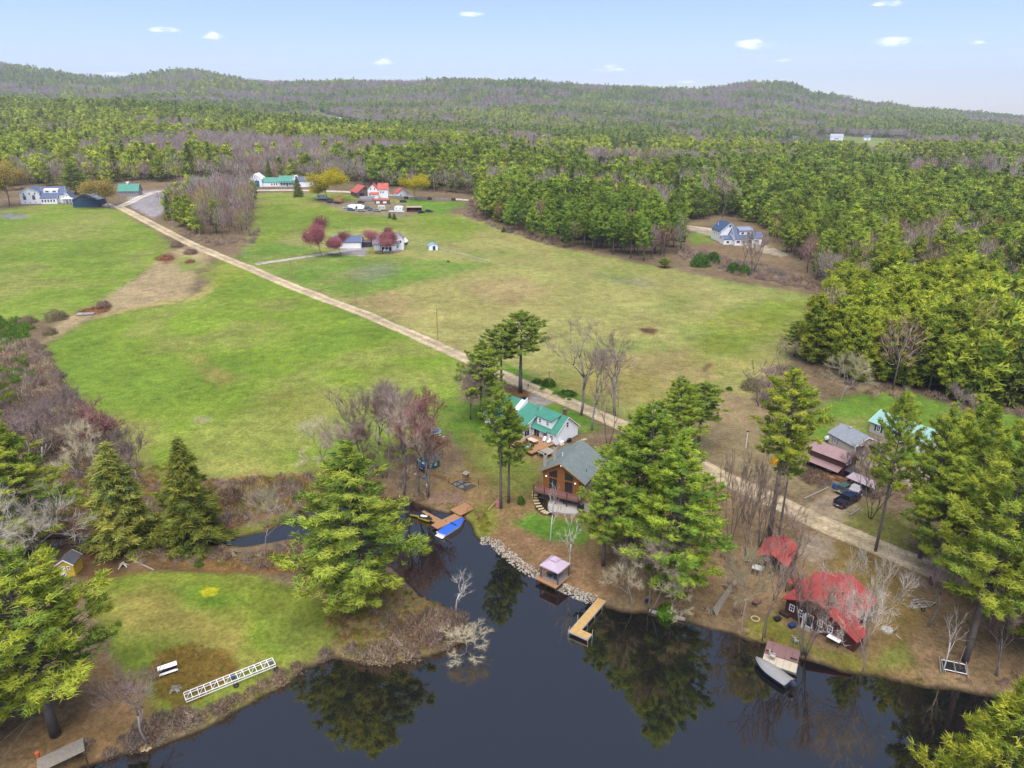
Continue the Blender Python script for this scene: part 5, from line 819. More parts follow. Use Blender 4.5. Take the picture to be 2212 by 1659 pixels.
t = boat('motor_boat', 'white motor boat under a bright blue cover tied at the T shaped dock', 'boat', Vector((-11.9, 101.9, -.15)), R(52.7), 6.0, 2.1, .75, M('boat_white', '#F2F3F5', .25, .03), M('blue_cover', '#2E63C8', .7, .1, 1.2), .22); part(t, 'windshield', GLASS, lambda m: m.add([(3.3,-.75,.95),(3.3,.75,.95),(3.05,.65,1.3),(3.05,-.65,1.3)], [(0,1,2,3)])); part(t, 'swim_platform', M('boat_white'), lambda m: m.box(-.5, -.01, -.8, .8, .3, .38)); part(t, 'rub_rail', M('boat_white'), lambda m: m.box(-.02, .04, -1.0, 1.0, .7, .8))
for (x, y), rz, la, gp in (((905,1116), R(-20), 'yellow and black jet ski beside the brown dock, the one nearer the big pine', 0), ((921,1124), R(-30), 'white seated yellow and black jet ski beside the brown dock, nearer the blue boat', 1)):
    t = thing('jet_ski', la, 'jet ski', W(x, y, .1), rz); JY = M('jet_yellow', '#E3D022', .35, .05); rg = hull(2.9, 1.15, .45, 7); MB().loft([[(p[0]-1.45, p[1], p[2]) for p in r] for r in rg]).build('hull', JY, t); part(t, 'deck', BLACK, lambda m: m.loft([[(x-.0, w, .47), (x, w*.6, .47+h), (x, -w*.6, .47+h), (x, -w, .47)] for x, w, h in ((-1.4, .5, .05), (-.9, .55, .12), (-.2, .55, .22), (.4, .5, .42), (.9, .36, .32), (1.35, .12, .08))]))
    part(t, 'seat', TRIM if gp else BLACK, lambda m: m.loft([[(x, .2, .6), (x, .14, .6+h), (x, -.14, .6+h), (x, -.2, .6)] for x, h in ((-1.1, .14), (-.6, .22), (0, .2), (.3, .3))])); part(t, 'handlebar', BLACK, lambda m: [m.tube((.45, -.36, 1.05), (.45, .36, 1.05), .03), m.tube((.55, 0, .8), (.45, 0, 1.05), .05)])
# garden, fence and things by the green shed
A = G(*K6(590,1140)); Bq = G(*K6(745,1225)); rz, L = frame(A, Bq); t = thing('garden_bed', 'fenced square garden plot with timber edging and tall corner posts', 'garden', A, rz); part(t, 'soil', M('bed_soil', '#54483F', .95, .3, 3), lambda m: m.box(0, L, 0, 3.4, -.2, .1))
for b in ((-.06, L+.06, -.09, -.005, -.2, .2), (-.06, L+.06, 3.405, 3.5, -.2, .2), (-.09, -.005, 0, 3.4, -.2, .2), (L+.005, L+.09, 0, 3.4, -.2, .2)): part(t, 'timber_edge', WOOD, lambda m: m.box(*b))
for x, y in ((0, 0), (L, 0), (L, 3.4), (0, 3.4), (L/2, 0)): part(t, 'post', DARKW, lambda m: m.tube((x, y, -.2), (x, y, 1.5), .05))
for x in (.6, 2.0): part(t, 'plant_tray', M('grey_net', '#75807F', .9, .2), lambda m: [m.box(x, x+.9, .4, 1.4, .105, .2), m.box(x, x+.9, 1.8, 2.8, .105, .2)])
t = thing('lattice_tower', 'narrow wooden garden cupboard tower beside the fenced plot', 'stand', G(*K6(755,1120)), rz+.1); [part(t, 'post', WOOD, lambda m: m.box(x, x+.09, y, y+.09, -.1, 2.0)) for x in (-.45, .4) for y in (-.4, .35)]; part(t, 'roof', WOODG, lambda m: m.slab([(-.6, -.55, 2.0), (.6, -.55, 2.0), (.6, .55, 2.15), (-.6, .55, 2.15)], .06)); [part(t, 'shelf', WOOD, lambda m: m.box(-.44, .44, -.38, .4, z, z+.05)) for z in (.35, .9, 1.4)]; part(t, 'back_panel', WOOD, lambda m: m.box(-.44, .44, .36, .4, .2, 1.95))
A = G(*K6(375,1035)); Bq = G(*K6(555,1100)); rz, L = frame(A, Bq); t = thing('board_fence', 'low new plank fence running from the green shed toward the garden plot', 'fence', A, rz)
for k in range(3):
    for j in range(3): part(t, 'plank', WOOD, lambda m: m.box(L/3*k+.02, L/3*(k+1)-.02, -.03, .02, .05+.27*j, .29+.27*j))
for k in range(4): part(t, 'post', WOOD, lambda m: m.box(L/3*k-.05, L/3*k+.05, .025, .12, -.3, .95))
KC = {n: M('kayak_'+n, h, .35, .06) for n, h in dict(blue='#2F6FD0', sky='#7FC0E6', yellow='#D8D23A', orange='#E58A2A', red='#C03038', white='#E9ECEF', lime='#A8CF3A').items()}
def kayak(label, loc, rz, col, tilt=0, L=3.4):
    t = MB().loft([[(L*(u-.5), .36*w_*math.cos(a), .2*w_**.6*math.sin(a)+.22*(2*u-1)**4) for a in np.linspace(0, 6.283, 9)[:-1]] for u, w_ in ((0, .03), (.08, .35), (.25, .8), (.5, 1), (.75, .8), (.92, .35), (1, .03))]).build('kayak', KC[col], None, smooth=True)
    t.location = loc; t.rotation_euler = (tilt, 0, rz); tag(t, label, 'kayak'); part(t, 'cockpit', BLACK, lambda m: m.ball((0, 0, .17), (.5, .2, .06), 8, 3)); return t
g = G(937,951); t = thing('kayak_rack', 'wooden rack holding a stack of coloured kayaks at the edge of the side lawn', 'rack', g, R(12)); [part(t, 'post', DARKW, lambda m: m.box(x, x+.08, y, y+.08, -.2, 2.1)) for x in (-.9, .85) for y in (-.45, .4)]; [part(t, 'crossbar', DARKW, lambda m: m.box(x, x+.08, -.9, .9, z, z+.06)) for x in (-.9, .85) for z in (.3, .85, 1.4, 1.95)]
for k, (z, y, col, la) in enumerate([(2.2, 0, 'blue', 'blue kayak on top of the kayak rack'), (1.64, -.35, 'sky', 'pale blue kayak on the upper shelf of the kayak rack'), (1.64, .45, 'white', 'white kayak at the back of the rack upper shelf'), (1.09, -.3, 'lime', 'lime yellow kayak on the middle shelf of the kayak rack'), (.54, -.35, 'orange', 'orange kayak on the lowest shelf of the kayak rack'), (.54, .4, 'red', 'red kayak at the back of the rack lowest shelf')]): kayak(la, g + Vector((random.uniform(-.15, .15), y, z)), R(12), col)
gsm = bpy.data.objects['green_shed'].matrix_basis.copy(); gsm = Matrix.Translation(bpy.data.objects['green_shed'].location) @ Matrix.Rotation(R(40), 4, 'Z')
for x, z, col, la in ((-.5, 1.78, 'sky', 'pale blue kayak uppermost on the side of the green shed'), (-.5, 1.2, 'blue', 'blue kayak on the middle bar beside the green shed'), (-.5, .7, 'white', 'white kayak lowest on the side of the green shed')): kayak(la, gsm @ Vector((x, 1.0, z)), R(130), col, L=3.0)
for (x, y), r, col, nm, la in ((K6(345,1080), .28, 'blue', 'blue_drum', 'small blue drum on the ground below the green shed'), (K6(370,1160), .3, 'white', 'white_basin', 'round white basin on the needle covered bank'), (K6(257,1052), .26, 'white', 'white_bucket', 'white bucket left of the pale stems by the shed'), (K6(288,1054), .24, 'white', 'white_pail', 'smaller white pail right beside the white bucket'), (K6(535,690), .35, 'white', 'covered_grill', 'small silver grill on the grass beside the kayak rack')):
    g = G(x, y); t = thing(nm, la, nm.split('_')[1], g); part(t, 'body', KC[col] if nm != 'covered_grill' else ALU, lambda m: m.tube((0, 0, -.05), (0, 0, r*1.5), r*.85, r, 10)); part(t, 'rim', GREYM, lambda m: m.torus((0, 0, r*1.5), r, .03, 12, 4))
t = thing('beach_umbrella_cover', 'crumpled pink and white tarpaulin leaning on the slender pine trunk', 'tarp', G(*K6(1070,1345)), .3); part(t, 'cloth', M('pink_cloth', '#C07A80', .9, .2, 4), lambda m: m.loft([[(x*1.0+j*.1, y, z) for x, y, z in ((-.5, -.5, 0), (.5, -.4, 0), (.5, .4, .0), (-.4, .5, 0))] if j == 0 else [(x, y, z) for x, y, z in ((-.3, -.25, .8), (.25, -.2, .6), (.3, .25, .9), (-.2, .3, .7))] for j in range(2)]))
def logthing(label, a, b, r, mat, name='log'):
    t = MB().tube(a+Vector((0, 0, r*.8)), b+Vector((0, 0, r*.8)), r, r*.85, 8).build(name, mat); return tag(t, label, 'log')
logthing('long peeled log lying by the pink tarpaulin', G(*K6(968,1400)), G(*K6(1085,1275)), .17, WOOD); logthing('pale fallen branch on the bank above the brown dock', G(*K6(330,1215)), G(*K6(425,1305)), .12, WOODG); logthing('fallen grey log on the lawn edge beside the brush pile', G(*K1(975,985)), G(*K1(1190,1085)), .13, WOODG); logthing('driftwood log floating beside the blue boat', W(*K3(1145,805), .02), W(*K3(1180,830), .02), .1, DARKW)
def pile(name, label, cat, px, r, mat, n, seed):
    g = G(*px); q = random.Random(seed); t = thing(name, label, cat, g)
    for _ in range(n): a = q.uniform(0, 6.28); rr = r*q.uniform(.3, 1); part(t, 'stick', mat, lambda m: m.tube((math.cos(a)*rr, math.sin(a)*rr, .03), (q.uniform(-.2, .2), q.uniform(-.2, .2), r*.6*q.uniform(.7, 1.2)), .075, .05, 5))
pile('bonfire_pile', 'cone of grey sticks stacked for a bonfire on the brown grass', 'woodpile', K2(1258,690), .85, WOODG, 34, 3); pile('brush_pile', 'heap of cut pale branches at the edge of the lower lawn', 'brush pile', K1(950,1050), 1.0, STONE, 20, 4); pile('branch_heap', 'small heap of cut sticks on the brown bank by the stream', 'brush pile', K1(1800,965), 1.3, WOODG, 16, 6)
# things on the lower lawn
A = G(*K2(1150,605)); Bq = G(*K2(1285,560)); rz, L = frame(A, Bq); t = thing('lawn_bench', 'white topped bench swing on the brown grass above the bonfire pile', 'bench', A, rz); part(t, 'roof', TRIM, lambda m: m.slab([(-.05, .1, 1.0), (L, .1, 1.0), (L, .75, 1.12), (-.05, .75, 1.12)], .05)); part(t, 'seat', TRIM, lambda m: m.box(0, L, -.1, .28, .3, .36)); part(t, 'backrest', DARKW, lambda m: m.box(.05, L-.05, .5, .56, .2, .95)); [part(t, 'leg', DARKW, lambda m: m.box(x, x+.08, y, y+.08, -.1, 1.0)) for x in (.05, L-.13) for y in (.1, .6)]
A = G(*K2(1345,800)); Bq = G(*K2(1990,545)); rz, L = frame(A, Bq); t = thing('dock_frame', 'long white aluminium dock frame on two black wheels lying on the lower lawn', 'dock frame', A+Vector((0, 0, .35)), rz); Wd = 1.35
part(t, 'side_rail', M('white_aluminium', '#EDEDEC', .5, .06, k=.85), lambda m: [m.box(0, L, 0, .07, z, z+.07) for z in (0, .35)]); part(t, 'side_rail', M('white_aluminium', '#EDEDEC', .5, .06, k=.85), lambda m: [m.box(0, L, Wd, Wd+.07, z, z+.07) for z in (0, .35)])
N = 14
for k in range(N+1): x = L*k/N; part(t, 'cross_bar', M('white_aluminium', '#EDEDEC', .5, .06, k=.85), lambda m: m.box(x-.03, x+.03, .075, Wd-.005, .28, .35)); part(t, 'upright', M('white_aluminium', '#EDEDEC', .5, .06, k=.85), lambda m: [m.box(x-.025, x+.025, y+.01, y+.06, .07, .35) for y in (0, Wd)])
for k in range(0, N, 2): a, b = L*k/N, L*(k+1)/N; part(t, 'brace', M('white_aluminium', '#EDEDEC', .5, .06, k=.85), lambda m: m.tube((a, .08, .3), (b, Wd, .3), .025, n=4))
part(t, 'motor_box', DKBLUE, lambda m: m.box(L*.5, L*.5+.5, .3, .8, .36, .55)); part(t, 'motor_box', CHAR, lambda m: m.box(L*.94, L*.98, .3, .8, .36, .5))
for x in (L*.53, L*.99): wl_ = part(t, 'wheel', RUBBER, lambda m: m.torus((x, -.35, -.08), .24, .1, 14, 6, 'y')); part(wl_, 'rim', GREYM, lambda m: m.tube((x, -.40, -.08), (x, -.30, -.08), .18, n=10)); part(t, 'wheel_strut', M('white_aluminium', '#EDEDEC', .5, .06, k=.85), lambda m: m.tube((x, -.3, -.08), (x, .03, .1), .03))
t = thing('stone_steps', 'flat pale stones stepping down the bank to the pond at the lower left', 'steps', G(*K2(1050,1060)))
o0 = t.location.copy()
for px, r in (((1050,1040),.33), ((1048,1070),.36), ((1045,1090),.3), ((1030,1108),.28), ((1078,1112),.26), ((1028,1128),.26), ((1060,1128),.2)): g = G(*K2(*px)) - o0; part(t, 'stone', FLAG, lambda m: m.ball((g.x, g.y, max(g.z, -o0.z)+.06), (r*1.3, r*.9, .09), 8, 3, .12))
t = thing('orange_bin', 'orange object standing at the corner of the weathered shelter roof', 'bin', G(*K2(295,1232))+Vector((0, 0, 1.6)), .3); part(t, 'body', M('orange_plastic', '#E06A35', .6), lambda m: m.tube((0, 0, -1.6), (0, 0, .2), .16, .2, 8)); part(t, 'lid', M('orange_plastic'), lambda m: m.ball((0, 0, .22), (.24, .24, .1), 8, 4))
# log cabin surroundings
t = thing('stone_path', 'curved path of tan flagstones around the cabin corner', 'path', G(1163,1085)); o0 = t.location.copy(); KP = cpx((1180,1040), 6.913)
for k, (px, py, w_) in enumerate([(915,1045,.75),(890,1080,.7),(870,1125,.72),(868,1170,.75),(872,1215,.7),(885,1262,.75),(908,1310,.75),(940,1358,.75),(975,1405,.7),(1010,1440,.65),(1048,1462,.65),(1085,1476,.55)]):
    g = G(*KP(px, py)) - o0; a = -.3 + 1.15*max(0, k-4)/7 if k > 3 else .1*(k-3); q = random.Random(k); part(t, 'flagstone', FLAG, lambda m: m.prism([(g.x+math.cos(a)*x*w_ - math.sin(a)*y*w_*.8, g.y+math.sin(a)*x*w_ + math.cos(a)*y*w_*.8) for x, y in ((-.8+q.uniform(0,.2), -.42), (.7, -.45+q.uniform(0,.15)), (.8, .35), (.1, .48-q.uniform(0,.15)), (-.75, .38))], g.z-.2, g.z+.07+.02*(k % 3)))
c0 = G(1245,1095); t = thing('patio', 'pale gravel patio rimmed with stones in front of the cabin', 'patio', c0); o0 = c0.copy()
P = [G(*KP(*p))-o0 for p in ((1150,1290),(1120,1380),(1135,1450),(1200,1485),(1400,1500),(1560,1495),(1650,1450),(1700,1380),(1600,1290),(1300,1200))]; part(t, 'gravel_floor', M('patio_gravel', '#B3ADA6', .95, .12, 6), lambda m: m.prism([(p.x, p.y) for p in P], -.5, .12))
for k, (px, py) in enumerate([(1215,1165),(1190,1190),(1168,1215),(1150,1243),(1135,1272),(1122,1303),(1114,1335),(1110,1368),(1112,1400),(1122,1432),(1140,1458)]): g = G(*KP(px, py))-o0; part(t, 'edge_stone', STONE, lambda m: m.ball((g.x, g.y, g.z+.12), (.3, .24, .2), 7, 4, .15))
t = thing('hot_tub', 'white covered hot tub on a plank base beside the cabin deck', 'hot tub', G(*KP(1070,1180)), R(-27)); part(t, 'shell', M('tub_side', '#8E7A70', .7), lambda m: m.box(-.8, .8, -.7, .7, -.1, .6)); part(t, 'cover', M('tub_cover', '#EDEBE6', .6, .06), lambda m: m.loft([[(x*s, y*s, z) for x, y in ((-.85, -.75), (.85, -.75), (.85, .75), (-.85, .75))] for s, z in ((1, .6), (1.02, .66), (.95, .86), (.6, .92))])); part(t, 'base', DECKP, lambda m: m.box(-1.1, 1.1, -1.1, -.71, -.1, .12))
t = thing('barbecue', 'black covered barbecue at the end of the gravel patio', 'grill', G(*KP(1640,1400)), R(-30)); part(t, 'lid', BLACK, lambda m: m.ball((0, 0, .95), (.65, .38, .32), 10, 6)); part(t, 'cart', BLACK, lambda m: m.box(-.55, .55, -.3, .3, .15, .9)); part(t, 'side_shelf', BLACK, lambda m: m.box(-.95, -.56, -.25, .25, .82, .87)); [part(t, 'wheel', RUBBER, lambda m: m.torus((x, -.25, .12), .1, .035, 10, 4, 'x')) for x in (-.5, .5)]
RCH = M('faded_red_chair', '#B08884', .8); chair('faded red chair on the patio by the stone rim', G(*KP(1240,1290)), R(120), RCH); chair('dark chair under the cabin deck beside the patio', G(*KP(1380,1330)), R(60), DCH); chair('black lounge chair on the patio below the railing', G(*KP(1340,1215)), R(200), DCH)
t = thing('boulder_row', 'row of tan boulders along the slope between the cottage and cabin', 'stone wall', G(*KP(1440,370))); o0 = t.location.copy()
for k in range(15): u = k/14; g = G(*KP(1175+535*u, 500-255*u)) - o0; q = random.Random(40+k); part(t, 'stone', FLAG, lambda m: m.ball((g.x, g.y, g.z+.2), (.42+q.uniform(-.1, .12), .34, .3+q.uniform(-.05, .1)), 7, 4, .18, q))
ctm = Matrix.Translation(bpy.data.objects['cottage'].location) @ Matrix.Rotation(R(-47), 4, 'Z'); CT = lambda x, y, z=.43: ctm @ Vector((x, y, z))
def sofa(label, loc, rz, mat, L=1.7): t = thing('patio_sofa', label, 'sofa', loc, rz); part(t, 'seat', mat, lambda m: m.box(-L/2, L/2, -.4, .4, .0, .4)); part(t, 'backrest', mat, lambda m: m.box(-L/2, L/2, .3, .42, .41, .8)); part(t, 'cushion', M('pale_cushion', '#CFC4B4', .9), lambda m: m.box(-L/2+.1, L/2-.1, -.38, .28, .41, .5)); return t
WIC = M('dark_wicker', '#3C2E2A', .9); t = thing('outdoor_table', 'pale rectangular table on the cottage deck', 'table', CT(-3.6, -3.2), R(-47)); part(t, 'table_top', M('pale_table', '#CDBFAF', .7), lambda m: m.box(-1.1, 1.1, -.6, .6, .68, .76)); [part(t, 'leg', WIC, lambda m: m.box(x, x+.08, y, y+.08, 0, .67)) for x in (-1, .92) for y in (-.5, .42)]
chair('dark wicker chair at the outer side of the cottage deck', CT(-4.3, -4.6), R(-50), WIC); chair('dark wicker chair beside the blue rug on the cottage deck', CT(-2.3, -4.5), R(100), WIC); chair('dark wicker chair at the deck corner above the lawn', CT(-1.6, -5.7), R(160), WIC); tag(MB().cbox(CT(-3.2, -4.9, .44), (1.5, 1.0, .02), rz=R(-47)).build('blue_rug', M('blue_rug', '#8FA9C8', .95)), 'small blue rug between the chairs on the cottage deck', 'rug'); chair('white chair by the cottage wall on the deck', CT(-2.4, -1.0), R(-30), TRIM); chair('second white chair by the cottage wall, nearer the bare tree', CT(-1.2, -1.0), R(-60), TRIM)
t = thing('planter_box', 'pale planter box at the outer corner of the cottage deck', 'planter', CT(-5.9, -6.2), R(-47)); part(t, 'box', FLAG, lambda m: m.box(-.5, .5, -.3, .3, 0, .45)); part(t, 'soil', DARKW, lambda m: m.box(-.42, .42, -.22, .22, .451, .47))
t = thing('gas_grill', 'dark grill against the white gable wall of the cottage', 'grill', CT(.9, 3.0, 0), R(43)); part(t, 'lid', BLACK, lambda m: m.ball((0, 0, .9), (.5, .3, .25), 8, 5)); part(t, 'cart', BLACK, lambda m: m.box(-.45, .45, -.25, .25, .1, .85))
t = thing('white_cabinet', 'white weather box against the white gable wall of the cottage', 'box', CT(.5, 1.2, 0), R(43)); part(t, 'body', TRIM, lambda m: m.box(-.4, .4, -.25, .25, -.1, .7)); part(t, 'lid', TRIM, lambda m: m.box(-.44, .44, -.29, .29, .7, .76))
# shore between gazebo and two tone dock
t = boat('rowing_boat', 'small white rowing boat upside down among the pines by the shore', 'boat', G(*K4(1722,515)), R(75), 2.9, 1.2, .4, TRIM, TRIM, .1); part(t, 'leaf_patch', DARKW, lambda m: m.ball((1.4, 0, .55), (.35, .22, .05), 7, 3)); t = thing('white_canoe', 'white overturned hull half hidden under the pine above the rowing boat', 'boat', G(*K4(1828,350)), R(50)); MB().loft([[(p[0], p[1], .55-p[2]) for p in r] for r in hull(3.2, 1.0, .4)]).build('hull', TRIM, t); part(t, 'keel_strip', GREYM, lambda m: m.box(.2, 2.6, -.03, .03, .54, .58))
t = thing('dark_tarp', 'dark grey tarpaulin heap on the shore below the pines', 'tarp', G(*K4(1840,760)), 0); part(t, 'cover', M('grey_tarp', '#57595E', .6, .2, 2), lambda m: m.loft([[(math.cos(a)*.65*s, math.sin(a)*.5*s, z) for a in np.linspace(0, 6.283, 9)[:-1]] for s, z in ((1, 0), (.95, .5), (.7, 1.1), (.25, 1.6))])); part(t, 'rope', WOOD, lambda m: m.torus((0, 0, .5), .62, .02, 12, 4))
chair('dark blue folding chair at the foot of the drooping bare tree', G(*K4(1620,820)), R(180), DKBLUE)
A = G(*K4(1640,892)); Bq = G(*K4(1965,972)); rz, L = frame(A, Bq); t = thing('shore_wall', 'low pale concrete wall holding the shore below the pines', 'wall', Vector((A.x, A.y, .0)), rz)
for k in range(5): part(t, 'block', CONC, lambda m: m.box(L*k/5, L*(k+1)/5-.02, -.15, .15, -.8, .42+.02*(k % 2)))
# two tone dock, fishing boat
Y = Vector((31.9, 72.3, .55)); t = thing('two_tone_dock', 'square dock, beige in front and purple brown behind, by the big red roofed cabin', 'dock', Y, R(-27.8))
for k in range(5): part(t, 'deck_panel', DECKB, lambda m: m.box(.83*k, .83*k+.81, 0, 1.8, -.12, .006*(k % 2)))
for k in range(5): part(t, 'deck_panel', DECKP, lambda m: m.box(.83*k, .83*k+.81, 1.84, 4.4, -.1, .1+.006*(k % 2)))
part(t, 'dock_frame', GREYM, lambda m: [m.box(-.06, 4.2, -.06, -.005, -.3, -.02), m.box(4.15, 4.2, 0, 1.8, -.3, -.02)]); part(t, 'bench_rail', DARKW, lambda m: [m.box(.1, 1.0, 2.0, 2.06, .3, .5), m.box(3.1, 4.0, 2.0, 2.06, .3, .5)]); part(t, 'dock_pole', DARKW, lambda m: [m.tube((x, y, -1.9), (x, y, .4), .05) for x, y in ((-.1, .1), (-.1, 1.8), (4.26, .1), (4.26, 1.8))])
dkm = Matrix.Translation(Y) @ Matrix.Rotation(R(-27.8), 4, 'Z'); GCH = M('pale_grey_chair', '#B9B4AF', .8); chair('pale grey reclining chair standing on the two tone dock', dkm @ Vector((1.1, 1.2, .02)), R(60), GCH, s=1.1); chair('pale grey chair on the grass between dock and red roofed cabin', G(*K8(888,1180)), R(100), GCH, s=1.1)
t = boat('fishing_boat', 'dark blue fishing boat with grey cover and outboard moored at the two tone dock', 'boat', Vector((34.0, 68.6, -.1)), math.atan2(3.9, -2.7), 4.9, 1.9, .85, M('boat_navy', '#2B3A55', .3, .08), M('grey_cover', '#8F8F8E', .8, .1, 1.5), .45); part(t, 'gunwale', ALU, lambda m: [m.tube((r0[0], sg*(abs(r0[1])+.03), r0[2]+.02), (r1[0], sg*(abs(r1[1])+.03), r1[2]+.02), .035, n=4) for sg in (1, -1) for r0, r1 in zip([q[0] for q in hull(4.9, 1.9, .85)], [q[0] for q in hull(4.9, 1.9, .85)][1:])])
om = part(t, 'outboard_motor', M('motor_navy', '#34405C', .25), lambda m: m.ball((-.5, 0, 1.15), (.4, .3, .38), 8, 6)); part(om, 'motor_leg', BLACK, lambda m: m.box(-.55, -.35, -.09, .09, -.5, .8)); part(t, 'windshield_patch', TEAL, lambda m: m.ball((2.6, .0, 1.05), (.12, .62, .05), 8, 3))
# yard of the red roofed cabin
A = G(*K8(180,940)); Bq = G(*K8(400,610)); rz, L = frame(A, Bq); t = thing('plank_fence', 'long weathered plank screen leaning along the path up from the shore', 'fence', A, rz)
for j in range(5): part(t, 'plank', WOODG, lambda m: m.slab([(0, .12*j, .22*j+.05), (L, .12*j, .22*j+.05), (L, .12*j+.11, .22*j+.24), (0, .12*j+.11, .22*j+.24)], .04))
for k in range(5): part(t, 'post', WOODG, lambda m: m.box(L*k/4-.05, L*k/4+.05, .66, .76, -.2, 1.25))
def table(label, px, rz, L, Wd, h, mat, name='garden_table', tilt=.0): g = G(*px); t = thing(name, label, 'table', g, rz); part(t, 'table_top', mat, lambda m: m.cbox((0, 0, h), (L, Wd, .06), rx=tilt)); [part(t, 'leg', DARKW, lambda m: m.box(x-.03, x+.03, y-.03, y+.03, -.15, h-.04)) for x in (-L*.43, L*.43) for y in (-Wd*.4, Wd*.4)]; return t
table('white topped table against the lakeside wall of the red roofed cabin', K8(1230,1190), R(-49), 1.7, .8, .95, TRIM); table('white roofed firewood rack beside the open red roofed shed', K8(545,560), R(-30), 1.6, 1.0, 1.2, ALU, 'wood_rack', .25); table('brown slatted table on the grass above the ring', K8(540,830), R(40), 1.3, .8, .6, M('old_brown', '#7C5B50', .85), 'picnic_table')
t = tag(MB().torus((0, 0, .08), .55, .1, 18, 6).build('stone_ring', FLAG), 'round tan ring lying on the grass near the twisted bare tree', 'ring'); t.location = G(*K8(530,965))
t = thing('round_slab', 'round pale stone table top on the grass behind the red roofed cabin', 'slab', G(*K8(1715,1065))); part(t, 'disc', STONE, lambda m: m.tube((0, 0, -.05), (0, 0, .22), .75, .72, 16)); part(t, 'lid_handle', GREYM, lambda m: m.box(-.1, .1, -.04, .04, .221, .28))
for px, la, col in (((860,1035), 'dark blue storage tub by the red roofed cabin wall', DKBLUE), ((728,975), 'black plastic heap on the grass left of the storage tub', BLACK)): t = thing('storage_tub', la, 'tub', G(*K8(*px)), .4); part(t, 'body', col, lambda m: m.loft([[(x*s, y*s, z) for x, y in ((-.45, -.32), (.45, -.32), (.45, .32), (-.45, .32))] for s, z in ((.85, -.05), (1, .4))])); part(t, 'lid', col, lambda m: m.cbox((0, 0, .43), (.98, .7, .06)))
g = G(*K5(570,525)); t = thing('boat_trailer', 'small silver trailer with black wheel parked under the right hand pines', 'trailer', g, R(10)); part(t, 'frame', ALU, lambda m: [m.box(-1.3, 1.0, y, y+.08, .45, .53) for y in (-.6, .52)] + [m.box(x, x+.08, -.52, .52, .45, .53) for x in (-1.3, -.3, .9)] + [m.tube((1.0, .5, .5), (2.2, 0, .45), .05), m.tube((1.0, -.5, .5), (2.2, 0, .45), .05)]); part(t, 'guard_rail', ALU, lambda m: [m.box(-1.3, .9, y, y+.05, .9, .95) for y in (-.6, .55)] + [m.box(x, x+.05, y, y+.05, .53, .9) for x in (-1.3, .85) for y in (-.6, .55)]); [ (lambda w_: part(w_, 'rim', ALU, lambda m: m.tube((-.3, y-.06, .3), (-.3, y+.06, .3), .17, n=10)))(part(t, 'wheel', RUBBER, lambda m: m.torus((-.3, y, .3), .23, .09, 14, 6, 'y'))) for y in (-.78, .78)]; part(t, 'fender', ALU, lambda m: [m.cbox((-.3, y, .68), (.8, .25, .05)) for y in (-.78, .78)])
g = G(*K5(800,965)); t = thing('boat_lift', 'white metal lift frame with black panels pulled up on the bank', 'boat lift', g, R(-20)); part(t, 'frame', ALU, lambda m: [m.tube(a, b, .05) for a, b in (((-1.3, -.7, .3), (1.3, -.7, .3)), ((-1.3, .7, .6), (1.3, .7, .6)), ((-1.3, -.7, .3), (-1.3, .7, .6)), ((1.3, -.7, .3), (1.3, .7, .6)), ((.05, -.9, .35), (.05, .9, .7)))]); part(t, 'panel', BLACK, lambda m: m.slab([(-1.22, -.64, .31), (-.1, -.64, .31), (-.1, .64, .56), (-1.22, .64, .56)], .03)); part(t, 'panel', BLACK, lambda m: m.slab([(.2, -.64, .31), (1.22, -.64, .31), (1.22, .64, .56), (.2, .64, .56)], .03)); part(t, 'bunk_board', WOODG, lambda m: [m.tube((x, -1.1, .1), (x+.2, 1.4, .5), .08, n=4) for x in (-1.6, -1.1, 1.4)]); part(t, 'mast', WOODG, lambda m: m.tube((.6, .6, .3), (.9, .9, 3.2), .05))
t = thing('tree_swing_pole', 'white lamp post with crossarm in the brown yard across the dirt road', 'lamp post', G(*((1350+1240/2.634)*.8848, (720+985/2.634)*.8848))); part(t, 'post', TRIM, lambda m: m.tube((0, 0, -.2), (0, 0, 3.6), .06)); part(t, 'lamp', BLACK, lambda m: m.box(-.25, .25, -.12, .12, 3.6, 3.75))
t = thing('blue_barrel', 'round blue barrel at the foot of the brown house porch stairs', 'barrel', G(*KZ(635,1095))); part(t, 'body', DKBLUE if False else M('barrel_blue', '#2F5FB0', .4), lambda m: m.loft([[(math.cos(a)*r, math.sin(a)*r, z) for a in np.linspace(0, 6.283, 11)[:-1]] for r, z in ((.28, -.05), (.36, .3), (.36, .6), (.28, .95))])); part(t, 'lid', M('barrel_blue'), lambda m: m.tube((0, 0, .95), (0, 0, 1.0), .29, n=10))
for a, b, la in ((KZ(20,1320), KZ(510,1095), 'log edging along the upper side of the gravel parking pad'), (KZ(950,1655), KZ(1150,1520), 'short log edging at the lower side of the parking pad')): logthing(la, G(*a), G(*b), .16, WOODG, 'edging_log')
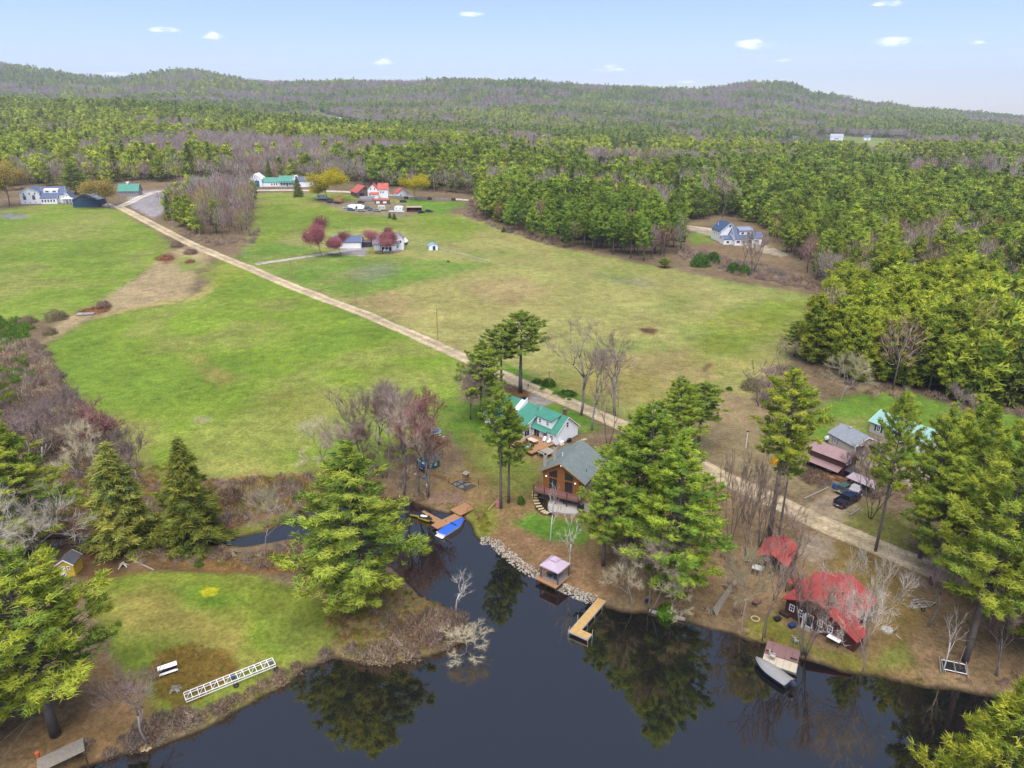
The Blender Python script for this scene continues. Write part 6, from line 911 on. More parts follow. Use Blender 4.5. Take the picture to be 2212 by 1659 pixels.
# vehicles
CGL = M('car_glass', (.02, .025, .03), .06, .2, k=1, spec=.7); RIM = M('alloy_rim', '#9EA1A6', .35, .05, metal=.7); LRED = M('tail_lamp', '#B02024', .3); LWH = M('head_lamp', '#DADDE0', .2)
def wheel(t, x, y, r=.36, w_=.24):
    wl_ = part(t, 'wheel', RUBBER, lambda m: m.tube((x, y-w_/2, r), (x, y+w_/2, r), r, n=16)); part(wl_, 'rim', RIM, lambda m: m.tube((x, y-w_/2-.012, r), (x, y+w_/2+.012, r), r*.62, n=12))
def cabin(t, paint, pts, Wd, top):
    """greenhouse: pts = x of rear base, rear top, front top, front base; base height, roof height"""
    xb0, xt0, xt1, xb1, zb, ztp = pts; h = Wd/2; g = top/2; m = MB(); m.loft([[(xb0, -h, zb), (xb1, -h, zb), (xb1, h, zb), (xb0, h, zb)], [(xt0, -g, ztp), (xt1, -g, ztp), (xt1, g, ztp), (xt0, g, ztp)]]); m.build('greenhouse', CGL, t)
    part(t, 'roof_panel', paint, lambda m: m.loft([[(xt0-.04, -g-.02, ztp-.05), (xt1+.04, -g-.02, ztp-.05), (xt1+.04, g+.02, ztp-.05), (xt0-.04, g+.02, ztp-.05)], [(xt0+.1, -g+.08, ztp+.06), (xt1-.1, -g+.08, ztp+.06), (xt1-.1, g-.08, ztp+.06), (xt0+.1, g-.08, ztp+.06)]])); P = lambda x0, z0_, x1_, z1_, s: [((x0, s*h*1.005, z0_)), ((x1_, s*g*1.01, z1_))]
    m = MB()
    for s in (1, -1):
        for a, b in (((xb0, zb), (xt0, ztp)), ((xb1, zb), (xt1, ztp)), ((xb0*.5+xb1*.5, zb), (xt0*.5+xt1*.5, ztp))): m.tube((a[0], s*h*1.004, a[1]), (b[0], s*g*1.01, b[1]), .05, n=4)
    m.build('pillars', paint, t)
def body(t, paint, prof, Wd, name='body'):
    n = len(prof); cx_ = sum(p[0] for p in prof)/n; czp = sum(p[1] for p in prof)/n; m = MB(); rings = []
    for y, s in ((-Wd/2, .955), (-Wd/2+.09, 1), (Wd/2-.09, 1), (Wd/2, .955)): rings.append([(cx_+(x-cx_)*(.985 if s < 1 else 1), y, czp+(z-czp)*s) for x, z in prof])
    m.loft(rings); return m.build(name, paint, t, smooth=False)
def pickup(label, loc, rz, paint):
    t = thing('pickup_truck', label, 'truck', loc, rz); body(t, paint, [(0,.5),(.05,1.0),(2.0,1.0),(2.05,1.15),(4.35,1.2),(5.2,1.16),(5.8,1.05),(5.95,.8),(5.95,.45),(5.3,.4),(.5,.4)], 1.95)
    part(t, 'cargo_bed', paint, lambda m: [m.box(.03, 2.04, -.965, -.85, 1.0, 1.34), m.box(.03, 2.04, .85, .965, 1.0, 1.34), m.box(.0, .1, -.85, .85, .8, 1.32)]); part(t, 'bed_floor', BLACK, lambda m: m.box(.12, 2.03, -.84, .84, 1.001, 1.03)); cabin(t, paint, (2.06, 2.2, 3.75, 4.35, 1.17, 1.82), 1.8, 1.5)
    for x in (1.1, 4.85): [wheel(t, x, y, .4, .26) for y in (-.86, .86)]
    for y in (-.84, .84): part(t, 'tail_light', LRED, lambda m: m.box(-.02, .05, y-.1, y+.1, .85, 1.2)); part(t, 'headlight', LWH, lambda m: m.box(5.88, 5.98, y-.16, y+.16, .78, .98)); part(t, 'wing_mirror', BLACK, lambda m: m.box(4.0, 4.15, y*1.2-.09, y*1.2+.09, 1.25, 1.45))
    part(t, 'rear_bumper', RIM, lambda m: m.box(-.14, -.003, -.9, .9, .48, .68)); part(t, 'number_plate', TRIM, lambda m: m.box(-.165, -.145, -.18, .18, .52, .64)); part(t, 'front_bumper', RIM, lambda m: m.box(5.955, 6.06, -.9, .9, .45, .65)); return t
def wagon(label, loc, rz, paint, L=4.6, H=1.62, hatch=True, name='parked_car'):
    t = thing(name, label, 'car', loc, rz); body(t, paint, [(0,.45),(.03,.95),(.25,1.02),(L*.72,1.02),(L*.93,.9),(L,.68),(L,.4),(L*.9,.32),(.3,.32)], 1.78); cabin(t, paint, ((.12, .55) if hatch else (.75, 1.35))+(L*.58, L*.75, .98, H), 1.64, 1.3)
    for x in (.85, L-.85): [wheel(t, x, y, .33, .2) for y in (-.8, .8)]
    for y in (-.72, .72): part(t, 'tail_light', LRED, lambda m: m.box(-.02, .08, y-.12, y+.12, .75, .95)); part(t, 'headlight', LWH, lambda m: m.box(L-.12, L-.0, y-.16, y+.16, .65, .78)); part(t, 'wing_mirror', paint, lambda m: m.box(L*.68, L*.68+.15, y*1.3-.07, y*1.3+.07, 1.0, 1.14))
    part(t, 'rear_bumper', M('pale_bumper', '#B9BDA8', .5), lambda m: m.box(-.08, -.003, -.82, .82, .42, .6)); part(t, 'number_plate', TRIM, lambda m: m.box(-.03, -.005, -.18, .18, .68, .8)); return t
a, b, c3 = G(*KZ(800,1540)), G(*KZ(1040,1400)), G(*KZ(600,1460)); mid = (a+c3)/2; pickup('dark navy pickup truck parked on the gravel pad, tail toward the road', Vector((mid.x, mid.y, z1(mid.x, mid.y)+.02)), math.atan2(b.y-a.y, b.x-a.x), M('navy_paint', (.006, .010, .035), .22, .15, k=1, spec=.6))
a, b, c3 = G(*KZ(800,1250)), G(*KZ(1010,1125)), G(*KZ(645,1195)); mid = (a+c3)/2; wagon('dark green hatchback parked beside the navy pickup', Vector((mid.x, mid.y, z1(mid.x, mid.y)+.02)), math.atan2(b.y-a.y, b.x-a.x), M('dark_green_paint', (.045, .075, .062), .25, .12, k=1, spec=.6), 4.3, 1.5)
g = G(*KZ(1000,1275)); wagon('grey low car half hidden behind the navy pickup', g + Vector((.3, .6, .02)), R(48), M('grey_paint', (.30, .30, .34), .3, .08, k=1), 4.4, 1.42, False)
# the cluttered farmyard
def camper(label, px, rz, L=5.5, col=TRIM): t = thing('camper_trailer', label, 'camper', G(*px), rz); body(t, col, [(0,.5),(-.1,1.4),(.2,2.6),(.7,2.9),(L-.6,2.9),(L-.1,2.5),(L,1.4),(L-.3,.5)], 2.3); [win(t, (0, L, -1.15, 1.15), 'f', u, 1.8, .8, .7, (1, 1)) for u in (1.2, L-1.4)]; [wheel(t, x, y, .36) for x in (L*.45, L*.6) for y in (-1.0, 1.0)]; part(t, 'drawbar', GREYM, lambda m: m.tube((L, 0, .6), (L+1.1, 0, .5), .07)); return t
camper('white camper trailer at the upper end of the farmyard by the broad willow', KF(250,492), R(6), 6); camper('cream rounded camper below the rusty roofed shed', KF(1345,690), R(10), 4.6, M('cream_paint', '#E4DEC9', .5)); camper('white camper behind the long white boat in the farmyard', KF(1655,700), R(-8), 5)
t = thing('orange_bus', 'orange box truck body parked beside the weathered barn', 'bus', G(*KF(640,545)), R(-24)); OR_ = M('orange_paint', '#D9963F', .5, .1); body(t, OR_, [(-3,.6),(-3,2.7),(-2.7,2.95),(2.6,2.95),(3,2.6),(3,.6)], 2.4); [wheel(t, x, y, .42) for x in (-1.9, 1.9) for y in (-1.05, 1.05)]; [win(t, (-3, 3, -1.2, 1.2), 'f', u, 2.1, .8, .6, (1, 1)) for u in (-2, -.8, .4, 1.6)]
t = thing('trailered_boat', 'long white boat lying in the grass before the farmyard campers', 'boat', G(*KF(1545,730)), R(-4)); MB().loft(hull(9.2, 2.0, .9)).build('hull', TRIM, t); part(t, 'deck_cover', M('pale_deck_cover', '#DADCDF', .6), lambda m: m.loft([[(r[0][0], r[0][1]*.9, r[0][2]+.01), (r[0][0], 0, r[0][2]+.2), (r[0][0], r[4][1]*.9, r[0][2]+.01)] for r in hull(9.2, 2.0, .9)]))
t = thing('white_canopy', 'long white tarpaulin over a heap in the middle of the farmyard', 'tarp', G(*KF(960,650)), R(-6)); part(t, 'cover', TRIM, lambda m: m.loft([[(x, y*s, z) for y, z in ((-2.2, 0), (-1.6, 1.4+h), (0, 2.0+h), (1.6, 1.4+h), (2.2, 0))] for x, s, h in ((-5, .8, -.3), (-2.5, 1, .2), (0, .9, 0), (2.5, 1, .2), (5, .8, -.4))])); part(t, 'rope', GREYM, lambda m: m.tube((-2.5, -2.0, .9), (2.5, -2.0, .9), .04, n=4))
CARC = [('#4B6E9A', 'blue'), ('#7D8288', 'grey'), ('#2D3036', 'black'), ('#C9CCD0', 'silver'), ('#34466B', 'navy'), ('#A9AAA6', 'pale grey'), ('#5B2F30', 'maroon'), ('#6E7C88', 'slate')]
for (x, y), rz, k, la in ((KF(720,665), 20, 3, 'silver old car at the left front of the farmyard'), (KF(800,690), -15, 0, 'blue car in the front row of the farmyard'), (KF(940,660), 30, 4, 'navy car beside the white tarpaulin'), (KF(985,708), -10, 5, 'pale grey small car alone in front of the farmyard'), (KF(1100,670), 40, 7, 'slate coloured van like car right of the tarpaulin'), (KF(1160,695), 10, 1, 'grey car in the right part of the farmyard row'), (KF(1270,705), -20, 5, 'pale car next to the cream camper'), (KF(430,560), 15, 2, 'black car under the broad willow'), (KF(560,575), 5, 2, 'black pickup shape beside the orange box truck'), (KF(980,560), 0, 6, 'maroon car before the weathered barn'), (KF(1740,545), 8, 2, 'black car on the lawn below the white red roofed shed'), (KF(2060,745), 30, 2, 'black tractor like vehicle beside the timber shelter'), (KF(2200,720), -10, 2, 'black small vehicle past the timber shelter')):
    wagon(la, G(x, y), R(rz), M('paint_'+CARC[k][1].replace(' ', '_'), CARC[k][0], .35, .08), 4.6, 1.5, k % 2 == 0)
t = thing('greenhouse', 'rounded grey mesh hoop house against the barn', 'greenhouse', G(*KF(1140,520)), R(3)); HM = M('grey_mesh', '#8C8287', .9, .25, .8); part(t, 'hoop_cover', HM, lambda m: m.loft([[(x, math.cos(a)*2.6*s, math.sin(a)*3.0*s) for a in np.linspace(0, math.pi, 8)] for x, s in ((-4, .95), (0, 1), (3.6, 1), (4.6, .7))])); part(t, 'door', DARKW, lambda m: m.box(-4.06, -4.0, -.7, .7, 0, 2.0))
t = thing('patio_boat', 'covered white boat on a stand in the field behind the field house', 'boat', G(*KH(1462,440)), R(60)); MB().loft(hull(5, 2.1, .9, z0=.5)).build('hull', DKBLUE, t); part(t, 'cover', TRIM, lambda m: m.loft([[(x, -w_, 1.3), (x, 0, 1.3+h), (x, w_, 1.3)] for x, w_, h in ((0, .9, .8), (1.5, 1.15, 2.4), (3.2, 1.0, 1.9), (4.9, .15, .4))])); part(t, 'stand', DARKW, lambda m: [m.box(x, x+.15, -.6, .6, -.1, .6) for x in (1, 3.4)])
for px, la in (((1198,545), 'white round tank on the lawn before the curved deck, the left of two'), ((1240,545), 'white round tank on the lawn before the curved deck, the right of two')): t = thing('white_tank', la, 'tank', G(*KH(*px))); part(t, 'body', TRIM, lambda m: m.ball((0, 0, .75), (.75, .75, .8), 10, 6)); part(t, 'foot', GREYM, lambda m: m.tube((0, 0, -.1), (0, 0, .15), .5, n=8))
# poles, fences, slab
for (bx_, by_), ty, la in (((434,521),485,'wooden utility pole at the corner of the roadside copse'), ((514.6,557),515,'wooden utility pole at the house drive entrance'), ((631,606),561,'yellowish utility pole in the bright lawn by the dirt road'), ((769.3,656),602,'grey utility pole beside the dry patch of the field'), ((945.7,734),666,'utility pole at the roadside nearest the tall pines'), ((755.4,502),474,'short pole in the field behind the field garage'), ((938,421),396,'pale pole against the dark wood by the village road'), ((1186,834),800,'light pole standing in the round evergreen shrub across the road')):
    g = G(bx_, by_); h = top_h(g, ty); t = thing('utility_pole', la, 'pole', g); part(t, 'post', WOOD, lambda m: m.tube((0, 0, -.3), (0, 0, h), .15, .11, 7)); part(t, 'crossarm', WOODG, lambda m: m.box(-.7, .7, -.06, .06, h-.6, h-.48)); part(t, 'insulator', GREYM, lambda m: [m.tube((x, 0, h-.48), (x, 0, h-.3), .04, n=5) for x in (-.6, .6)])
A = G(907,529.6); Bq = G(1060,568); n = 18; t = thing('white_fence', 'white two rail fence between the house lawn and the big field', 'fence', A); pr = None
for k in range(n+1):
    q = A.lerp(Bq, k/n); q.z = z1(q.x, q.y); q = q - A; part(t, 'fence_post', WOODG, lambda m: m.box(q.x-.06, q.x+.06, q.y-.06, q.y+.06, q.z-.2, q.z+1.1))
    if pr is not None: part(t, 'rail', M('fence_white', '#D8D6CE', .8), lambda m: [m.tube(pr+Vector((0, 0, z)), q+Vector((0, 0, z)), .055, n=4) for z in (.5, .95)])
    pr = q
A = G(822,427); Bq = G(985,434); n = 16; t = thing('grey_board_fence', 'dark grey board fence along the village road by the red roofs', 'fence', A)
for k in range(n): a, b = A.lerp(Bq, k/n), A.lerp(Bq, (k+.94)/n); a.z = z1(a.x, a.y); b.z = z1(b.x, b.y); a, b = a-A, b-A; part(t, 'fence_panel', WOODG if k % 5 else DARKW, lambda m: m.slab([a+Vector((0, 0, -.2)), b+Vector((0, 0, -.2)), b+Vector((0, .02, 1.7)), a+Vector((0, .02, 1.7))], .1))
t = thing('footbridge', 'pale slab footbridge at the narrow end of the dry wash', 'bridge', G(186,679)+Vector((0, 0, .15)), R(12)); [part(t, 'slab', CONC, lambda m: m.box(-2.6+1.75*k, -.9+1.75*k, -1.4, 1.4, 0, .2+.01*k)) for k in range(3)]
t = thing('mailbox', 'grey mailbox post at the house drive corner', 'mailbox', G(565,574)); part(t, 'post', WOODG, lambda m: m.box(-.06, .06, -.06, .06, -.2, 1.1)); part(t, 'box', ALU, lambda m: m.box(-.18, .18, -.35, .35, 1.1, 1.45))
t = thing('mailbox', 'dark mailbox on the verge at the cottage drive', 'mailbox', G(*K6(1365,205))); part(t, 'post', WOODG, lambda m: m.box(-.05, .05, -.05, .05, -.2, 1.0)); part(t, 'box', BLACK, lambda m: m.box(-.14, .14, -.25, .25, 1.0, 1.3))
# ------------------------------------------------------------------ trees one by one
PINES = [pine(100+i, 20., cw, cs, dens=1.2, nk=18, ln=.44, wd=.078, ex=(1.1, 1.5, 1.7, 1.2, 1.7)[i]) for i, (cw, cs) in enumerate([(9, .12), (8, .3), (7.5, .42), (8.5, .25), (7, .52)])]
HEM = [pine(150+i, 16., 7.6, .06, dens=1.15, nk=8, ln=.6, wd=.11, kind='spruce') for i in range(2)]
BARES = [bare(200+i, 15, 8, multi=1 if i % 3 else 2, twig=['#93827A', '#8C7B78', '#A08F84'][i % 3], lev=5, nt=12, bark=[BARK, BARKP, BARK][i % 3]) for i in range(5)]
PALE = bare(230, 12, 12, .18, lev=5, twig='#BFB7AE', bark=BARKP, nt=9, tl=.8, upr=.2, multi=3)
PALE2 = bare(231, 9, 9, .16, lev=5, twig='#B5AC92', bark=BARKP, nt=18, tl=.7, upr=.25)
REDM = bare(240, 14, 7, .3, lev=4, twig='#94756F', nt=30, leaf='#9C645E', nl=16, lsz=.2, ls=.4)
PINKM = bare(241, 12, 11, .2, lev=4, twig='#8A6566', nt=20, leaf='#B07276', nl=170, lsz=.3, upr=.35, ls=1.0)
COTT = [bare(250+i, 20, 9.5, .34, lev=5, twig='#9A887C', bark=BARKP, nt=10, tl=.8, upr=.5, rod=.013) for i in range(3)]
BIRCH = bare(260, 9, 3.5, .5, lev=3, twig='#B5ADA4', bark=BARKB, nt=9, tl=.6, upr=.8)
WILLOW = bare(270, 14, 12, .2, lev=4, twig='#B09C3A', nt=14, leaf='#C3B52C', nl=170, lsz=.36, upr=.3, ls=1.0)
YOUNG = bare(271, 14, 9, .3, lev=4, twig='#8E8A55', nt=14, leaf='#A5AE3C', nl=80, lsz=.32, ls=.8)
BUDDY = bare(272, 14, 12, .22, lev=4, twig='#9A8A5C', nt=22, leaf='#B09E54', nl=130, lsz=.34, upr=.3, ls=1.0)
STEMS = [bare(280+i, 14, 4.5, .55, lev=3, twig='#8D7C72', nt=16, tl=.8, upr=.9, multi=4 if i else 2, rod=.009) for i in range(2)]
KIND = dict(pine=(PINES, 20., 8., 'white_pine'), hem=(HEM, 16., 7.6, 'hemlock_tree'), bare=(BARES, 15., 8., 'bare_tree'), pale=([PALE], 12., 12., 'bare_tree'), pale2=([PALE2], 9., 9., 'bare_tree'),
            red=([REDM], 14., 7., 'budding_maple'), pink=([PINKM], 12., 11., 'budding_maple'), cott=(COTT, 20., 9.5, 'bare_cottonwood'), birch=([BIRCH], 9., 3.5, 'bare_birch'), willow=([WILLOW], 14., 12., 'willow_tree'),
            young=([YOUNG], 14., 9., 'leafing_tree'), bud=([BUDDY], 14., 12., 'leafing_tree'), stems=(STEMS, 14., 4.5, 'bare_tree'))
def T(kind, base, top, wid, label, var=None, tint=(1, 1, 1), rz=None, g=None):
    """a tree standing at photograph position base, as tall as reaching picture height top, crown wid pixels wide"""
    ms, h0, w0, nm = KIND[kind]; g = g or G(*base); h = top_h(g, top); mid = project(g.x, g.y, g.z + h*.6)
    dp = g.y*math.cos(PITCH) - (g.z + h*.6 - CAMH)*math.sin(PITCH); wm = wid*dp/FPX
    k = (var if var is not None else random.randrange(len(ms))) % len(ms)
    tint = tuple(q*(1.14 if kind == 'pine' else (1.12 if kind == 'hem' else 1)) for q in tint)
    return tree_thing(nm, label, ms[k], g, random.uniform(0, 6.28) if rz is None else rz, (wm/w0*1.06, wm/w0*1.06, h/h0), tint)
YL, DK = (1.04, 1.02, .9), (.72, .8, .9)
T('pine', (772,1312), 955, 250, 'huge bushy white pine standing alone on the grassy point by the pond', 0, (.95,1,1))
T('pine', (1083,850), 700, 95, 'tall pine by the road behind the cottage, the slimmer of two', 4, DK)
T('pine', (1124,848), 672, 130, 'tall dark pine by the road behind the cottage, the taller of two', 4, DK)
T('pine', (1040,905), 735, 100, 'pine in front of the two tall roadside pines, over the green side lawn', 1, (.85,.95,.9))
T('pine', (1082,1098), 832, 95, 'slender pine with a long bare trunk rising in front of the white cottage', 4, (.85,.95,.9))
T('pine', (1099,1086), 880, 90, 'shorter slender pine close behind the one in front of the white cottage', 2, (.75,.85,.9))
T('pine', (1303,1222), 1000, 118, 'pine beside the log cabin gable, lowest at the edge of the big clump', 1, (.85,.98,.9))
T('pine', (1362,1172), 874, 165, 'broad pine rising over the grey cabin roof in the big central clump', 3, (.82,.95,.9))
T('pine', (1398,1205), 868, 170, 'tallest pine in the middle of the big central clump', 1, (.78,.92,.9))
T('pine', (1452,1290), 925, 200, 'bright green pine at the waterside corner of the big central clump', 0, (.95,1.08,.9))
T('pine', (1462,1015), 812, 105, 'pine across the dirt road, behind the big central clump', 1, (.92,1,.9))
T('pine', (1508,962), 822, 110, 'dark two topped pine across the dirt road by the field edge', 2, DK)
T('pine', (1661,1164), 795, 165, 'tall yellow green pine with long bare trunk above the red roofed shed', 4, YL)
T('pine', (1683,1155), 900, 80, 'thin dark trunked pine just behind the tall yellow green pine', 4, (.85,.95,.9))
T('pine', (1891,1191), 842, 95, 'very tall thin trunked pine at the edge of the road near the carport', 2, (.98,1,.92))
T('pine', (1986,1206), 868, 130, 'pine behind the road across from the big red roofed cabin, among the right hand pines', 1, (.95,1,.9))
T('pine', (2046,1190), 858, 140, 'bushy pine covering the aqua roofed house front', 1, (1.05,1.08,.92))
T('pine', (2010,1262), 985, 140, 'pine over the road bend behind the small boat trailer', 3, (.95,1,.9))
T('pine', (2084,1428), 940, 230, 'thickest trunked pine on the bank behind the metal boat lift', 1, (1,1.02,.95))
T('pine', (2130,1310), 862, 190, 'pine deep in the right hand stand, beyond the thickest trunk', 3, YL)
T('pine', (2178,1350), 930, 210, 'pine at the right edge with a leaning bare tree in front of it', 1, (1,1.05,.92))
T('pine', (2260,1430), 985, 240, 'big pine cut by the right edge of the view above the shore', 0, (1,1.02,.9))
T('pine', (2068,1240), 880, 150, 'pine behind the road bend, between the trailer and the deep stand', 3, (1,1.04,.92))
T('pine', (2215,1240), 900, 160, 'pine at the right edge beyond the road, lighter than its neighbours', 0, (1.08,1.08,.92))
T('pine', (2100,1840), 1440, 270, 'yellow tipped pine top poking up from the near shore over dark water', 0, (1.12,1.06,.85), g=Vector((40.5, 43.2, .5)))
T('pine', (2250,1800), 1470, 300, 'yellow green pine top filling the lower right corner', 3, (1.08,1.05,.85), g=Vector((48.5, 44.5, .5)))
T('pine', (66,1195), 918, 205, 'large layered pine at the left edge behind the pale bare tree', 0, (1,1,.9))
T('pine', (-20,1010), 700, 130, 'pine at the left edge above the brown thicket', 1, (.95,.98,.9))
T('pine', (-40,900), 740, 110, 'dark pine at the far left beside the hedge bushes', 2, DK)
T('pine', (120,1588), 1188, 330, 'large bright pine in the lower left corner above the weathered shed roof', 1, (1.0,1.02,.9))
T('pine', (-60,1600), 1270, 260, 'bright pine cut by the left edge beside the lower left corner pine', 0, (1.0,1.02,.9))
T('hem', (272,1182), 950, 175, 'thin grey green hemlock by the stream with dead twigs showing', 0, (1.5,1.35,1.3))
T('hem', (420,1176), 945, 170, 'dense dark conical hemlock by the stream', 1, (1.05,.98,.8))
T('cott', (1255,897), 678, 110, 'tall bare cottonwood on the roadside by the cottage end, with a forked trunk', 0)
T('cott', (1278,930), 740, 90, 'slimmer bare cottonwood between the two tall ones by the road', 1)
T('cott', (1328,898), 690, 120, 'tall bare cottonwood furthest along the road from the cottage', 2)
T('stems', (1312,960), 800, 60, 'thin bare tree at the roadside behind the cabin roof', 0)
for b, t, wd, k, la in [((1018,905),770,70,'bare','bare tree with a dark bent trunk beside the kayak rack lawn'), ((905,1068),850,100,'red','bare maple with red buds leaning beside the green shed'), ((872,1070),830,110,'bare','grey bare tree left of the green shed with a forked stem'),
   ((925,1075),880,70,'stems','pale stemmed bare tree between the green shed and the pond'), ((830,1035),820,120,'bare','tall purple grey bare tree behind the huge pine'), ((780,1000),825,90,'stems','many stemmed bare tree at the field corner'), ((930,955),838,70,'red','red budded maple top above the stacked kayaks'),
   ((870,980),835,100,'red','red budded maple in the middle of the field corner grove'), ((820,960),815,90,'bare','slim bare tree at the back of the field corner grove'), ((700,1010),890,100,'pale2','rounded grey bare tree at the field edge behind the huge pine'), ((740,1030),900,90,'bare','leafless tree between the rounded grey one and the grove'),
   ((52,1240),1015,190,'pale','spreading silver bare tree at the left edge'), ((570,1190),1060,100,'pale2','small grey bare tree leaning over the stream channel'), ((322,1605),1440,120,'bare','bare tree on the bank above the flat stone steps'),
   ((985,1322),1228,60,'birch','bleached snapped birch on the tip of the point'), ((1005,1395),1340,110,'pale2','pinkish bare shrub tree leaning from the point over the water'), ((165,985),830,70,'bare','bare tree rising from the brown thicket at the field edge'),
   ((200,1020),870,110,'red','rust tipped bare tree in the thicket by the lower field'), ((230,1050),900,120,'pale2','grey bare tree in front of the rust tipped one'), ((120,1030),870,120,'bare','dark bare tree deep in the left thicket'), ((60,1010),860,120,'bare','twiggy bare tree behind the large layered pine'), ((300,1075),925,80,'bare','faint bare tree behind the grey green hemlock'),
   ((1603,1366),1200,120,'pale2','twisted grey bare tree on the shore by the plank fence'), ((1652,1384),1120,90,'stems','bare tree on the shore at the corner of the two tone dock'), ((1737,1418),1215,105,'stems','bare tree with spreading pale twigs in front of the big red roofed cabin'),
   ((1866,1437),1190,150,'pale','thick forked pale bare tree at the end of the big red roofed cabin'), ((2003,1352),1180,90,'bare','mossy footed bare tree beside the boat trailer'), ((2150,1462),1280,110,'bare','leaning bare tree on the bank at the right'), ((2036,1452),1315,45,'birch','slender white birch beside the metal boat lift'),
   ((1575,1180),960,60,'stems','cluster of thin bare stems by the dirt road bend'), ((1612,1215),1000,60,'stems','thin bare stems behind the plank fence'), ((1640,1180),985,60,'stems','tall thin bare stems with a nest beside the yellow green pine'),  ((1700,1225),1080,70,'stems','bare stems in front of the red roofed shed'),
   ((1372,1310),1180,100,'pale2','white twigged bare tree in front of the pine clump'), ((1398,1322),1140,120,'bare','bare tree on the shore with drooping pale twigs'), ((1440,1330),1235,80,'pale2','low drooping bare tree beside the dark tarp'), ((1188,1175),1040,40,'birch','thin pale sapling in front of the patio'), ((1231,1235),1090,50,'birch','thin sapling beside the gazebo'),
   ((1880,1120),985,70,'stems','bare tree between the carport and the road'), ((1850,1050),940,70,'bare','pinkish bare tree in front of the garage drive'), ((1815,868),768,105,'pale2','pale rounded bare tree on the lawn edge before the right hand grove'), ((1905,1010),950,60,'pale2','low bare shrub tree beside the garage'),
   ((1640,880),770,70,'stems','bare tree at the far corner of the big field'), ((1690,800),725,50,'stems','slim bare tree at the edge of the big field'), ((1950,835),715,75,'bare','purplish bare tree standing against the right hand grove'), ((1860,800),690,45,'bare','small brown bare tree inside the grove front'), ((1835,775),715,70,'bare','rounded purple bare tree at the grove edge'), ((2190,850),725,110,'birch','white stemmed bare tree at the right edge of the grove'), ((2140,840),735,80,'bare','dull bare tree at the right end of the grove'),
   ((1560,470),380,40,'bare','bare tree behind the white house'), ((1605,575),505,40,'bare','bare tree on the lawn below the white house'), ((1625,590),490,45,'stems','tall bare pair on the slope below the white house'), ((2090,920),835,80,'bare','pinkish brush tree behind the aqua roofed house')]:
    T(k, b, t, wd, la)
for b, t, wd, k, la in [((697,553),475,48,'pink','dark red budding maple beside the field house garage'), ((738,552),506,42,'pink','pink budding maple overhanging the field house garage'), ((820,545),498,52,'pink','broad pink maple in front of the grey field house'), ((845,540),495,28,'pink','small reddish maple at the end of the grey field house'),
   ((712,436),368,62,'willow','bright yellow willow beside the village road, the broader of two'), ((900,432),380,46,'willow','yellow willow near the red roofed white shed, the rounder of two'), ((690,432),400,28,'willow','low golden shrub at the foot of the broad yellow willow'), ((237,448),388,62,'bud','round tan tree in new leaf beside the dark blue barn'), ((20,445),345,75,'bud','big tan tree in new leaf behind the left white house'), ((50,410),365,50,'bud','ochre tree in bud behind the left white house roof'), ((165,420),345,52,'pine','bright pine rising behind the dark blue barn'), ((645,425),380,24,'hem','dark spruce on the village road before the grey roofed white building'), ((583,395),345,22,'hem','spire shaped dark spruce behind the long white farmhouse'), ((842,471),458,11,'hem','small round evergreen in the field, the left of a pair'), ((852,474),460,12,'hem','small round evergreen in the field, the right of a pair'), ((1088,501),489,13,'hem','lone small evergreen near the far field edge'), ((1435,578),556,30,'pine','small rounded pine standing out in the big field'), ((1715,770),690,60,'pine','dark pine at the near end of the right hand grove'), ((1900,795),735,60,'willow','yellow leafing tree inside the front of the right hand grove'), ((2190,480),400,40,'bare','bare tree in the wood at the right edge')]:
    T(k, b, t, wd, la, tint=(.8,.85,.9) if k == 'pine' else (1, 1, 1))
BUSHES = [bush(300, 3, 2.2, 1100, .5, .05, ('#8B7868', '#7A6656', '#94806c')), bush(301, 2.6, 2.2, 1500, .34, .09, ('#4F6E2E', '#5E7F33', '#3F5C2A')), bush(302, 2.6, 2, 900, .3, .1, ('#D9B12C', '#C9A02A')), bush(303, 3, 2.4, 1000, .5, .06, ('#8E8468', '#7C7355')), bush(304, 3, 1.6, 900, .5, .05, ('#97674C', '#8a5c45', '#A3805f'))]
def B(px, wid, hgt, label, k=0, name='bush', tint=(1, 1, 1)):
    g = G(*px); dp = g.y*math.cos(PITCH) - (g.z - CAMH)*math.sin(PITCH); me = BUSHES[k]; s = dp/FPX
    o = bpy.data.objects.new(name, me); link(o); o.location = g - Vector((0, 0, .1)); o.scale = (wid*s/2.9, wid*s/2.9, hgt*s/2.6); o.rotation_euler = (0, 0, random.uniform(0, 6)); o.color = (*tint, 1)
    return tag(o, label, 'bush')
B((1676,1000), 28, 24, 'yellow flowering forsythia bush in the brown yard', 2, 'forsythia_bush')
B((1185,832), 36, 24, 'round dark evergreen shrub across the road from the tall pines', 1); B((1160,826), 26, 14, 'low evergreen shrub beside the round dark one at the roadside', 1); B((1225,852), 50, 12, 'long low evergreen hedge clump on the far side of the road', 1)
B((1126,1078+10), 20, 30, 'small spruce like shrub beside the stepping stone path', 1, tint=(1.2,1.15,.9)); B((122,690), 46, 30, 'round olive shrub at the mouth of the dry wash', 3); B((60,697), 38, 22, 'greyish shrub in the hedge left of the round olive one', 0); B((108,722), 30, 22, 'small olive shrub below the round one beside the dry wash', 3); B((205,672), 60, 14, 'low rusty brush beside the small footbridge slab', 4); B((225,665), 30, 26, 'thin brown shrub above the footbridge slab', 0)
B((382,533), 26, 18, 'grey shrub on the road verge above the dry wash', 0); B((412,548), 30, 18, 'brown shrub beside the road at the top of the dry wash', 0); B((410,575-8), 22, 14, 'small dark shrub in the dry wash', 4); B((355,560), 40, 16, 'rust coloured brush at the edge of the upper field', 4)
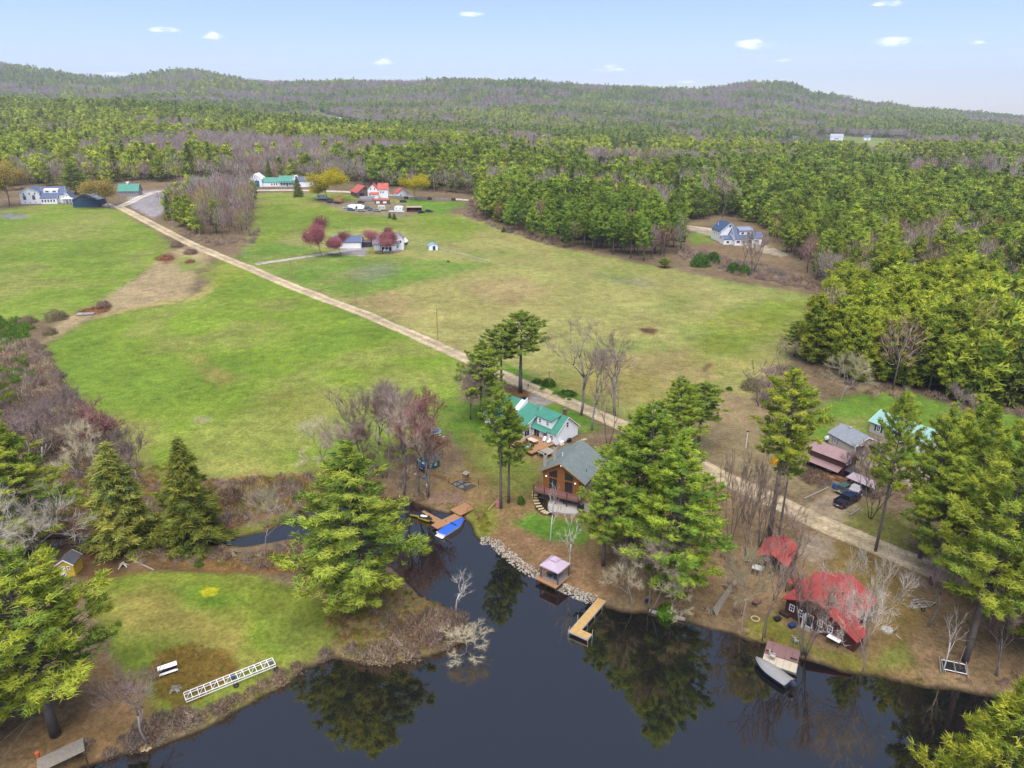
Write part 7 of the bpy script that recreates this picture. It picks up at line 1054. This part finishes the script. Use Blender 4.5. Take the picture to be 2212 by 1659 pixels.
B((1512,575), 46, 42, 'dark green shrubby pine below the white house, the left of two clumps', 1, tint=(1,1,.9)); B((1540,570), 32, 40, 'dark green shrubby pine tucked against the left clump', 1, tint=(.8,.85,.9)); B((1585,588), 34, 32, 'dark round evergreen on the field edge, left of a touching pair', 1, tint=(.8,.85,.9)); B((1605,592), 38, 30, 'lighter round evergreen on the field edge, right of a touching pair', 1)
B((1575,842), 16, 12, 'small green shrub on the tan corner of the field', 1); B((820,548), 20, 8, 'low dark shrub on the lawn before the field house', 3); B((968,548+18), 8, 6, 'tiny dark shrub by the little blue roofed shed', 1); B((430,1222), 22, 16, 'small round green bush on the brown bank above the lower lawn', 1, tint=(1.3,1.3,.9)); B((372,1208), 20, 12, 'low green bush beside the brush pile', 1); B((500,1085), 60, 50, 'dark brown bush behind the dense hemlock', 0, tint=(.8,.75,.75)); B((1440,1328), 50, 40, 'bright green shrub hanging over the little shore wall', 1, tint=(1.5,1.5,.9))
B((1760,1035), 60, 30, 'grey twiggy hedge beside the brown roofed house porch', 0); B((1625,880-40), 50, 34, 'grey green thicket at the corner of the big field', 3)
# ------------------------------------------------------------------ woods: nearest trees one by one, the rest massed
FAR = Poly(GP([(-900,412),(-300,408),(0,405),(120,402),(260,398),(300,396),(480,392),(540,391),(700,394),(760,400),(900,412),(1010,424),(1075,438),(1015,458),(1090,496),(1200,531),(1330,553),(1400,568),(1470,548),(1478,486),(1560,462),(1650,500),(1708,560),(1780,634),(1850,649),(2000,660),(2212,668),(2500,692)]) + [(420, 200), (5000, 1500), (6000, 9000), (-6000, 9000), (-3000, 900)])
GROVE = Poly(GP([(1738,785),(1800,822),(1860,842),(1960,856),(2212,890),(2500,920),(2500,690),(2212,700),(2000,705),(1900,700),(1800,705)]))
ISLE = Poly(GP([(350,470),(400,500),(460,516),(540,511),(556,488),(552,432),(500,418),(430,425),(380,445)]))
CLEAR = [Poly(GP(p)) for p in ([(1300,325),(1380,318),(1430,332),(1380,352),(1320,345)], [(1760,292),(1950,300),(2010,320),(1880,325),(1760,305)], [(1950,348),(2110,365),(2090,382),(1965,378)], [(1430,305),(1500,300),(1520,312),(1450,318)], [(640,235),(760,262),(860,285),(800,290),(700,262)], [(270,405),(490,394),(480,408),(390,415),(270,412)], [(1440,418),(1475,416),(1480,432),(1440,434)])]
def jgrid(x0, x1, y0, y1, sp):
    gx, gy = np.meshgrid(np.arange(x0, x1, sp), np.arange(y0, y1, sp)); gx = gx.ravel() + rng.uniform(-.42, .42, gx.size)*sp; gy = gy.ravel() + rng.uniform(-.42, .42, gy.size)*sp; return gx, gy
pts = []
for (d0, d1, sp) in ((230, 560, 6.4), (560, 900, 7.2), (900, 1500, 8.4), (1500, 2400, 11), (2400, 3450, 14)):
    gx, gy = jgrid(-d1*.8, d1*.8, d0, d1, sp); k = np.abs(gx) < gy*.76 + 15; pts.append(np.stack([gx[k], gy[k]], 1))
pts = np.concatenate(pts); k = FAR.sd(pts[:, 0], pts[:, 1]) > 0; pts = pts[k]; edge_d = FAR.sd(pts[:, 0], pts[:, 1])
ok = fbm(pts[:, 0], pts[:, 1], 28, 3) > -.27
for c in CLEAR: ok &= c.sd(pts[:, 0], pts[:, 1]) < 0
pts, edge_d = pts[ok], edge_d[ok]; region = np.zeros(len(pts), int)
gx, gy = jgrid(60, 330, 120, 300, 5.2); k = (GROVE.sd(gx, gy) > 0) & (np.abs(gx) < gy*.85 + 15); pts = np.concatenate([pts, np.stack([gx[k], gy[k]], 1)]); edge_d = np.concatenate([edge_d, GROVE.sd(gx[k], gy[k])]); region = np.concatenate([region, np.full(k.sum(), 1)])
gx, gy = jgrid(-260, -100, 300, 480, 5.6); k = ISLE.sd(gx, gy) > 0; pts = np.concatenate([pts, np.stack([gx[k], gy[k]], 1)]); edge_d = np.concatenate([edge_d, ISLE.sd(gx[k], gy[k])]); region = np.concatenate([region, np.full(k.sum(), 2)])
X, Y = pts.T; Z = zt(X, Y); D_ = np.hypot(X, Y)
# leave out what the hills hide
ra = np.linspace(-.82, .82, 420); rr = np.geomspace(240, 3600, 260); AA, RR = np.meshgrid(ra, rr, indexing='ij'); HZ = (zt((AA*RR), RR) + 9 - CAMH)/RR; HZ = np.maximum.accumulate(HZ, 1)
ai = np.clip(((X/Y + .82)/1.64*419).round().astype(int), 0, 419); ri = np.clip(np.searchsorted(rr, Y*.97) - 1, 0, 259)
vis = ((Z + 22 - CAMH)/Y > HZ[ai, ri] - .004) | (Y < 330)
X, Y, Z, D_, edge_d, region = X[vis], Y[vis], Z[vis], D_[vis], edge_d[vis], region[vis]
n1 = fbm(X, Y, 150, 4); n2 = fbm(X + 900, Y, 60, 3); n3 = fbm(X, Y + 700, 320, 3); u = rng.random(len(X)); xd = CX + 1643*X/Y
pb = .36 + 4.6*n1 + 2.0*n2                                                  # share of leafless trees
pb = np.where(D_ < 1300, pb + .55*np.exp(-edge_d/16)*(xd < 1080), pb); pb = np.where((D_ < 1300) & (xd < 900), pb - .2, pb); pb = np.where(D_ > 1500, (.60 + 3.4*n1 + 1.0*n2 - .12*sstep(150, 300, Z)), pb)
pb = np.where((xd > 1080) & (D_ < 520), pb - .25, pb); pb = np.where((xd > 1050) & (D_ > 480) & (D_ < 1700), pb + .26, pb)
BAREZ = [Poly(GP(p)) for p in ([(1090,452),(1200,418),(1330,425),(1440,455),(1470,486),(1440,500),(1300,470),(1160,470)], [(1440,404),(1560,410),(1640,450),(1560,462),(1478,486)], [(1230,380),(1480,362),(1720,352),(1760,376),(1500,392),(1300,402)], [(1560,322),(1760,330),(1960,336),(1960,348),(1700,346),(1560,338)], [(1850,352),(2212,366),(2230,402),(2000,392),(1880,378)], [(560,255),(760,262),(860,272),(800,282),(640,274)], [(1000,330),(1180,322),(1260,340),(1120,350)])]
for q in BAREZ: pb = np.where((q.sd(X, Y) + 40*n2 > 0) & (region == 0), np.maximum(pb, .8), pb)
pb = np.where(region == 1, .10, pb); pb = np.where(region == 2, .97 - .5*(xd < 392), pb)
leafless = u < np.clip(pb, .02, .97); fresh = (~leafless) & (rng.random(len(X)) < np.where(D_ > 600, .06 + .30*(n3 > .08)*(D_ < 1700), .02)) & (region == 0)
hgt = np.where(leafless, rng.uniform(13, 19, len(X)), rng.uniform(15, 25, len(X))); hgt = np.where(fresh, rng.uniform(11, 15, len(X)), hgt); hgt = np.where(region == 1, rng.uniform(18, 24, len(X)), hgt); LOW = [Poly(GP(p)) for p in ([(1285,354),(1440,354),(1470,405),(1270,405)], [(1680,304),(1900,304),(1930,345),(1670,345)], [(1955,384),(2125,386),(2150,425),(1930,420)], [(1440,434),(1480,434),(1485,450),(1440,450)])]
low = np.zeros(len(X), bool)
for q in LOW: low |= q.sd(X, Y) > 0
hgt = np.where(low & (region == 0), hgt*.38, hgt); hgt *= 1 + .35*fbm(X, Y, 40, 3)
hgt = np.where((region == 2) & ~leafless, rng.uniform(14, 19, len(X)), hgt); hgt *= np.where(edge_d < 12, .85, 1) * np.where(region == 2, 1.05, 1)
tone = rng.uniform(0, 1, (len(X), 1)); warm = (sstep(-.2, .25, n3 + n2*.4) * .6 + .4*rng.random(len(X)))[:, None]
ptint = (np.array([.62, .74, .75])*(1-warm) + np.array([1.32, 1.26, .95])*warm)*(.74 + .68*tone); ptint = np.where((region == 1)[:, None], (np.array([.85, .95, .85])*(1-(.08+.85*warm)) + np.array([1.52, 1.42, 1.02])*(.08+.85*warm))*(.75 + .45*tone), ptint); ptint = np.where(((xd > 1080) & (D_ < 400) & (region == 0) & (xd < 1500))[:, None], ptint*np.array([.85, .95, .9]), ptint)
btint = np.array([1, .98, .98])*(.8 + .45*tone) * np.where((rng.random((len(X), 1)) < .12), np.array([1.15, .85, .85]), np.array([1, 1, 1.]))
MIDP = [pine(400+i, 20., cw, cs, dens=.55, nk=9, ln=1.1, wd=.28, trunk_n=5) for i, (cw, cs) in enumerate([(9.4, .26), (8.4, .36), (9.8, .2), (8, .45)])]
MIDR = [pine(420+i, 18., cw, .06, dens=.62, nk=9, ln=.95, wd=.26, trunk_n=5, kind='round') for i, cw in enumerate((8.6, 9.2, 7.8))]
MIDB = [bare_far(440+i, 14, 7, 430, .12, 1.7, tw, buds=bd) for i, (tw, bd) in enumerate([('#9A8E86', None), ('#A0948A', None), ('#94837F', '#94706C'), ('#9A9078', '#A3A05A')])]
order = np.argsort(D_); isp = (~leafless) & (~fresh)
def sector(i):
    r, x, d = region[i], xd[i], D_[i]; pick = lambda T_: next(t for lim, t in T_ if x < lim)
    if r == 1: return 'grove', pick([(1850, 'left end of grove'), (1960, 'grove behind yellow tree'), (2080, 'grove above aqua roof'), (9e9, 'right end of grove')])
    if r == 2: return 'copse', pick([(400, 'copse end by gravel lot'), (460, 'middle of roadside copse'), (510, 'copse half nearer field'), (9e9, 'field end of copse')])
    if 1000 < x < 1480 and d < 480: return 'pine block', pick([(1190, 'left end of pine block'), (1340, 'middle of pine block'), (9e9, 'right end of pine block')])
    if x >= 1480 and d < 650: return 'east wood', pick([(1610, 'wood behind gabled house'), (1720, 'wood right of gabled house'), (1850, 'wood above field corner'), (2010, 'wood behind the grove'), (2130, 'wood over grove end'), (9e9, 'wood at the right edge')])
    return 'long wood', pick([(120, 'wood behind the white inn'), (330, 'wood behind the blue barn'), (530, 'wood behind the gravel lot'), (700, 'wood behind long farmhouse'), (860, 'wood behind cluttered farmyard'), (1010, 'wood past the rounder willow'), (1250, 'wood past village road'), (9e9, 'wood behind the pine block')])
one_p = np.zeros(len(X), bool); one_b = np.zeros(len(X), bool); same = {}; infr = (xd > -30) & (xd < 2240)
one_p[[i for i in order if isp[i] and infr[i]][:280]] = True; one_b[[i for i in order if leafless[i] and infr[i]][:240]] = True
for i in np.nonzero(one_p | one_b)[0]:
    gname, sec = sector(i); p = bool(one_p[i]); r = region[i]; ms = ((MIDR if r == 1 and i % 3 else MIDP) if p else MIDB); h0 = 14 if not p else (18 if ms is MIDR else 20); s = hgt[i]/h0; wz = s*random.uniform(.85, 1.15)
    hs = ('tall' if hgt[i] > (20.5 if p else 14) else ('short' if hgt[i] < (17 if p else 11.5) else 'middling')); lum = (ptint if p else btint)[i].sum(); k_ = int(i) % len(ms) if not (r == 2 and not p) else (0, 1, 2, 2, 3, 3, 3)[int(i) % 7]
    tone_ = ('yellow green' if lum > 3.0 else ('dark green' if lum < 2.3 else 'mid green')) if p else (['grey', 'brown grey', 'reddish', 'budding olive'][k_]); pos = 'front edge' if edge_d[i] < 9 else ('second rank' if edge_d[i] < 20 else 'interior')
    lab = '%s %s %s, %s, %s' % (hs, tone_, 'pine' if p else 'leafless tree', pos, sec)
    t = tree_thing('white_pine' if p else 'bare_tree', lab, ms[k_], (X[i], Y[i], Z[i]), random.uniform(0, 6.28), (wz, wz, s), tuple(ptint[i] if p else btint[i]), ('pines of the ' if p else 'leafless trees of the ') + gname); same.setdefault(lab, []).append((xd[i], t))
ORD = ['first', 'second', 'third', 'fourth', 'fifth', 'sixth', 'seventh', 'eighth', 'ninth', 'tenth', 'eleventh', 'twelfth']
for lab, q in same.items():
    q.sort(key=lambda a: a[0])
    for k, (_, t) in enumerate(q):
        if len(q) == 2: t['label'] = lab + ', the %s of two' % ('left', 'right')[k]
        elif len(q) > 2: t['label'] = lab + ', %s from left' % ORD[min(k, 11)]
rest = ~(one_p | one_b)
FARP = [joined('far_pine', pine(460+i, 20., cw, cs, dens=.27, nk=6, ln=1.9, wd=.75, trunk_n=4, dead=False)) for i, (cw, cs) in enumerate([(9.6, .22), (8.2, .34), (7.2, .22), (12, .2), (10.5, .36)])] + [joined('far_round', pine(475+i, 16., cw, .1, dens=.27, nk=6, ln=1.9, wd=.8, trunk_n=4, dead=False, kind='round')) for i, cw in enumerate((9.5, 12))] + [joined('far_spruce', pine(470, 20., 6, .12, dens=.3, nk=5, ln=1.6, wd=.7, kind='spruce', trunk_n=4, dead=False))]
FARB = [joined('far_bare', bare_far(480+i, 14, 7.4, 150, .24, 2.2, tw, buds=bd)) for i, (tw, bd) in enumerate([('#9A9088', None), ('#A39B8D', None), ('#97898A', '#9A8680')])]
FARY = [joined('far_young', bare_far(490+i, 14, 7.4, 200, .55, 1.6, '#9A9A50', buds='#A5B045')) for i in range(2)]
for nm, sel, ms, h0, tn in (('pine_forest', rest & isp, FARP, 20., ptint), ('bare_woodland', rest & leafless, FARB, 14., btint), ('leafing_woodland', rest & fresh, FARY, 14., np.ones((len(X), 3))*(.8 + .4*tone))):
    k = np.nonzero(sel)[0]; sp_up = 1 + .18*sstep(1400, 2600, D_[k])
    pick = rng.integers(0, len(ms), len(k)); 
    o = massed(nm, np.stack([X[k], Y[k], Z[k]-.2], 1), pick, rng.uniform(0, 6.28, len(k)), hgt[k]/h0*sp_up, tn[k], ms)
    print(nm, len(k))
# undergrowth: shrubs and rank growth that nobody could count
BR = [bush(500+i, 2.6, 1.7, 260, .55, .07, c, mat=LEAFI) for i, c in enumerate([('#90827A', '#7F736C'), ('#988474', '#877466'), ('#9F927E', '#8E816E')])]
GRS = [bush(510+i, 1.4, .6, 120, .5, .05, c, up=1.2, mat=LEAFI) for i, c in enumerate([('#B8A276', '#A89066'), ('#A88C62', '#977A52'), ('#98963F', '#87893A')])]
GRN = [bush(520, 2.4, 1.8, 220, .4, .12, ('#5B7A30', '#6B8A36'), mat=LEAFI)]
def scatter_in(px, sp, dens, size, fade=0):
    P = Poly(GP(px)); gx, gy = jgrid(P.lo[0], P.hi[0], P.lo[1], P.hi[1], sp); d = P.sd(gx, gy) + fbm(gx, gy, 8, 3)*6*fade; k = (d > 0) & (rng.random(len(gx)) < dens); w = WATER.sd(gx, gy) < -.25; k &= w; return np.stack([gx[k], gy[k]], 1), rng.uniform(*size, k.sum())
def under(name, specs, meshes, tint=None):
    A = []; S = []
    for px, sp, de, sz in specs: p, s = scatter_in(px, sp, de, sz, .3); A.append(p); S.append(s)
    A = np.concatenate(A); S = np.concatenate(S); n = len(A); z = zt(A[:, 0], A[:, 1]); t = (.78 + .44*rng.random((n, 1)))*np.array(tint or (1, 1, 1.)); print(name, n)
    massed(name, np.column_stack([A, z-.08]), rng.integers(0, len(meshes), n), rng.uniform(0, 6.28, n), S, t, meshes)
under('brushwood', [([(150,985),(285,1000),(340,1045),(480,1040),(600,1034),(700,1024),(660,1090),(560,1120),(400,1150),(160,1155),(0,1160),(0,1060)], 2.0, .55, (.6, 1.3)), ([(20,745),(95,750),(140,850),(220,910),(285,990),(150,1000),(0,1000),(-150,900),(-100,740)], 2.4, .75, (.9, 1.9)),
  ([(300,1568),(420,1530),(560,1480),(640,1440),(720,1400),(725,1420),(650,1450),(622,1478),(555,1511),(486,1550),(420,1583),(324,1622),(270,1628)], .95, .85, (.45, 1.0)), ([(720,1395),(830,1390),(930,1330),(990,1330),(1006,1350),(1000,1378),(972,1400),(896,1422),(830,1437),(740,1420)], 1.0, .9, (.6, 1.15)), ([(800,1300),(900,1290),(985,1335),(930,1350),(830,1380)], 1.5, .5, (.5, .9)),
  ([(250,1190),(640,1178),(690,1180),(720,1240),(520,1228),(380,1215),(280,1225)], 1.6, .55, (.5, 1.0)), ([(860,1060),(905,1040),(915,1080),(880,1078)], 1.5, .6, (.5, .9)), ([(190,1600),(300,1570),(320,1610),(270,1625),(180,1655),(100,1659)], 1.3, .5, (.4, .8)),
  ([(1455,548),(1475,535),(1640,575),(1700,590),(1790,626),(1840,644),(1790,636),(1680,612),(1560,588),(1480,565)], 2.6, .8, (.8, 1.6)), ([(1020,430),(1075,440),(1020,462),(1095,495),(1200,527),(1200,534),(1090,500),(1000,466)], 3, .7, (.8, 1.6)), ([(400,500),(460,518),(540,514),(558,490),(562,500),(545,525),(460,530),(400,512)], 2.5, .7, (.7, 1.3)),
  ([(1440,1330),(1560,1350),(1600,1330),(1600,1250),(1560,1180),(1520,1240),(1460,1290)], 2.0, .35, (.4, .9)), ([(1600,840),(1680,790),(1720,800),(1700,880),(1640,900)], 2.0, .5, (.6, 1.3)), ([(1740,790),(1960,845),(2212,875),(2212,900),(1960,868),(1860,850),(1760,820)], 2.2, .45, (.6, 1.3)),
  ([(1950,1470),(2000,1430),(2212,1440),(2212,1490),(2120,1500),(2040,1483)], 1.6, .4, (.3, .7)), ([(770,1000),(940,930),(960,980),(900,1060),(850,1060)], 2.0, .6, (.6, 1.2)), ([(1740,1010),(1800,1040),(1790,1060),(1740,1050)], 1.2, .6, (.5, .9)), ([(1830,1050),(1960,1060),(1960,1085),(1860,1075)], 1.6, .6, (.6, 1.1))], BR, (1.18, 1.14, 1.12))
under('rank_grass', [([(480,1040),(640,1030),(720,1040),(690,1085),(600,1105),(520,1115),(480,1090)], .9, .75, (.7, 1.5)), ([(60,1010),(280,1000),(480,1040),(480,1150),(160,1155)], 1.3, .5, (.7, 1.4)), ([(560,1200),(720,1200),(860,1260),(1000,1345),(980,1395),(880,1420),(740,1410),(700,1290)], .8, .6, (.5, 1.1)), ([(300,1205),(640,1195),(640,1235),(400,1226)], .9, .6, (.5, 1.0)),
  ([(260,1600),(420,1545),(560,1490),(650,1445),(640,1460),(555,1508),(420,1580)], .8, .6, (.4, .8)), ([(480,1155),(570,1135),(650,1098),(620,1122),(570,1148),(490,1163)], .7, .8, (.6, 1.0)), ([(1020,1110),(1060,1095),(1060,1160),(1034,1155)], .7, .7, (.4, .8)), ([(1345,1300),(1480,1320),(1600,1350),(1730,1400),(1880,1440),(2000,1470),(1990,1482),(1780,1432),(1620,1380),(1480,1342)], .9, .5, (.3, .7)),
  ([(335,1400),(420,1385),(485,1400),(505,1450),(430,1510),(345,1500),(330,1440)], .55, .5, (.22, .45)), ([(905,1095),(1000,1092),(1000,1112),(940,1102)], .7, .6, (.4, .8))], GRS)
under('hedge_growth', [([(-60,690),(30,690),(70,710),(40,760),(-60,780)], 2.4, .7, (.8, 1.6)), ([(0,720),(60,720),(80,820),(40,900),(0,900)], 2.6, .4, (.8, 1.6)), ([(1140,824),(1180,836),(1240,858),(1290,880),(1240,870),(1160,840)], 1.6, .4, (.3, .7))], GRN)
# ------------------------------------------------------------------ air and clouds
HAZE_D = .000115
hm = bpy.data.materials.new('haze'); hm.use_nodes = True; nt = hm.node_tree; nt.nodes.clear(); ho = nt.nodes.new('ShaderNodeOutputMaterial'); hv = nt.nodes.new('ShaderNodeVolumePrincipled')
hv.inputs['Color'].default_value = (.78, .85, .95, 1); hv.inputs['Density'].default_value = HAZE_D; hv.inputs['Anisotropy'].default_value = .2; nt.links.new(hv.outputs[0], ho.inputs['Volume'])
tag(MB().box(-7900, 7900, -7900, 7900, -3, 460).build('haze', hm), kind='stuff')

def cloud_mat():
    m = bpy.data.materials.new('cloud'); m.use_nodes = True; n = m.node_tree.nodes; l = m.node_tree.links; n.clear(); o = n.new('ShaderNodeOutputMaterial'); d = n.new('ShaderNodeBsdfDiffuse'); d.inputs[0].default_value = (.95, .95, .95, 1); t2 = n.new('ShaderNodeBsdfTranslucent'); t2.inputs[0].default_value = (.95, .95, .95, 1); mx = n.new('ShaderNodeAddShader'); l.new(d.outputs[0], mx.inputs[0]); l.new(t2.outputs[0], mx.inputs[1])
    tr = n.new('ShaderNodeBsdfTransparent'); lw = n.new('ShaderNodeLayerWeight'); lw.inputs[0].default_value = .5; tc = n.new('ShaderNodeTexCoord'); nz = n.new('ShaderNodeTexNoise'); nz.inputs['Scale'].default_value = .009; nz.inputs['Detail'].default_value = 5; l.new(tc.outputs['Object'], nz.inputs['Vector'])
    r = n.new('ShaderNodeMapRange'); r.interpolation_type = 'SMOOTHSTEP'; r.inputs[1].default_value = .0; r.inputs[2].default_value = .72; r.inputs[3].default_value = .15; r.inputs[4].default_value = 0; l.new(lw.outputs['Facing'], r.inputs[0])
    q = n.new('ShaderNodeMapRange'); q.inputs[1].default_value = .35; q.inputs[2].default_value = .65; l.new(nz.outputs['Fac'], q.inputs[0]); mu = n.new('ShaderNodeMath'); mu.operation = 'MULTIPLY'; l.new(r.outputs[0], mu.inputs[0]); l.new(q.outputs[0], mu.inputs[1])
    s = n.new('ShaderNodeMixShader'); l.new(mu.outputs[0], s.inputs[0]); l.new(tr.outputs[0], s.inputs[1]); l.new(mx.outputs[0], s.inputs[2]); l.new(s.outputs[0], o.inputs[0]); return m
CLM = cloud_mat(); CLD = 9500.
for px, py, wd, ht, la in ((352, 60, 62, 22, 'small bright puff of cloud high above the left hills'), (459, 76, 44, 20, 'small cloud just right of the bright left puff'), (829, 133, 44, 16, 'little cloud low above the middle ridge'), (1016, 29, 66, 14, 'thin streak of cloud near the top, left of centre'), (1312, 147, 66, 22, 'cloud low over the ridge right of centre'), (1626, 93, 92, 28, 'long cloud above the wooded knoll'), (1936, 85, 104, 30, 'largest cloud, high on the right side'), (1921, 5, 56, 20, 'cloud cut off by the top edge on the right'), (2108, 90, 34, 12, 'faint small cloud right of the largest one'), (1485, 176, 44, 10, 'faint wisp just above the ridge beside the knoll'), (250, 158, 90, 14, 'faint pale cloud bank touching the left ridge'), (1695, 130, 40, 8, 'faint wisp below the long cloud')):
    d = ray(px, py); t = CLD/d[1]; p = Vector((d[0]*t, d[1]*t, CAMH+d[2]*t)); k = CLD/FPX; q = random.Random(px); m = MB()
    for j in range(11):
        u = q.uniform(-1, 1); s = (1-abs(u)**1.4*.75); m.ball((u*wd*k*.40, q.uniform(-.2, .2)*wd*k, -ht*k*.22 + s*ht*k*q.uniform(.05, .3)), (wd*k*.26*(.5+.5*s), wd*k*.3*s, ht*k*q.uniform(.3, .5)*s), 16, 10)
    o = m.build('cloud', CLM, None, smooth=True); o.location = p; tag(o, la, 'cloud')
